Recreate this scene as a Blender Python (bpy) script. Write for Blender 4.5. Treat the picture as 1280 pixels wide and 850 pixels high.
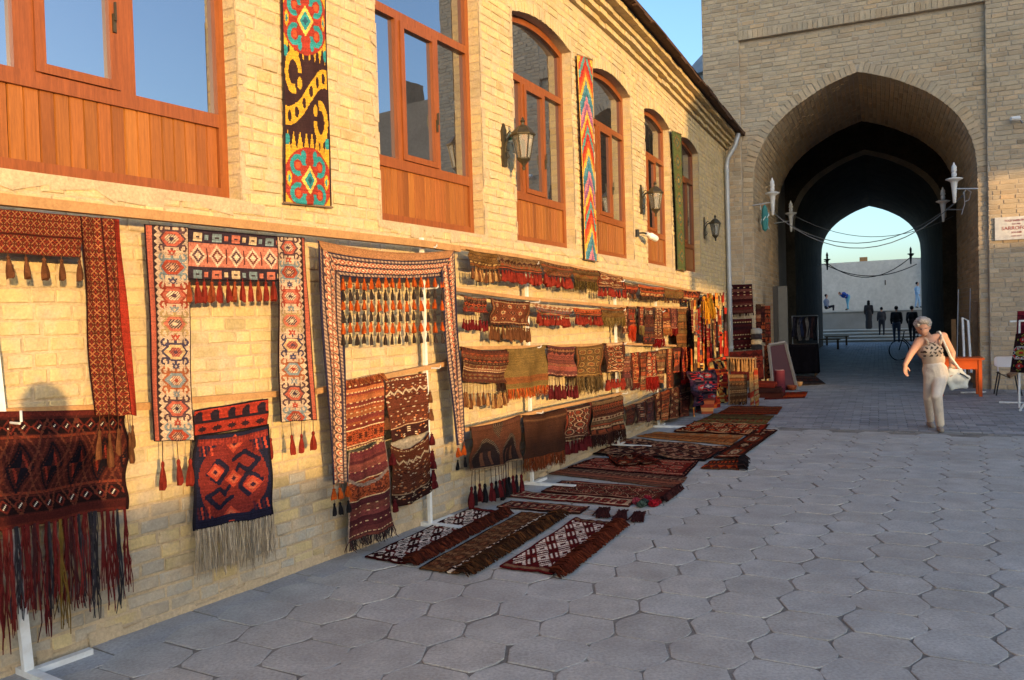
import bpy, math, random
import numpy as np
from mathutils import Matrix, Vector

for o in list(bpy.data.objects): bpy.data.objects.remove(o)
SC = bpy.context.scene
COL = SC.collection
RAD = math.radians

# ---------------------------------------------------------------- camera
EYE, FPX, ROLL, PITCH = 1.62, 1030.0, 0.029, math.atan(23/1030.0)
cam = bpy.data.cameras.new('camera'); cam_ob = bpy.data.objects.new('camera', cam); COL.objects.link(cam_ob)
cam.sensor_fit = 'HORIZONTAL'; cam.sensor_width = 36.0; cam.lens = 36.0*FPX/1280; cam.clip_start = 0.03; cam.clip_end = 3000
_f = np.array([0, math.cos(PITCH), -math.sin(PITCH)]); _u = np.array([0, math.sin(PITCH), math.cos(PITCH)]); _r = np.array([1., 0, 0])
CU = math.cos(ROLL)*_u + math.sin(ROLL)*_r; CR = math.cos(ROLL)*_r - math.sin(ROLL)*_u; CF = _f
M = Matrix.Identity(4)
for i in range(3):
    M[i][0] = CR[i]; M[i][1] = CU[i]; M[i][2] = -CF[i]
M[2][3] = EYE
cam_ob.matrix_world = M
SC.camera = cam_ob

# ---------------------------------------------------------------- sky, sun, exposure
SUN_AZ, SUN_EL = 152.0, 4.6            # degrees clockwise from +Y (the view direction), degrees above horizon
sun_dir = Vector((math.sin(RAD(SUN_AZ))*math.cos(RAD(SUN_EL)), math.cos(RAD(SUN_AZ))*math.cos(RAD(SUN_EL)), math.sin(RAD(SUN_EL))))
world = bpy.data.worlds.new('World'); SC.world = world; world.use_nodes = True
wn = world.node_tree.nodes; wl = world.node_tree.links
sky = wn.new('ShaderNodeTexSky'); sky.sky_type = 'NISHITA'; sky.sun_disc = False
sky.sun_elevation = RAD(9.0); sky.sun_rotation = RAD(SUN_AZ)
sky.air_density = 1.0; sky.dust_density = 2.0; sky.ozone_density = 3.0
wl.new(sky.outputs[0], wn['Background'].inputs[0]); wn['Background'].inputs[1].default_value = 0.15
sun = bpy.data.lights.new('sun', 'SUN'); sun_ob = bpy.data.objects.new('sun', sun); COL.objects.link(sun_ob)
sun.energy = 2.0; sun.angle = RAD(0.5); sun.color = (1.0, 0.64, 0.26)
sun_ob.rotation_euler = sun_dir.to_track_quat('Z', 'Y').to_euler()
sun_ob.location = (30, -40, 30)
SC.view_settings.view_transform = 'Standard'; SC.view_settings.look = 'None'
SC.view_settings.exposure = 1.55; SC.view_settings.gamma = 1.0; SC.view_settings.use_curve_mapping = False
SC.render.engine = 'CYCLES'; SC.cycles.caustics_reflective = False; SC.cycles.caustics_refractive = False

# ---------------------------------------------------------------- pixel -> place helpers
def ray(x, y): return CF + CR*((x-640)/FPX) - CU*((y-425)/FPX)
def at_h(x, y, h=0.0):
    d = ray(x, y); t = (h-EYE)/d[2]; return np.array([d[0]*t, d[1]*t, h])
def at_y(x, y, Y):
    d = ray(x, y); t = Y/d[1]; return np.array([d[0]*t, Y, EYE+d[2]*t])
def proj(p):
    q = np.array(p, float)-np.array([0, 0, EYE]); z = q@CF; return 640+FPX*(q@CR)/z, 425-FPX*(q@CU)/z, z
# the long shop wall bends gently: plan curve x(y)
_c = np.array([6.22157198e-04, -2.72590251e-02, 8.49844359e-01, -5.35207782e+00]); _dc = np.polyder(_c)
_yy = np.arange(-7, 18.3, 0.02)
_xx = np.where(_yy < 3.6, np.polyval(_c, 3.6)+np.polyval(_dc, 3.6)*(_yy-3.6), np.polyval(_c, _yy))
WPT = np.stack([_xx, _yy], 1)
WS = np.concatenate([[0], np.cumsum(np.linalg.norm(np.diff(WPT, axis=0), axis=1))]); WS -= WS[np.argmin(abs(_yy-3.0))]
_t = np.gradient(WPT, axis=0); WT = _t/np.linalg.norm(_t, axis=1)[:, None]; WN = np.stack([WT[:, 1], -WT[:, 0]], 1)
def wp(s, h, d=0.0):
    n0 = np.interp(s, WS, WN[:, 0]); n1 = np.interp(s, WS, WN[:, 1])
    return (float(np.interp(s, WS, WPT[:, 0])+n0*d), float(np.interp(s, WS, WPT[:, 1])+n1*d), float(h))
def wang(s):                                   # rotation about z that turns local +x along the wall, local -y outward
    return math.atan2(np.interp(s, WS, WT[:, 1]), np.interp(s, WS, WT[:, 0]))
def on_wall(x, y, d=0.0):
    r = ray(x, y); Q = WPT+WN*d; cr = Q[:, 0]*r[1]-Q[:, 1]*r[0]
    k = np.where((cr[:-1]*cr[1:] <= 0) & (Q[:-1, 1] > 0.5))[0]
    k = k[0] if len(k) else len(Q)-2
    f = cr[k]/(cr[k]-cr[k+1]) if cr[k] != cr[k+1] else 0.0
    f = min(max(f, 0), 1)
    q = Q[k]*(1-f)+Q[k+1]*f; return WS[k]*(1-f)+WS[k+1]*f, EYE+r[2]*q[1]/r[1]
S_END = 17.15
# gate frame: a along the facade (to the right), b into the passage, h up
GA = RAD(24); GU = np.array([math.cos(GA), -math.sin(GA)]); GW = np.array([math.sin(GA), math.cos(GA)]); G0 = np.array([9.35, 16.1])
def gp(a, b, h):
    p = G0+GU*a+GW*b; return (float(p[0]), float(p[1]), float(h))
def at_b(x, y, b):
    r = ray(x, y); t = ((G0+GW*b)@GW)/(r[:2]@GW); p = r*t; q = p[:2]-G0; return float(q@GU), float(p[2]+EYE)

# ---------------------------------------------------------------- mesh helpers
def lin(c):
    c = np.asarray(c, float)/255.0
    return np.where(c <= 0.04045, c/12.92, ((c+0.055)/1.055)**2.4)
class MB:
    def __init__(s): s.v = []; s.f = []; s.c = []; s.m = []
    def face(s, pts, col=None, m=0):
        n = len(s.v); s.v += [tuple(p) for p in pts]; s.f.append(tuple(range(n, n+len(pts)))); s.c.append(col); s.m.append(m)
    def add(s, V, F, col=None, m=0):
        n = len(s.v); s.v += [tuple(p) for p in V]
        for f in F: s.f.append(tuple(i+n for i in f)); s.c.append(col); s.m.append(m)
    def box(s, lo, hi, col=None, m=0, fn=None, jit=0, rng=None):
        x0, y0, z0 = lo; x1, y1, z1 = hi
        V = [(x0,y0,z0),(x1,y0,z0),(x1,y1,z0),(x0,y1,z0),(x0,y0,z1),(x1,y0,z1),(x1,y1,z1),(x0,y1,z1)]
        if jit: V = [tuple(c+rng.uniform(-jit, jit) for c in p) for p in V]
        if fn: V = [fn(*p) for p in V]
        s.add(V, [(0,3,2,1),(4,5,6,7),(0,1,5,4),(1,2,6,5),(2,3,7,6),(3,0,4,7)], col, m)
    def tube(s, pts, r, n=6, col=None, m=0, cap=True):
        pts = [Vector(p) for p in pts]; R = r if hasattr(r, '__len__') else [r]*len(pts)
        rings = []
        for i, p in enumerate(pts):
            t = (pts[min(i+1, len(pts)-1)]-pts[max(i-1, 0)])
            t = t.normalized() if t.length > 1e-9 else Vector((0, 0, 1))
            a = Vector((0, 0, 1)) if abs(t.z) < 0.9 else Vector((1, 0, 0))
            u = t.cross(a).normalized(); w = t.cross(u)
            rings.append([tuple(p+(u*math.cos(k*2*math.pi/n)+w*math.sin(k*2*math.pi/n))*R[i]) for k in range(n)])
        V = [q for g in rings for q in g]; F = []
        for i in range(len(pts)-1):
            for k in range(n): F.append((i*n+k, i*n+(k+1) % n, (i+1)*n+(k+1) % n, (i+1)*n+k))
        if cap: F.append(tuple(range(n-1, -1, -1))); F.append(tuple((len(pts)-1)*n+k for k in range(n)))
        s.add(V, F, col, m)
    def lathe(s, prof, n=12, c=(0,0,0), col=None, m=0, phase=0.0):
        V = []; F = []
        for (r, z) in prof:
            for k in range(n):
                a = phase+k*2*math.pi/n; V.append((c[0]+r*math.cos(a), c[1]+r*math.sin(a), c[2]+z))
        for i in range(len(prof)-1):
            for k in range(n): F.append((i*n+k, i*n+(k+1) % n, (i+1)*n+(k+1) % n, (i+1)*n+k))
        F.append(tuple(range(n-1, -1, -1))); F.append(tuple((len(prof)-1)*n+k for k in range(n)))
        s.add(V, F, col, m)
    def prism(s, poly, y0, y1, col=None, m=0):            # poly in xz, extruded along y
        n = len(poly); V = [(p[0], y0, p[1]) for p in poly]+[(p[0], y1, p[1]) for p in poly]
        F = [tuple(range(n)), tuple(range(2*n-1, n-1, -1))]+[(i, (i+1) % n+0, (i+1) % n+n, i+n)[::-1] for i in range(n)]
        s.add(V, F, col, m)
def _raw(name, V, F, mats, col=None, midx=None, smooth=False):
    me = bpy.data.meshes.new(name); me.from_pydata([tuple(map(float, p)) for p in V], [], F)
    for mt in (mats if isinstance(mats, (list, tuple)) else [mats]): me.materials.append(mt)
    if midx is not None and any(midx): me.polygons.foreach_set('material_index', midx)
    if col is not None:
        a = me.attributes.new('Col', 'FLOAT_COLOR', 'FACE'); a.data.foreach_set('color', np.asarray(col, np.float32).ravel())
    if smooth: me.polygons.foreach_set('use_smooth', [True]*len(F))
    me.update(); return me
def _colarr(cs):
    if not any(c is not None for c in cs): return None
    return np.array([(c[0], c[1], c[2], 1.0) if c is not None else (.5, .5, .5, 1.0) for c in cs], np.float32)
def par(o, p):
    if p is not None:
        o.parent = p; o.matrix_parent_inverse = Matrix.Translation(-p.location) if not p.rotation_euler.z else (Matrix.Translation(p.location) @ Matrix.Rotation(p.rotation_euler.z, 4, 'Z')).inverted()
    return o
def obj(name, mb, mat, parent=None, smooth=False, local=False, origin=None, data=None):
    """one mesh object from world-space geometry. local=True: geometry already in the parent's space."""
    if data is None:
        V = np.array(mb.v, float)
        if parent is None and not local:
            if origin is None: origin = ((V[:, 0].min()+V[:, 0].max())/2, (V[:, 1].min()+V[:, 1].max())/2, V[:, 2].min())
            V = V-np.array(origin)
        me = _raw(name, V, mb.f, mat, _colarr(mb.c), mb.m, smooth)
    else: me = data
    o = bpy.data.objects.new(name, me); COL.objects.link(o)
    if parent is None:
        if origin is not None: o.location = origin
    elif local: o.parent = parent
    else:
        # accumulate world offset of parent chain (only translations are used for world-space parts)
        L = Vector((0, 0, 0)); q = parent
        while q is not None: L += q.location; q = q.parent
        o.parent = parent; o.location = -L if True else o.location
    return o
def tag(o, label=None, cat=None, group=None, kind=None):
    if label: o['label'] = label
    if cat: o['category'] = cat
    if group: o['group'] = group
    if kind: o['kind'] = kind
    return o
def thing(name, label, cat, loc=(0, 0, 0), rz=0.0, group=None):
    o = bpy.data.objects.new(name, None); COL.objects.link(o); o.location = loc; o.rotation_euler = (0, 0, rz); o.empty_display_size = 0.1
    return tag(o, label, cat, group)
def copy_tree(o, parent=None):
    c = o.copy(); COL.objects.link(c); c.parent = parent
    for ch in [k for k in KIDS(o)]: copy_tree(ch, c)
    return c
def KIDS(o): return [k for k in COL.objects if k.parent == o]
def inst(name, me, parent, loc, rz=0.0, scale=(1, 1, 1), rot=None):
    """shared-mesh piece placed in world space under a translation-only parent chain"""
    o = bpy.data.objects.new(name, me); COL.objects.link(o)
    L = Vector((0, 0, 0)); q = parent
    while q is not None: L += q.location; q = q.parent
    o.parent = parent; o.location = Vector(loc)-L; o.rotation_euler = rot if rot else (0, 0, rz); o.scale = scale
    return o

# ---------------------------------------------------------------- materials
def mat(name, base=(.5, .5, .5), rough=.8, metal=0.0, attr=False, noise=None, fine=None, bump=None, spec=.3, sheen=0, coat=0, stretch=None, tint=None, smear=None, wave=None):
    m = bpy.data.materials.new(name); m.use_nodes = True; nt = m.node_tree; N = nt.nodes; L = nt.links; b = N['Principled BSDF']
    b.inputs['Roughness'].default_value = rough; b.inputs['Metallic'].default_value = metal; b.inputs['Specular IOR Level'].default_value = spec
    if sheen: b.inputs['Sheen Weight'].default_value = sheen
    if coat: b.inputs['Coat Weight'].default_value = coat; b.inputs['Coat Roughness'].default_value = .15
    geo = N.new('ShaderNodeNewGeometry'); pos = geo.outputs['Position']
    if stretch:
        tc = N.new('ShaderNodeTexCoord'); mp = N.new('ShaderNodeMapping'); mp.inputs['Scale'].default_value = stretch; L.new(tc.outputs['Object'], mp.inputs['Vector']); pos = mp.outputs[0]
    if attr:
        a = N.new('ShaderNodeAttribute'); a.attribute_name = 'Col'; c = a.outputs['Color']
    else:
        rgb = N.new('ShaderNodeRGB'); rgb.outputs[0].default_value = (*base, 1); c = rgb.outputs[0]
    def nz(scale, detail=4, rough_=.6):
        n = N.new('ShaderNodeTexNoise'); n.inputs['Scale'].default_value = scale; n.inputs['Detail'].default_value = detail; n.inputs['Roughness'].default_value = rough_; L.new(pos, n.inputs['Vector']); return n.outputs['Fac']
    def mulby(c, fac, amt):
        r = N.new('ShaderNodeMapRange'); r.inputs[1].default_value = .25; r.inputs[2].default_value = .75; r.inputs[3].default_value = 1-amt; r.inputs[4].default_value = 1+amt; L.new(fac, r.inputs[0])
        mx = N.new('ShaderNodeMix'); mx.data_type = 'RGBA'; mx.blend_type = 'MULTIPLY'; mx.inputs['Factor'].default_value = 1
        L.new(c, mx.inputs['A']); L.new(r.outputs[0], mx.inputs['B']); return mx.outputs['Result']
    if smear:
        n = nz(smear[1], 6, .65); r = N.new('ShaderNodeMapRange'); r.inputs[1].default_value = smear[2]; r.inputs[2].default_value = smear[3]; r.inputs[3].default_value = 0; r.inputs[4].default_value = smear[4]; L.new(n, r.inputs[0])
        mx = N.new('ShaderNodeMix'); mx.data_type = 'RGBA'; L.new(r.outputs[0], mx.inputs['Factor']); L.new(c, mx.inputs['A']); mx.inputs['B'].default_value = (*smear[0], 1); c = mx.outputs['Result']
    if noise: c = mulby(c, nz(noise[0]), noise[1])
    if fine: c = mulby(c, nz(fine[0], 3), fine[1])
    if tint:
        n = nz(tint[1], 3); r = N.new('ShaderNodeMapRange'); r.inputs[1].default_value = .45; r.inputs[2].default_value = .7; r.inputs[3].default_value = 0; r.inputs[4].default_value = tint[2]; L.new(n, r.inputs[0])
        mx = N.new('ShaderNodeMix'); mx.data_type = 'RGBA'; L.new(r.outputs[0], mx.inputs['Factor']); L.new(c, mx.inputs['A']); mx.inputs['B'].default_value = (*tint[0], 1); c = mx.outputs['Result']
    L.new(c, b.inputs['Base Color'])
    if bump:
        bp = N.new('ShaderNodeBump'); bp.inputs['Strength'].default_value = bump[1]; bp.inputs['Distance'].default_value = bump[2] if len(bump) > 2 else .01
        L.new(nz(bump[0], 5, .7), bp.inputs['Height']); L.new(bp.outputs[0], b.inputs['Normal'])
    return m
MORTAR = (.50, .38, .235)
MT = {}
MT['brick'] = mat('buff_brick', attr=True, rough=.92, noise=(9, .15), fine=(70, .18), bump=(48, .75, .009), smear=((.51, .40, .265), 6.5, .47, .64, .85), tint=((.40, .325, .235), 1.6, .35))
MT['mortar'] = mat('lime_mortar', base=MORTAR, rough=.95, noise=(6, .15), fine=(60, .2), bump=(42, .9, .010), tint=((.37, .295, .21), 1.1, .4))
MT['gbrick'] = mat('gate_brick', attr=True, rough=.92, noise=(4, .14), fine=(40, .15), bump=(40, .5, .008), tint=((.34, .28, .215), .9, .4))
MT['gmortar'] = mat('gate_mortar', base=(.47, .395, .30), rough=.95, noise=(3, .16), fine=(30, .18), bump=(30, .6, .01), tint=((.35, .29, .22), .8, .45))
MT['dark_int'] = mat('shaded_interior', base=(.105, .078, .052), rough=.95, noise=(1.6, .35), fine=(14, .3), bump=(16, .8, .02))  # dimness of rooms and rear passage put into a dark base colour
MT['paver'] = mat('concrete_paver', attr=True, rough=.85, noise=(5, .17), fine=(60, .26), bump=(50, .7, .006), tint=((.27, .25, .225), 1.4, .5), smear=((.42, .41, .385), 3.5, .50, .72, .45))
MT['bed'] = mat('joint_sand', base=(.215, .198, .172), rough=1, noise=(2.2, .4), fine=(60, .25), bump=(60, .8, .006))
MT['pbrick'] = mat('paving_brick', attr=True, rough=.62, noise=(1.2, .18), fine=(40, .15), bump=(30, .35, .004), spec=.4)
MT['earth'] = mat('dry_earth', base=(.24, .21, .17), rough=1, noise=(.4, .2), fine=(8, .2))
MT['varnish'] = mat('varnished_wood', base=(.24, .068, .017), rough=.46, noise=(7, .26), fine=(45, .18), stretch=(8, 8, .5), coat=.12, bump=(30, .15, .002))
MT['varnish_h'] = mat('varnished_rail', base=(.40, .105, .022), rough=.38, noise=(9, .16), coat=.25)
MT['board'] = mat('varnished_board', attr=True, rough=.48, noise=(6, .26), fine=(40, .2), stretch=(12, 12, .45), coat=.1)
MT['rawwood'] = mat('raw_wood', base=(.40, .215, .085), rough=.75, noise=(10, .2), fine=(80, .15), bump=(60, .2, .003))
MT['oldwood'] = mat('weathered_wood', base=(.20, .125, .07), rough=.85, noise=(8, .3), fine=(60, .2), bump=(50, .4, .004))
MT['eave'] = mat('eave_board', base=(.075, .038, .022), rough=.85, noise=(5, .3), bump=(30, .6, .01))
MT['tin'] = mat('roof_sheet', base=(.16, .11, .085), rough=.7, noise=(2, .3))
MT['white'] = mat('white_paint', base=(.72, .72, .69), rough=.45, noise=(6, .08), tint=((.42, .36, .28), 14, .35))
MT['zinc'] = mat('zinc_pipe', base=(.42, .44, .46), rough=.5, metal=.3, noise=(4, .15))
MT['cloth'] = mat('woven_wool', attr=True, rough=.97, noise=(12, .14), fine=(160, .20), bump=(230, .6, .003), spec=.04)
MT['silk'] = mat('ikat_silk', attr=True, rough=.7, noise=(10, .08), bump=(200, .25, .002), spec=.2)
MT['yarn'] = mat('wool_yarn', attr=True, rough=1, noise=(30, .25), fine=(200, .25), bump=(260, .8, .004), spec=.08)
MT['iron'] = mat('bronzed_iron', base=(.085, .068, .042), rough=.5, metal=.65, noise=(20, .3))
MT['black'] = mat('black_iron', base=(.018, .018, .020), rough=.45, metal=.3)
MT['cable'] = mat('cable_sheath', base=(.17, .17, .17), rough=.5)
MT['skin'] = mat('skin', base=(.52, .27, .17), rough=.55, noise=(20, .06), spec=.35)
MT['paint'] = mat('coloured_paint', attr=True, rough=.55, noise=(9, .12))
MT['fabric'] = mat('clothing', attr=True, rough=.95, noise=(14, .12), bump=(60, .3, .006), sheen=.1)
MT['hair'] = mat('grey_hair', attr=True, rough=.6, noise=(60, .35), fine=(220, .4), bump=(120, 1.0, .012))
MT['linen'] = mat('linen_trousers', attr=True, rough=.95, noise=(9, .10), bump=(13, .9, .025))
MT['stone'] = mat('pale_plaster', base=(.60, .56, .49), rough=.95, noise=(.8, .14), fine=(6, .12), bump=(8, .4, .02), tint=((.44, .40, .34), .35, .45))
MT['step'] = mat('step_stone', base=(.30, .28, .25), rough=.9, noise=(1, .2), bump=(15, .3, .01))
MT['marble'] = mat('plaque_marble', base=(.56, .55, .53), rough=.4, noise=(9, .12), tint=((.33, .33, .35), 12, .6))
MT['plastic'] = mat('white_plastic', base=(.72, .70, .66), rough=.4)
MT['bulb'] = mat('lamp_tube', base=(.80, .79, .74), rough=.3)
def glassmat():
    m = bpy.data.materials.new('coated_glass'); m.use_nodes = True; nt = m.node_tree; N = nt.nodes; L = nt.links
    out = N['Material Output']; N.remove(N['Principled BSDF'])
    g = N.new('ShaderNodeBsdfGlossy'); g.inputs['Roughness'].default_value = .012; g.inputs['Color'].default_value = (.80, .84, .90, 1)
    d = N.new('ShaderNodeBsdfDiffuse'); d.inputs['Color'].default_value = (.035, .035, .04, 1)
    fr = N.new('ShaderNodeFresnel'); fr.inputs[0].default_value = 3.2
    bp = N.new('ShaderNodeBump'); bp.inputs['Strength'].default_value = .02; bp.inputs['Distance'].default_value = .02
    n = N.new('ShaderNodeTexNoise'); n.inputs['Scale'].default_value = 2.5; geo = N.new('ShaderNodeNewGeometry'); L.new(geo.outputs['Position'], n.inputs['Vector']); L.new(n.outputs['Fac'], bp.inputs['Height']); L.new(bp.outputs[0], g.inputs['Normal'])
    ad = N.new('ShaderNodeMath'); ad.operation = 'ADD'; ad.use_clamp = True; ad.inputs[1].default_value = .32; L.new(fr.outputs[0], ad.inputs[0])
    mx = N.new('ShaderNodeMixShader'); L.new(ad.outputs[0], mx.inputs[0]); L.new(d.outputs[0], mx.inputs[1]); L.new(g.outputs[0], mx.inputs[2]); L.new(mx.outputs[0], out.inputs[0])
    return m
MT['glass'] = glassmat()
def clearglass():
    m = bpy.data.materials.new('lantern_glass'); m.use_nodes = True; b = m.node_tree.nodes['Principled BSDF']
    b.inputs['Base Color'].default_value = (.85, .82, .72, 1); b.inputs['Roughness'].default_value = .12; b.inputs['Transmission Weight'].default_value = .75; b.inputs['IOR'].default_value = 1.3
    return m
MT['lglass'] = clearglass()
# ================================================================ ground and paving
RG = random.Random(5)
mb = MB(); R_ = 900
mb.face([(-R_, -R_, -.02), (R_, -R_, -.02), (R_, R_, -.02), (-R_, R_, -.02)])
ground = tag(obj('ground', mb, MT['earth']), kind='structure')
# hexagonal paver field: long rows run towards the gate
PH = RAD(29.0); PU = np.array([math.cos(PH), -math.sin(PH)]); PV = np.array([math.sin(PH), math.cos(PH)])
HA = 0.2333; PP0 = np.array([0.0, 3.0]); VS = .88
EDGE0 = at_h(960, 536)[:2]; EDGE1 = at_h(1280, 546)[:2]; _e = EDGE1-EDGE0; _e /= np.linalg.norm(_e); EN = np.array([-_e[1], _e[0]])   # EN points away from camera
def beyond(p): return (np.asarray(p)-EDGE0)@EN
def wall_side(p):        # signed distance in front of the shop wall
    i = np.argmin((WPT[:, 0]-p[0])**2+(WPT[:, 1]-p[1])**2); return (np.asarray(p)-WPT[i])@WN[i]
mb = MB()
mb.face([(-14, -9, 0.0112), (30, -22, 0.0112), (36, 4, 0.0112), (EDGE1[0]+_e[0]*26, EDGE1[1]+_e[1]*26, 0.0112), (EDGE0[0]-_e[0]*9, EDGE0[1]-_e[1]*9, 0.0112), (-14, 12, 0.0112)])
paving = tag(obj('paving', mb, MT['bed'], origin=(0, 0, 0)), kind='structure')
def hexv(k, r): return (r*math.cos(k*math.pi/3), r*math.sin(k*math.pi/3))
def hex_mesh(seed, tone):
    rg = random.Random(seed); m = MB(); ro, ri = 0.0, .004
    N_ = 10
    def outline(r):      # worn hexagon: the two side points are blunt, the other corners slightly rounded
        q, T, f = .1724-r, .1955-r, .122-r*.5; return [(T, -.032), (T, .032), (f+.028, q-.024), (f, q), (-f, q), (-f-.028, q-.024), (-T, .032), (-T, -.032), (-f-.004, -q), (f+.004, -q)]
    J = [(rg.uniform(-.004, .003), rg.uniform(-.004, .003)) for _ in range(N_)]
    lay = lambda r, z, jz=0: [(x+j[0], y+j[1], z+rg.uniform(-jz, jz)) for (x, y), j in zip(outline(r), J)]
    V = lay(ro, 0.0)+lay(ro, .0148)+lay(ri, .0164, .0007); F = [tuple(range(2*N_, 3*N_))]
    for k in range(N_):
        j = (k+1) % N_; F += [(k, j, N_+j, N_+k), (N_+k, N_+j, 2*N_+j, 2*N_+k)]
    return V, F, tone
TONES = []
for i in range(14):
    t = RG.uniform(.355, .40); w = RG.uniform(-.006, .008); TONES.append((t+w+.018, t+.004, t-w-.032))
HEXV = [hex_mesh(100+i, TONES[i]) for i in range(14)]
HEXM = []
for V, F, t in HEXV: HEXM.append(_raw('paver', V, F, MT['paver'], np.array([(*t, 1)]*len(F), np.float32)))
cells = []
for i in range(-40, 72):
    for j in range(-30, 56):
        p = PP0+PU*(i*1.5*HA)+PV*((j+(.5 if i % 2 else 0))*math.sqrt(3)*HA*VS)
        if beyond(p) > -.16 or wall_side(p) < .12 or p[1] < -4.0 or p[0] > 20: continue
        p = p+np.array([RG.uniform(-.006, .006), RG.uniform(-.006, .006)])
        x, y, z = proj((p[0], p[1], 0))
        vis = z > .5 and -40 < x < 1320 and y < 900
        cells.append((z if vis else 1e6+RG.random(), p))
cells.sort(key=lambda c: c[0])
rest = MB()
for n, (z, p) in enumerate(cells):
    k = RG.randrange(14); rz = PI_ = math.atan2(PU[1], PU[0])+RG.uniform(-.008, .008)+math.pi*RG.randrange(0, 2); tz = RG.uniform(-.0018, .002)
    tx, ty = RG.uniform(-.004, .004), RG.uniform(-.004, .004)
    if n < 300: inst('paver', HEXM[k], paving, (p[0], p[1], tz), rot=(tx, ty, rz))
    else:
        V, F, t = HEXV[k]; c, s = math.cos(rz), math.sin(rz)
        rest.add([(p[0]+x*c-y*s, p[1]+x*s+y*c, zz+tz+x*ty*.5) for x, y, zz in V], F, t)
tag(obj('pavers', rest, MT['paver'], paving), kind='stuff')
# flagstones filling the strip along the wall
q = -6.0
while q < 11.2:
    l = RG.uniform(.35, .75); t = RG.uniform(.29, .37); m_ = MB(); dd = RG.uniform(.26, .36)
    P4 = [wp(q+.008, 0, .012), wp(q+.008, 0, dd), wp(q+l-.008, 0, dd+RG.uniform(-.03, .03)), wp(q+l-.008, 0, .012)]; zz = .0155+RG.uniform(-.0015, .0015)
    m_.add([(x, y, 0) for x, y, z in P4]+[(x, y, zz) for x, y, z in P4], [(7, 6, 5, 4), (0, 1, 5, 4), (1, 2, 6, 5), (2, 3, 7, 6), (3, 0, 4, 7)], (t+.004, t, t-.004))
    obj('flagstone', m_, MT['paver'], paving); q += l
# brick paving towards and through the gate
mb = MB()
E0 = EDGE0-_e*3.2; E1 = EDGE1+_e*16
mb.face([(E0[0], E0[1], .006), (E1[0], E1[1], .006), (E1[0]+GW[0]*50, E1[1]+GW[1]*50, .006), (E0[0]+GW[0]*50, E0[1]+GW[1]*50, .006)])
bpav = tag(obj('brick_paving', mb, MT['bed'], origin=(0, 0, 0)), kind='structure')
rest = MB()
BL, BW = .245, .122
nrow = 0
bb = -8.0
while bb < 33:
    panel = int((bb+20)//1.9)
    aa = -9.0+(0.5*BL if nrow % 2 else 0)
    amax = 9.0 if bb < 0.3 else .2
    amin = -9.0 if bb < .3 else -4.5
    if 4.9 < bb < 10: amin, amax = -6, 1.4
    while aa < amax:
        if aa > amin:
            p = G0+GU*(aa+BL/2)+GW*(bb+BW/2)
            if beyond(p) > .09 and (bb > 0 or wall_side(p) > .06):
                t = RG.gauss(.255, .035); t = max(.14, t); w = RG.uniform(-.004, .008)
                if int((aa+30)//1.22) % 2 == 0: t *= .93
                hz = .006+.012+RG.uniform(-.002, .002)
                g = .006
                V = [gp(aa+g, bb+g, .004), gp(aa+BL-g, bb+g, .004), gp(aa+BL-g, bb+BW-g, .004), gp(aa+g, bb+BW-g, .004)]
                V += [(x, y, hz+RG.uniform(-.001, .001)) for x, y, z in V]
                rest.add(V, [(4, 5, 6, 7), (0, 1, 5, 4), (1, 2, 6, 5), (2, 3, 7, 6), (3, 0, 4, 7)], (t+w, t+.002, t-w*.5+.01))
        aa += BL
    bb += BW; nrow += 1
tag(obj('paving_bricks', rest, MT['pbrick'], bpav), kind='stuff')
# worn kerb of bricks where the two pavings meet
rest = MB(); q = 0.0
while q < 17:
    l = RG.uniform(.2, .3); p = EDGE0-_e*2.3+_e*q; t = RG.uniform(.14, .24)
    fn = lambda x, y, z: (p[0]+_e[0]*x+EN[0]*y, p[1]+_e[1]*x+EN[1]*y, z)
    if wall_side(p) > .1: rest.box((.006, -.055, 0), (l-.006, .055, .017+RG.uniform(-.003, .004)), (t*1.05, t, t*.93), fn=fn, jit=.004, rng=RG)
    q += l
tag(obj('edging_bricks', rest, MT['paver'], bpav), kind='stuff')
# ================================================================ the long shop building
RW = random.Random(11)
shop = thing('shop_building', 'two-storey buff brick shop building hung with rows of rugs', 'building', wp(6, 0, -.2))
SILL, PANEL, TRANS, SPRING = 2.42, 2.90, 4.10, 4.66
WINS = [(1.0, 2.52), (3.85, 5.35), (6.0, 7.47), (8.17, 9.68), (10.38, 11.90), (12.60, 14.15)]
RISE = .11
def arch_top(w, s):
    a, b = w; u = (2*s-a-b)/(b-a); return SPRING+RISE*(1-u*u)
WTOP, S0 = 5.245, -8.0
def win_at(s):
    for w in WINS:
        if w[0]-1e-6 < s < w[1]+1e-6: return w
    return None
# mortar body of the wall (front skin, reveals, end)
mb = MB()
br = sorted(set(list(np.arange(S0, S_END, .25).round(3))+[S_END]+[e for w in WINS for e in w]+[w[0]+(w[1]-w[0])*k/10 for w in WINS for k in range(1, 10)]))
DB = -.006
for sa, sb in zip(br[:-1], br[1:]):
    if sb-sa < 1e-6: continue
    w = win_at((sa+sb)/2)
    if w is None: mb.face([wp(sa, 0, DB), wp(sb, 0, DB), wp(sb, WTOP, DB), wp(sa, WTOP, DB)])
    else:
        mb.face([wp(sa, 0, DB), wp(sb, 0, DB), wp(sb, SILL, DB), wp(sa, SILL, DB)])
        mb.face([wp(sa, arch_top(w, sa), DB), wp(sb, arch_top(w, sb), DB), wp(sb, WTOP, DB), wp(sa, WTOP, DB)])
        mb.face([wp(sa, arch_top(w, sa), -.30), wp(sb, arch_top(w, sb), -.30), wp(sb, arch_top(w, sb), DB), wp(sa, arch_top(w, sa), DB)])
        mb.face([wp(sa, SILL, DB), wp(sb, SILL, DB), wp(sb, SILL, -.30), wp(sa, SILL, -.30)])
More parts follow.
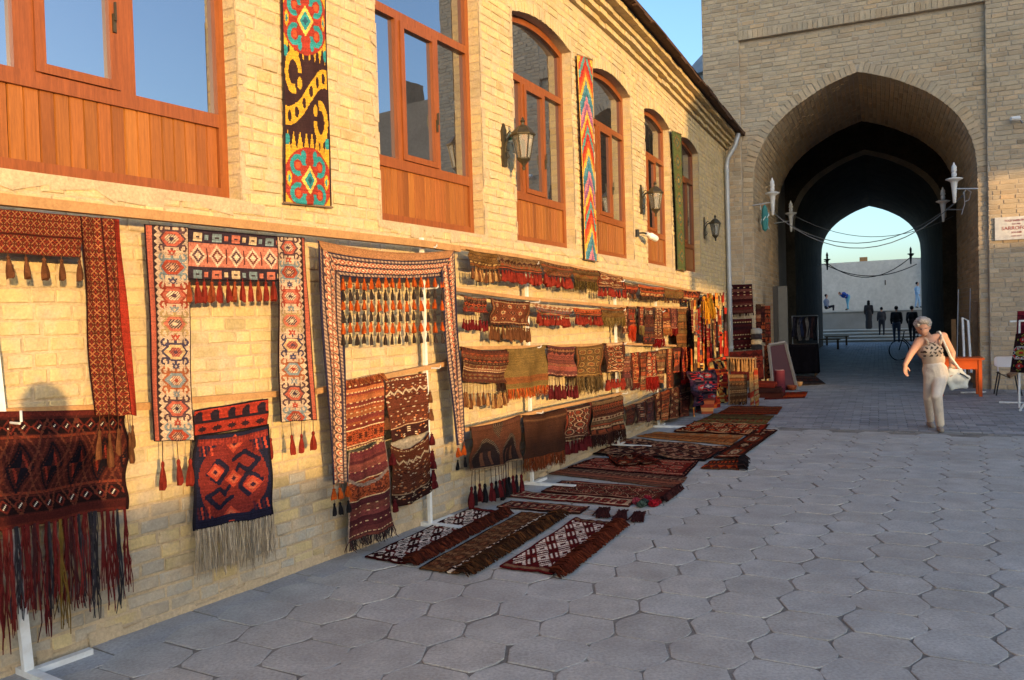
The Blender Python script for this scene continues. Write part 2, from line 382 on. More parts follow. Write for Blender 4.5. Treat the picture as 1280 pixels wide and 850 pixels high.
for w in WINS:
    for s in w: mb.face([wp(s, SILL, DB), wp(s, SILL, -.30), wp(s, SPRING, -.30), wp(s, SPRING, DB)])
mb.face([wp(S0, 0, DB), wp(S0, WTOP, DB), wp(S0, WTOP, -6), wp(S0, 0, -6)])
mb.face([wp(S_END, 0, DB), wp(S_END, WTOP, DB), wp(S_END, WTOP, -4), wp(S_END, 0, -4)])
wall = obj('wall', mb, MT['mortar'], shop)
# dark rooms behind the windows are closed by a back skin
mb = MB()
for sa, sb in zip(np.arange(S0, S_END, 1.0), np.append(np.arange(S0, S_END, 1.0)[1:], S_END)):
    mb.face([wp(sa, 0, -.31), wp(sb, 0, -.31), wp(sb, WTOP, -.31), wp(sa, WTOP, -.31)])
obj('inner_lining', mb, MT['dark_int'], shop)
# bricks
def brick_tone(rng, base=(.565, .43, .21)):
    t = rng.gauss(1.0, .065); w = rng.gauss(0, .025)
    if rng.random() < .06: t *= .84
    if rng.random() < .05: w += .05
    return (base[0]*t*(1+w), base[1]*t, base[2]*t*(1-w*1.3))
SHADE_BRICK = (.43, .375, .285)  # shade at the wall foot painted into a greyer low brick colour
bricks = []
CH = .0785
nc = int(WTOP/CH)
for k in range(nc):
    h0 = .045+k*CH; h1 = h0+CH
    if h1 > WTOP+.01: break
    s = S0+RW.uniform(0, .2)
    while s < S_END-.06:
        l = RW.choice([.12, .13, .135, .16, .19, .225, .24]) + RW.uniform(-.014, .014)
        e = min(s+l, S_END)
        a, b = s, e
        hm = (h0+h1)/2
        ok = True
        for w in WINS:
            if hm > SILL and b > w[0] and a < w[1]:
                # which part is outside the opening
                if hm < SPRING:
                    if a < w[0]-.03: b = w[0]+.001
                    elif b > w[1]+.03: a = w[1]-.001
                    else: ok = False
                else:
                    at = max(arch_top(w, min(max(a, w[0]), w[1])), arch_top(w, min(max(b, w[0]), w[1])))
                    if h0 < at+.10 and not (a < w[0]-.03 or b > w[1]+.03):
                        if h0 < at+.085: ok = False
                    elif h0 < at:
                        if a < w[0]-.03: b = w[0]+.001
                        elif b > w[1]+.03: a = w[1]-.001
        if ok and b-a > .04:
            g = RW.uniform(.004, .0095)
            pr = RW.gauss(.0015, .0024)
            if h0 < .16: pr -= .003
            bricks.append((a+g, b-g, h0+RW.uniform(.004, .011), h1-RW.uniform(.004, .011), max(-.0045, pr)))
        s = e
# voussoirs over each window: bricks on end, following the arch
vous = []
for w in WINS:
    n = int((w[1]-w[0])/.068)
    for i in range(n):
        a = w[0]+(w[1]-w[0])*i/n; b = w[0]+(w[1]-w[0])*(i+1)/n; vous.append((a+.005, b-.005, w))
def brick_geo(a, b, h0, h1, pr, rg):
    j = lambda q: rg.uniform(-q, q)
    back = [(a, -.012, h0), (b, -.012, h0), (b, -.012, h1), (a, -.012, h1)]
    mid = [(x+j(.005), pr-.0038, h+j(.004)) for x, _, h in back]
    cx, ch = (a+b)/2, (h0+h1)/2
    front = [(x+(.008 if x < cx else -.008)+j(.005), pr+j(.0016), h+(.007 if h < ch else -.007)+j(.0035)) for x, _, h in back]
    V = back+mid+front; F = [(8, 9, 10, 11)]
    for k in range(4):
        l = (k+1) % 4; F += [(k, l, 4+l, 4+k), (4+k, 4+l, 8+l, 8+k)]
    return V, F
def psize(p): x, y, z = proj(p); return (x, y, z)
sc = []
for i, (a, b, h0, h1, pr) in enumerate(bricks):
    x0, y0, z0 = psize(wp(a, h0)) ; 
    if z0 < .5: sc.append((0, i)); continue
    x1, y1, z1 = psize(wp(b, h1)); inside = 0 <= x0 < 1280 and 0 <= y0 < 850 and x1 < 1300
    sc.append(((x1-x0)*(y0-y1) if inside else 0, i))
sc.sort(reverse=True); own = set(i for q, i in sc[:300])
VAR = []
for v in range(24):
    rg = random.Random(700+v); V, F = brick_geo(-.1, .1, -.034, .034, .003, rg); V = [(x, -d, h) for x, d, h in V]
    VAR.append(_raw('brick', V, F, MT['brick'], np.array([(*brick_tone(rg, SHADE_BRICK if v >= 16 else (.565, .43, .21)), 1)]*len(F), np.float32)))
rest = MB()
for i, (a, b, h0, h1, pr) in enumerate(bricks):
    if i in own:
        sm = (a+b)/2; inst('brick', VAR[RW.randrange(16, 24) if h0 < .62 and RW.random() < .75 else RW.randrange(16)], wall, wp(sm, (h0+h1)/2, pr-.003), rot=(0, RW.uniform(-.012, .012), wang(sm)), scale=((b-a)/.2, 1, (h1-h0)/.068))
    else:
        V, F = brick_geo(a, b, h0, h1, pr, RW); rest.add([wp(s, h, d) for s, d, h in V], F, brick_tone(RW, SHADE_BRICK if h0 < .62 and RW.random() < .75 else (.565, .43, .21)))
for a, b, w in vous:
    h0 = arch_top(w, a); h0b = arch_top(w, b); L = .125+RW.uniform(-.006, .008)
    V = [(a, -.02, h0), (b, -.02, h0b), (b, -.02, h0b+L), (a, -.02, h0+L)]; pr = RW.gauss(.004, .002)
    V += [(s+RW.uniform(-.003, .003), pr, h+RW.uniform(-.003, .003)) for s, d, h in V]
    rest.add([wp(s, h, d) for s, d, h in V], [(4, 5, 6, 7), (0, 1, 5, 4), (1, 2, 6, 5), (2, 3, 7, 6), (3, 0, 4, 7)], brick_tone(RW))
# brick quoins inside the reveals (right-hand reveal faces the street)
for w in WINS:
    for s, sg in ((w[1], -1), (w[0], 1)):
        h = SILL
        while h < SPRING-.05:
            V = [wp(s+sg*.004, h+.006, -.008), wp(s+sg*.004, h+.006, -.13), wp(s+sg*.004, h+CH-.006, -.13), wp(s+sg*.004, h+CH-.006, -.008)]
            rest.face(V if sg < 0 else V[::-1], brick_tone(RW)); h += CH
tag(obj('brickwork', rest, MT['brick'], wall), kind='stuff')
# plaster skim below the sills and cracked patches beside the window frames
mb = MB()
for w in WINS:
    for sgn, s in ((1, w[1]), (-1, w[0])):
        h = SILL-.02
        while h < SPRING:
            hh = h+RW.uniform(.05, .2); wd = RW.uniform(-.01, .075)
            if wd < .012: h = hh; continue
            V = [(s, h), (s+sgn*wd, h+RW.uniform(0, .03)), (s+sgn*RW.uniform(.01, .08), hh-RW.uniform(0, .03)), (s, hh)]
            P = [wp(a, b, .0035) for a, b in V]; mb.face(P if sgn > 0 else P[::-1]); h = hh
    s = w[0]-.05
    while s < w[1]+.05:
        e = s+RW.uniform(.12, .3); d0 = SILL-RW.uniform(.02, .12); d1 = SILL-RW.uniform(.02, .12)
        mb.face([wp(s, d0, .004), wp(e, d1, .004), wp(e, SILL-.004, .004), wp(s, SILL-.004, .004)]); s = e
tag(obj('plaster_patching', mb, MT['mortar'], wall), kind='stuff')
# rough plinth of broken mortar at the foot
mb = MB(); s = S0
while s < S_END:
    e = s+RW.uniform(.05, .16); h = RW.uniform(.03, .09); d = RW.uniform(.006, .022)
    P = [(s, 0, d), (e, 0, d), (e, h, d*.5), (s, h+RW.uniform(-.015, .015), d*.5)]
    mb.face([wp(a, b, c) for a, b, c in P]); mb.face([wp(s, h, d*.5), wp(e, h, d*.5), wp(e, h+.012, -.01), wp(s, h+.012, -.01)]); s = e
obj('foot_render', mb, MT['mortar'], wall)
# cornice of four corbelled courses and the eave
corn = MB()
for k in range(4):
    d1 = .055+.075*k; h0 = 5.247+k*.071; s = S0+RW.random()*.1
    d1 = [.05, .115, .17, .27][k]
    while s < S_END-.05:
        l = .245+RW.uniform(-.01, .01)
        dd = d1+RW.gauss(0, .006)
        e = min(s+l, S_END)
        corn.box((s+.004, -.02, h0+.003), (e-.004, dd, h0+.068), brick_tone(RW), fn=lambda x, y, z: wp(x, z, y), jit=.002, rng=RW); s = e
cor = obj('cornice', corn, MT['brick'], shop)
mb = MB()
for sa in np.arange(S0, S_END+.3, .5):
    sb = min(sa+.5, S_END+.35); P = lambda s, d, h: wp(s, h, d)
    j = RW.uniform(-.02, .02)
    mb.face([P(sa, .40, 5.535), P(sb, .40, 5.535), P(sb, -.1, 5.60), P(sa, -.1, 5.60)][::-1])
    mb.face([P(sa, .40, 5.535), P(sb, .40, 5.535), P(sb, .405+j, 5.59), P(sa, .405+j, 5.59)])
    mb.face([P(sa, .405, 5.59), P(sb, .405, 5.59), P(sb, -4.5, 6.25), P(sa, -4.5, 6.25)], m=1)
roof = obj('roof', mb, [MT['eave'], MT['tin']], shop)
mb = MB(); s = S0
while s < S_END+.2:          # ragged eave boards
    e = s+RW.uniform(.3, .7); z = RW.uniform(-.012, .012); d = .40+RW.uniform(0, .04)
    mb.box((s, .36, 5.525+z), (e-.006, d, 5.548+z), fn=lambda x, y, zz: wp(x, zz, y)); s = e
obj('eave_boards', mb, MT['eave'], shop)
# windows
def wbox(m, s0, s1, h0, h1, d0, d1, col=None, mi=0): m.box((s0, d0, h0), (s1, d1, h1), col, mi, fn=lambda x, y, z: wp(x, z, y))
FD = -.11     # frame face depth
def build_window(w, wi):
    a, b = w; a += .004; b -= .004; B = .062
    L = wp((a+b)/2, SILL, FD)
    m = MB()
    # outer frame: jambs to spring, bottom rail, panel rail, transom, arched head
    for s0, s1 in ((a, a+B), (b-B, b)): wbox(m, s0, s1, SILL+.003, SPRING-.002, FD-.06, FD)
    wbox(m, a+B, b-B, SILL+.003, SILL+.075, FD-.06, FD-.001)
    wbox(m, a+B, b-B, PANEL-.035, PANEL+.045, FD-.06, FD+.006)
    wbox(m, a+B, b-B, TRANS-.035, TRANS+.035, FD-.06, FD+.003)
    n = 10
    for i in range(n):
        s0 = a+(b-a)*i/n; s1 = a+(b-a)*(i+1)/n; t0 = arch_top(w, s0)-.004; t1 = arch_top(w, s1)-.004
        q0 = max(t0-.07, SPRING-.09+.0); q1 = max(t1-.07, SPRING-.09)
        V = []
        for d in (FD-.06, FD-.002): V += [wp(s0, q0, d), wp(s1, q1, d), wp(s1, t1, d), wp(s0, t0, d)]
        m.add(V, [(4, 5, 6, 7), (0, 1, 5, 4), (2, 3, 7, 6), (1, 2, 6, 5), (3, 0, 4, 7)])
    fr = obj('window', m, MT['varnish'], shop)
    W = b-a
    if wi == 0: m1, m2 = (1.25, 1.38), (1.77, 1.90)
    else:
        m1 = (a+W*.25, a+W*.25+.08); m2 = (a+W*.60, a+W*.60+.075)
    lo, hi = PANEL+.045, TRANS-.035
    for q in (m1, m2):
        m = MB(); wbox(m, q[0], q[1], lo, hi, FD-.055, FD+.001); obj('mullion', m, MT['varnish'], fr)
    # opening casement between the mullions: its own frame, slightly proud
    m = MB(); c0, c1 = m1[1]-.03, m2[0]+.03; t = .052
    wbox(m, c0, c0+t, lo+.004, hi-.004, FD-.03, FD+.016); wbox(m, c1-t, c1, lo+.004, hi-.004, FD-.03, FD+.016)
    wbox(m, c0+t, c1-t, lo+.004, lo+t, FD-.03, FD+.015); wbox(m, c0+t, c1-t, hi-t, hi-.004, FD-.03, FD+.015)
    cs = obj('casement', m, MT['varnish'], fr)
    m = MB(); wbox(m, c1-t*.7, c1-t*.35, (lo+hi)/2-.25, (lo+hi)/2-.15, FD+.017, FD+.03); wbox(m, c1-t*.62, c1-t*.42, (lo+hi)/2-.19, (lo+hi)/2-.09, FD+.031, FD+.042); obj('handle', m, MT['iron'], fr)
    def pane(s0, s1, h0, h1, arch=False, dz=0.0):
        m = MB(); n = 8 if arch else 1
        for i in range(n):
            p0 = s0+(s1-s0)*i/n; p1 = s0+(s1-s0)*(i+1)/n
            t0 = min(arch_top(w, p0)-.075, 9) if arch else h1; t1 = arch_top(w, p1)-.075 if arch else h1
            d = FD-.035+dz
            m.face([wp(p0, h0, d), wp(p1, h0, d), wp(p1, t1, d), wp(p0, t0, d)])
            m.face([wp(p0, h0, d-.006), wp(p0, t0, d-.006), wp(p1, t1, d-.006), wp(p1, h0, d-.006)])
        o = obj('pane', m, MT['glass'], fr); return o
    pane(a+B, m1[0], lo, hi); pane(c0+t, c1-t, lo+t, hi-t, dz=.018); pane(m2[1], b-B, lo, hi)
    pane(a+B, b-B, TRANS+.035, 0, arch=True)
    # vertical boards of the panel
    s = a+B; nb = max(8, int(round((b-a-2*B)/.078))); wd = (b-a-2*B)/nb
    for i in range(nb):
        t = RW.gauss(1, .10); g = RW.gauss(1, .05); m = MB(); d = FD-.018+RW.uniform(-.0015, .0015); s0, s1 = s+i*wd, s+(i+1)*wd
        h0, h1 = SILL+.075, PANEL-.035; c = (.275*t, .092*t*g, .018*t)
        V = [wp(s0+.001, h0, d-.01), wp(s0+.0055, h0, d), wp(s1-.0055, h0, d), wp(s1-.001, h0, d-.01)]; V += [(x, y, h1) for x, y, z in V]
        m.add(V, [(0, 1, 5, 4), (1, 2, 6, 5), (2, 3, 7, 6)], c); obj('board', m, MT['board'], fr)
    return fr
for i, w in enumerate(WINS): build_window(w, i)
# drainpipe at the far end
mb = MB(); sp = 16.72
P = [wp(sp, .12, .07), wp(sp, 2.5, .07), wp(sp, 4.85, .07), wp(sp, 5.0, .10), wp(sp, 5.25, .26), wp(sp, 5.5, .33)]
mb.tube(P, .05, 10); pipe = obj('drainpipe', mb, MT['zinc'], shop, smooth=True)
for h in (.9, 2.2, 3.5, 4.7):
    mb = MB(); mb.tube([wp(sp, h, .07), wp(sp, h+.05, .07)], .058, 10); obj('bracket', mb, MT['zinc'], pipe)
# ================================================================ the domed bazaar gate
RT = random.Random(23)
AC, AWD, ASP, AAP = -2.305, 2.145, 4.28, 6.57       # arch centre, half width, springing, apex
_ax = np.array([0, .13, .267, .385, .5, .60, .686, .775, .85, .90, .94, .97, .988, 1.0]); _ay = np.array([1, .962, .915, .862, .80, .742, .676, .596, .507, .425, .34, .255, .17, 0.0])
APRO = [(AC-AWD*x, ASP+(AAP-ASP)*y) for x, y in zip(_ax, _ay)][::-1]+[(AC+AWD*x, ASP+(AAP-ASP)*y) for x, y in zip(_ax[1:], _ay[1:])]
def arch_h(a):
    u = abs(a-AC)/AWD
    return ASP+(AAP-ASP)*float(np.interp(u, _ax, _ay)) if u <= 1 else None
gate = thing('bazaar_gate', 'tall tan brick gate with deep pointed archway and recessed panel', 'building', gp(-2.3, 0, 0))
GL, GR, GT = -5.44, 4.2, 10.5
RC0, RC1, RCT, RCD = -4.66, 0.0, 7.56, .09          # recessed panel: left, right, top, depth
def gt(rng):
    t = rng.gauss(1, .085); w = rng.gauss(0, .03)
    if rng.random() < .10: t *= .82; w += .03
    return (.485*t*(1+w), .368*t, .232*t*(1-w))
# mortar body
mb = MB(); F_ = .012
def gface(a0, a1, h0, h1, b): mb.face([gp(a0, b, h0), gp(a1, b, h0), gp(a1, b, h1), gp(a0, b, h1)])
gface(GL, RC0, 0, GT, F_); gface(RC1, GR, 0, GT, F_); gface(RC0, RC1, RCT, GT, F_)
gface(RC0, AC-AWD, 0, RCT, RCD+F_); gface(AC+AWD, RC1, 0, RCT, RCD+F_)
for (a0, h0), (a1, h1) in zip(APRO[:-1], APRO[1:]):
    mb.face([gp(a0, RCD+F_, h0), gp(a1, RCD+F_, h1), gp(a1, RCD+F_, RCT), gp(a0, RCD+F_, RCT)])
mb.face([gp(RC0, F_, 0), gp(RC0, RCD+F_, 0), gp(RC0, RCD+F_, RCT), gp(RC0, F_, RCT)])
mb.face([gp(RC1, RCD+F_, 0), gp(RC1, F_, 0), gp(RC1, F_, RCT), gp(RC1, RCD+F_, RCT)])
mb.face([gp(RC0, F_, RCT), gp(RC0, RCD+F_, RCT), gp(RC1, RCD+F_, RCT), gp(RC1, F_, RCT)])
# left flank, right flank, top, back of the gate
for a in (GL, GR): mb.face([gp(a, F_, 0), gp(a, 24, 0), gp(a, 24, GT), gp(a, F_, GT)])
mb.face([gp(GL, F_, GT), gp(GR, F_, GT), gp(GR, 24, GT), gp(GL, 24, GT)])
gwall = obj('wall', mb, MT['gmortar'], gate)
# passage shells
FULL = [(AC-AWD, 0.0)]+APRO+[(AC+AWD, 0.0)]
def shell(m, b0, b1, off=0.0, mi=0):
    for (a0, h0), (a1, h1) in zip(FULL[:-1], FULL[1:]):
        m.face([gp(a0, b0, h0), gp(a0, b1, h0), gp(a1, b1, h1), gp(a1, b0, h1)], m=mi)
def cross_wall(m, b, flip=False, a0_=-5.36, a1_=4.1, top=9.5, mi=0):
    m.face([gp(a0_, b, 0), gp(AC-AWD, b, 0), gp(AC-AWD, b, top), gp(a0_, b, top)], m=mi); m.face([gp(AC+AWD, b, 0), gp(a1_, b, 0), gp(a1_, b, top), gp(AC+AWD, b, top)], m=mi)
    for (p0, h0), (p1, h1) in zip(APRO[:-1], APRO[1:]): m.face([gp(p0, b, h0), gp(p1, b, h1), gp(p1, b, top), gp(p0, b, top)], m=mi)
mb = MB(); shell(mb, RCD+F_, 4.95); obj('front_vault', mb, MT['gmortar'], gate)
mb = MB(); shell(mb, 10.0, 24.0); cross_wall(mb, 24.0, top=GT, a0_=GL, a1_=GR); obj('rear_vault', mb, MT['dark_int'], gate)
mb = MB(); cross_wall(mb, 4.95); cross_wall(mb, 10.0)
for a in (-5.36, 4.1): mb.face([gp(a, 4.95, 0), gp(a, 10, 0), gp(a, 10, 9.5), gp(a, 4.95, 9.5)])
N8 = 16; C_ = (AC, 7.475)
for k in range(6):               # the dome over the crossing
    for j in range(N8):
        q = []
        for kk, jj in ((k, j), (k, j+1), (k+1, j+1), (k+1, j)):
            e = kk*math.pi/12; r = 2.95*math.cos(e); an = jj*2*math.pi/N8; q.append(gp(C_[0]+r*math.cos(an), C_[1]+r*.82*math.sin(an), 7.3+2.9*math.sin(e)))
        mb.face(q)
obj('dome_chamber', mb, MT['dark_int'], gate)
# lighter brick rim on the inner arches
for b in (4.94, 9.985, 23.985):
    mb = MB()
    for (a0, h0), (a1, h1) in zip(APRO[:-1], APRO[1:]):
        o0 = (a0+(a0-AC)*.06, h0+.16); o1 = (a1+(a1-AC)*.06, h1+.16)
        mb.face([gp(a0, b, h0), gp(a1, b, h1), gp(*[o1[0], b, o1[1]]), gp(o0[0], b, o0[1])])
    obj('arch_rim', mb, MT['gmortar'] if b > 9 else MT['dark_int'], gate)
# facade bricks
GC = .0945; gb = []
h = .02; row = 0
while h < GT-.05:
    for (a0, a1, b, top0) in ((GL, RC0, 0, 99), (RC0, RC1, RCD, RCT), (RC1, 4.2, 0, 99), (RC0, RC1, 0, -RCT)):
        if top0 > 0 and top0 < 90 and h+GC > RCT+.02: continue
        if top0 < 0 and h < -top0-.01: continue
        a = a0-RT.uniform(0, .25)
        while a < a1-.03:
            l = RT.choice([.27, .28, .26, .13, .30]) + RT.uniform(-.012, .012)
            e = min(a+l, a1); s = max(a, a0); a += l
            if b == RCD:
                # clip against arch + ring
                hm = h+GC*.5
                if hm < ASP:
                    lo, hi = AC-AWD, AC+AWD
                else:
                    t = min(1, (hm-.20-ASP)/(AAP-ASP)) ; u = float(np.interp(t, _ay[::-1], _ax[::-1])) if t > 0 else 1.0
                    if hm-.20 > AAP: u = -1
                    lo, hi = AC-AWD*u-.02, AC+AWD*u+.02
                if hm < ASP: lo -= .0; hi += .0
                if u_ok := True:
                    if hi > lo:
                        if s < lo and e > lo: e = lo
                        elif e > hi and s < hi: s = hi
                        elif s >= lo and e <= hi: continue
            if e-s < .05: continue
            gb.append((s+.006, e-.006, h+.009+RT.uniform(-.002, .002), h+GC-.009, b, RT.gauss(0, .0028)))
    h += GC; row += 1
def gbrick_geo(a0, a1, h0, h1, b, pr, rg):
    j = lambda q: rg.uniform(-q, q)
    V = [(a0, b+.02, h0), (a1, b+.02, h0), (a1, b+.02, h1), (a0, b+.02, h1)]
    V += [(x+(.005 if k in (0, 3) else -.005)+j(.004), b-pr+j(.002), z+(.004 if k < 2 else -.004)+j(.003)) for k, (x, _, z) in enumerate(V)]
    return V, [(4, 5, 6, 7), (0, 1, 5, 4), (1, 2, 6, 5), (2, 3, 7, 6), (3, 0, 4, 7)]
sc = []
for i, q in enumerate(gb):
    x0, y0, z0 = proj(gp(q[0], q[4], q[2])); x1, y1, _ = proj(gp(q[1], q[4], q[3]))
    sc.append(((x1-x0)*(y0-y1) if (0 <= x1 < 1275 and 0 < y1 and y0 < 850) else 0, i))
sc.sort(reverse=True); gown = set(i for q, i in sc[:300])
GVAR = []
for v in range(14):
    rg = random.Random(900+v); V, F = gbrick_geo(-.13, .13, -.038, .038, 0, 0, rg); GVAR.append(_raw('brick', V, F, MT['gbrick'], np.array([(*gt(rg), 1)]*len(F), np.float32)))
rest = MB(); gaz = -GA
for i, q in enumerate(gb):
    if i in gown: inst('brick', GVAR[RT.randrange(14)], gwall, gp((q[0]+q[1])/2, q[4]-q[5], (q[2]+q[3])/2), rot=(0, RT.uniform(-.01, .01), gaz), scale=((q[1]-q[0])/.26, 1, (q[3]-q[2])/.076))
    else:
        V, F = gbrick_geo(*q, RT); rest.add([gp(*p) for p in [(x, y, z) for x, y, z in V]], F, gt(RT))
# ring of bricks on end round the arch
def walk(profile, step):
    P = [np.array(p) for p in profile]; seg = [np.linalg.norm(b-a) for a, b in zip(P[:-1], P[1:])]; cum = np.concatenate([[0], np.cumsum(seg)]); n = int(cum[-1]/step)
    out = []
    for i in range(n+1):
        t = cum[-1]*i/n; out.append((np.interp(t, cum, [p[0] for p in P]), np.interp(t, cum, [p[1] for p in P])))
    return out
for half in (APRO[:14], APRO[13:]):
    W_ = walk(half, .105)
    for p, q in zip(W_[:-1], W_[1:]):
        t = np.array(q)-np.array(p); t /= np.linalg.norm(t); n = np.array([-t[1], t[0]])
        g = .007; A = np.array(p)+t*g; B = np.array(q)-t*g; L = .20+RT.uniform(-.012, .012)
        b = RCD-.012+RT.gauss(0, .004)
        Q = [A, B, B+n*L, A+n*L]; V = [gp(x[0], RCD+.02, x[1]) for x in Q]+[gp(x[0], b, x[1]) for x in Q]
        rest.add(V, [(4, 5, 6, 7), (0, 1, 5, 4), (1, 2, 6, 5), (2, 3, 7, 6), (3, 0, 4, 7)], gt(RT))
# rowlock course under the top of the recess
a = RC0
while a < RC1:
    V = [(a+.006, -.012, RCT+.004), (a+.095, -.012, RCT+.004), (a+.095, -.012, RCT+.19), (a+.006, -.012, RCT+.19)]
    V = [gp(x, .02, z) for x, y, z in V]+[gp(x, y+RT.gauss(0, .004), z) for x, y, z in V]
    rest.add(V, [(4, 5, 6, 7), (0, 1, 5, 4), (1, 2, 6, 5), (2, 3, 7, 6), (3, 0, 4, 7)], gt(RT)); a += .101
tag(obj('brickwork', rest, MT['gbrick'], gwall), kind='stuff')
# bricks of the front vault: courses run into the passage
rest = MB()
for half in (FULL[:15], FULL[14:]):
    W_ = walk(half, GC)
    for k, (p, q) in enumerate(zip(W_[:-1], W_[1:])):
        p = np.array(p); q = np.array(q); t = q-p; L = np.linalg.norm(t); t /= L; n = np.array([t[1], -t[0]])   # n points into the opening
        b = RCD-.01-RT.uniform(0, .2)
        while b < 4.9:
            l = RT.choice([.26, .52, .54]); b0, b1 = max(b, RCD-.012), min(b+l, 4.93); b += l
            if b1-b0 < .05: continue
            pr = RT.gauss(.008, .002); g = .011
            A = p+t*g; B = q-t*g
            V = [gp(A[0]-n[0]*.02, b0+.006, A[1]-n[1]*.02), gp(A[0]-n[0]*.02, b1-.006, A[1]-n[1]*.02), gp(B[0]-n[0]*.02, b1-.006, B[1]-n[1]*.02), gp(B[0]-n[0]*.02, b0+.006, B[1]-n[1]*.02)]
            V += [gp(A[0]+n[0]*pr, b0+.008, A[1]+n[1]*pr), gp(A[0]+n[0]*pr, b1-.008, A[1]+n[1]*pr), gp(B[0]+n[0]*pr, b1-.008, B[1]+n[1]*pr), gp(B[0]+n[0]*pr, b0+.008, B[1]+n[1]*pr)]
            rest.add(V, [(4, 5, 6, 7), (0, 1, 5, 4), (1, 2, 6, 5), (2, 3, 7, 6), (3, 0, 4, 7)], gt(RT))
tag(obj('vault_bricks', rest, MT['gbrick'], gate), kind='stuff')
# stone plinth at the right pier
mb = MB(); mb.box((-.17, -.06, 0), (1.6, .10, .86), fn=gp); 
# dome swelling behind the shop roof
dm = thing('faceted_roof', 'small grey faceted roof showing between shop roof and gate', 'roof', (0, 0, 0))
c = at_y(913, 101, 27.0); mb = MB()
prof = [(1.78, -.03), (1.75, 0), (1.3, .50), (.8, 1.0), (.3, 1.5), (.02, 1.78)]
mb.lathe(prof, 10, tuple(c), phase=.3); mb.lathe([(1.6, -8), (1.6, -.03)], 10, tuple(c), phase=.3); obj('shell', mb, mat('dome_tin', base=(.34, .33, .32), rough=.8, noise=(1.5, .3)), dm, smooth=False)
# ================================================================ beyond the passage
bw = thing('courtyard_wall', 'pale plastered wall beyond the archway with raised right bay', 'wall', gp(-2, 37, 0))
mb = MB()
mb.face([gp(-14, 37, 0), gp(1.15, 37, 0), gp(1.15, 37, 4.75), gp(-14, 37, 4.62)])
mb.face([gp(1.15, 37, 0), gp(1.15, 36.2, 0), gp(1.15, 36.2, 4.95), gp(1.15, 37, 4.95)])
mb.face([gp(1.15, 36.2, 0), gp(9, 35.0, 0), gp(9, 35.0, 5.3), gp(1.15, 36.2, 4.95)])
mb.face([gp(-14, 37, 4.62), gp(1.15, 37, 4.75), gp(1.15, 39, 4.75), gp(-14, 39, 4.62)]); mb.face([gp(1.15, 36.2, 4.95), gp(9, 35, 5.3), gp(9, 39, 5.3), gp(1.15, 39, 4.95)])
obj('face', mb, MT['stone'], bw)
mb = MB(); mb.box((-3.0, 37.1, 4.70), (-2.55, 37.5, 4.98), fn=gp); obj('chimney', mb, MT['rawwood'], bw)
mb = MB()
for a in (-6.2, -1.6, .4): mb.box((a, 36.97, 3.2), (a+.06, 37.0, 3.5), fn=gp)
obj('drain_hole', mb, MT['dark_int'], bw)
terr = thing('terrace', 'raised stone terrace with pale coping behind the steps', 'terrace', gp(-2, 33, 0))
mb = MB(); mb.box((-12, 33.0, 0), (9, 36.99, 1.62), fn=gp); obj('retaining_wall', mb, MT['step'], terr)
mb = MB(); mb.box((-12, 32.9, 1.625), (9, 33.5, 1.72), fn=gp); obj('coping', mb, MT['stone'], terr)
st = tag(bpy.data.objects.new('steps', None), kind='structure'); COL.objects.link(st); st.location = gp(-2, 29, 0)
for k in range(4):
    mb = MB(); mb.box((-6, 28.2+k*.75, 0.0), (4, 32.99, .16*(k+1)-.05), fn=gp); obj('riser', mb, MT['step'], st)
    mb = MB(); mb.box((-6, 28.14+k*.75, .16*(k+1)-.048), (4, 28.14+(k+1)*.75-.01, .16*(k+1)), fn=gp); obj('tread', mb, MT['stone'], st)
# ================================================================ buildings round the square (behind and beside the viewpoint): they throw the evening shade, the tall gapped block being added for it
RB = random.Random(31)
SH = Vector((sun_dir.x, sun_dir.y, 0)).normalized(); SE = Vector((-SH.y, SH.x, 0))      # towards the sun, and across it (to the right of the light)
SE = Vector((.0, 0, 0))+Vector((-SH.y, SH.x, 0))
def sp(p, t, h): q = SH*t+SE*p; return (q.x, q.y, h)
TAN = math.tan(RAD(SUN_EL))
MT['house'] = mat('house_brick', base=(.33, .25, .17), rough=.95, noise=(1.5, .15), fine=(14, .15), bump=(12, .4, .01))
def blk(m, p0, p1, t0, t1, h0, h1): m.box((p0, t0, h0), (p1, t1, h1), fn=sp)
hs_ = thing('low_shop_row', 'long single-storey brick row behind the viewpoint across the square', 'building', sp(0, 28, 0))
mb = MB(); blk(mb, -34, 5.0, 26, 33, 0, 3.18); blk(mb, 5.0, 9.68, 26, 33, 0, 3.40); blk(mb, -9, -3, 27, 32, 3.1, 3.9)
obj('wall', mb, MT['house'], hs_)
tw = thing('shade_block', 'added tall shade block behind the viewpoint with gaps for sun patches', 'building', sp(20, 28, 0))  # added unseen block: shades the archway facade, shaped for the light alone
SUN_GAPS = [(10.0, 12.25, 3.42, 5.35), (13.75, 14.75, 3.1, 3.68), (15.78, 16.65, 5.72, 7.15)]  # gaps placed so sun patches reach the stall, table and right pier
mb = MB()
ps = sorted({9.68, 75.0, *[o[0] for o in SUN_GAPS], *[o[1] for o in SUN_GAPS]})
for p0, p1 in zip(ps[:-1], ps[1:]):
    op = [o for o in SUN_GAPS if o[0] <= p0 and p1 <= o[1]]
    if op: blk(mb, p0, p1, 26, 27.2, 0, op[0][2]); blk(mb, p0, p1, 26, 27.2, op[0][3], 14)
    else: blk(mb, p0, p1, 26, 27.2, 0, 14)
obj('wall', mb, MT['house'], tw)
mb = MB(); gface_ = None
mb.box((4.2, .03, 0), (9.2, 8, 7.9), fn=gp); mb.box((6.3, .6, 7.9), (7.0, 1.4, 8.8), fn=gp); obj('side_wing', mb, MT['house'], gate)
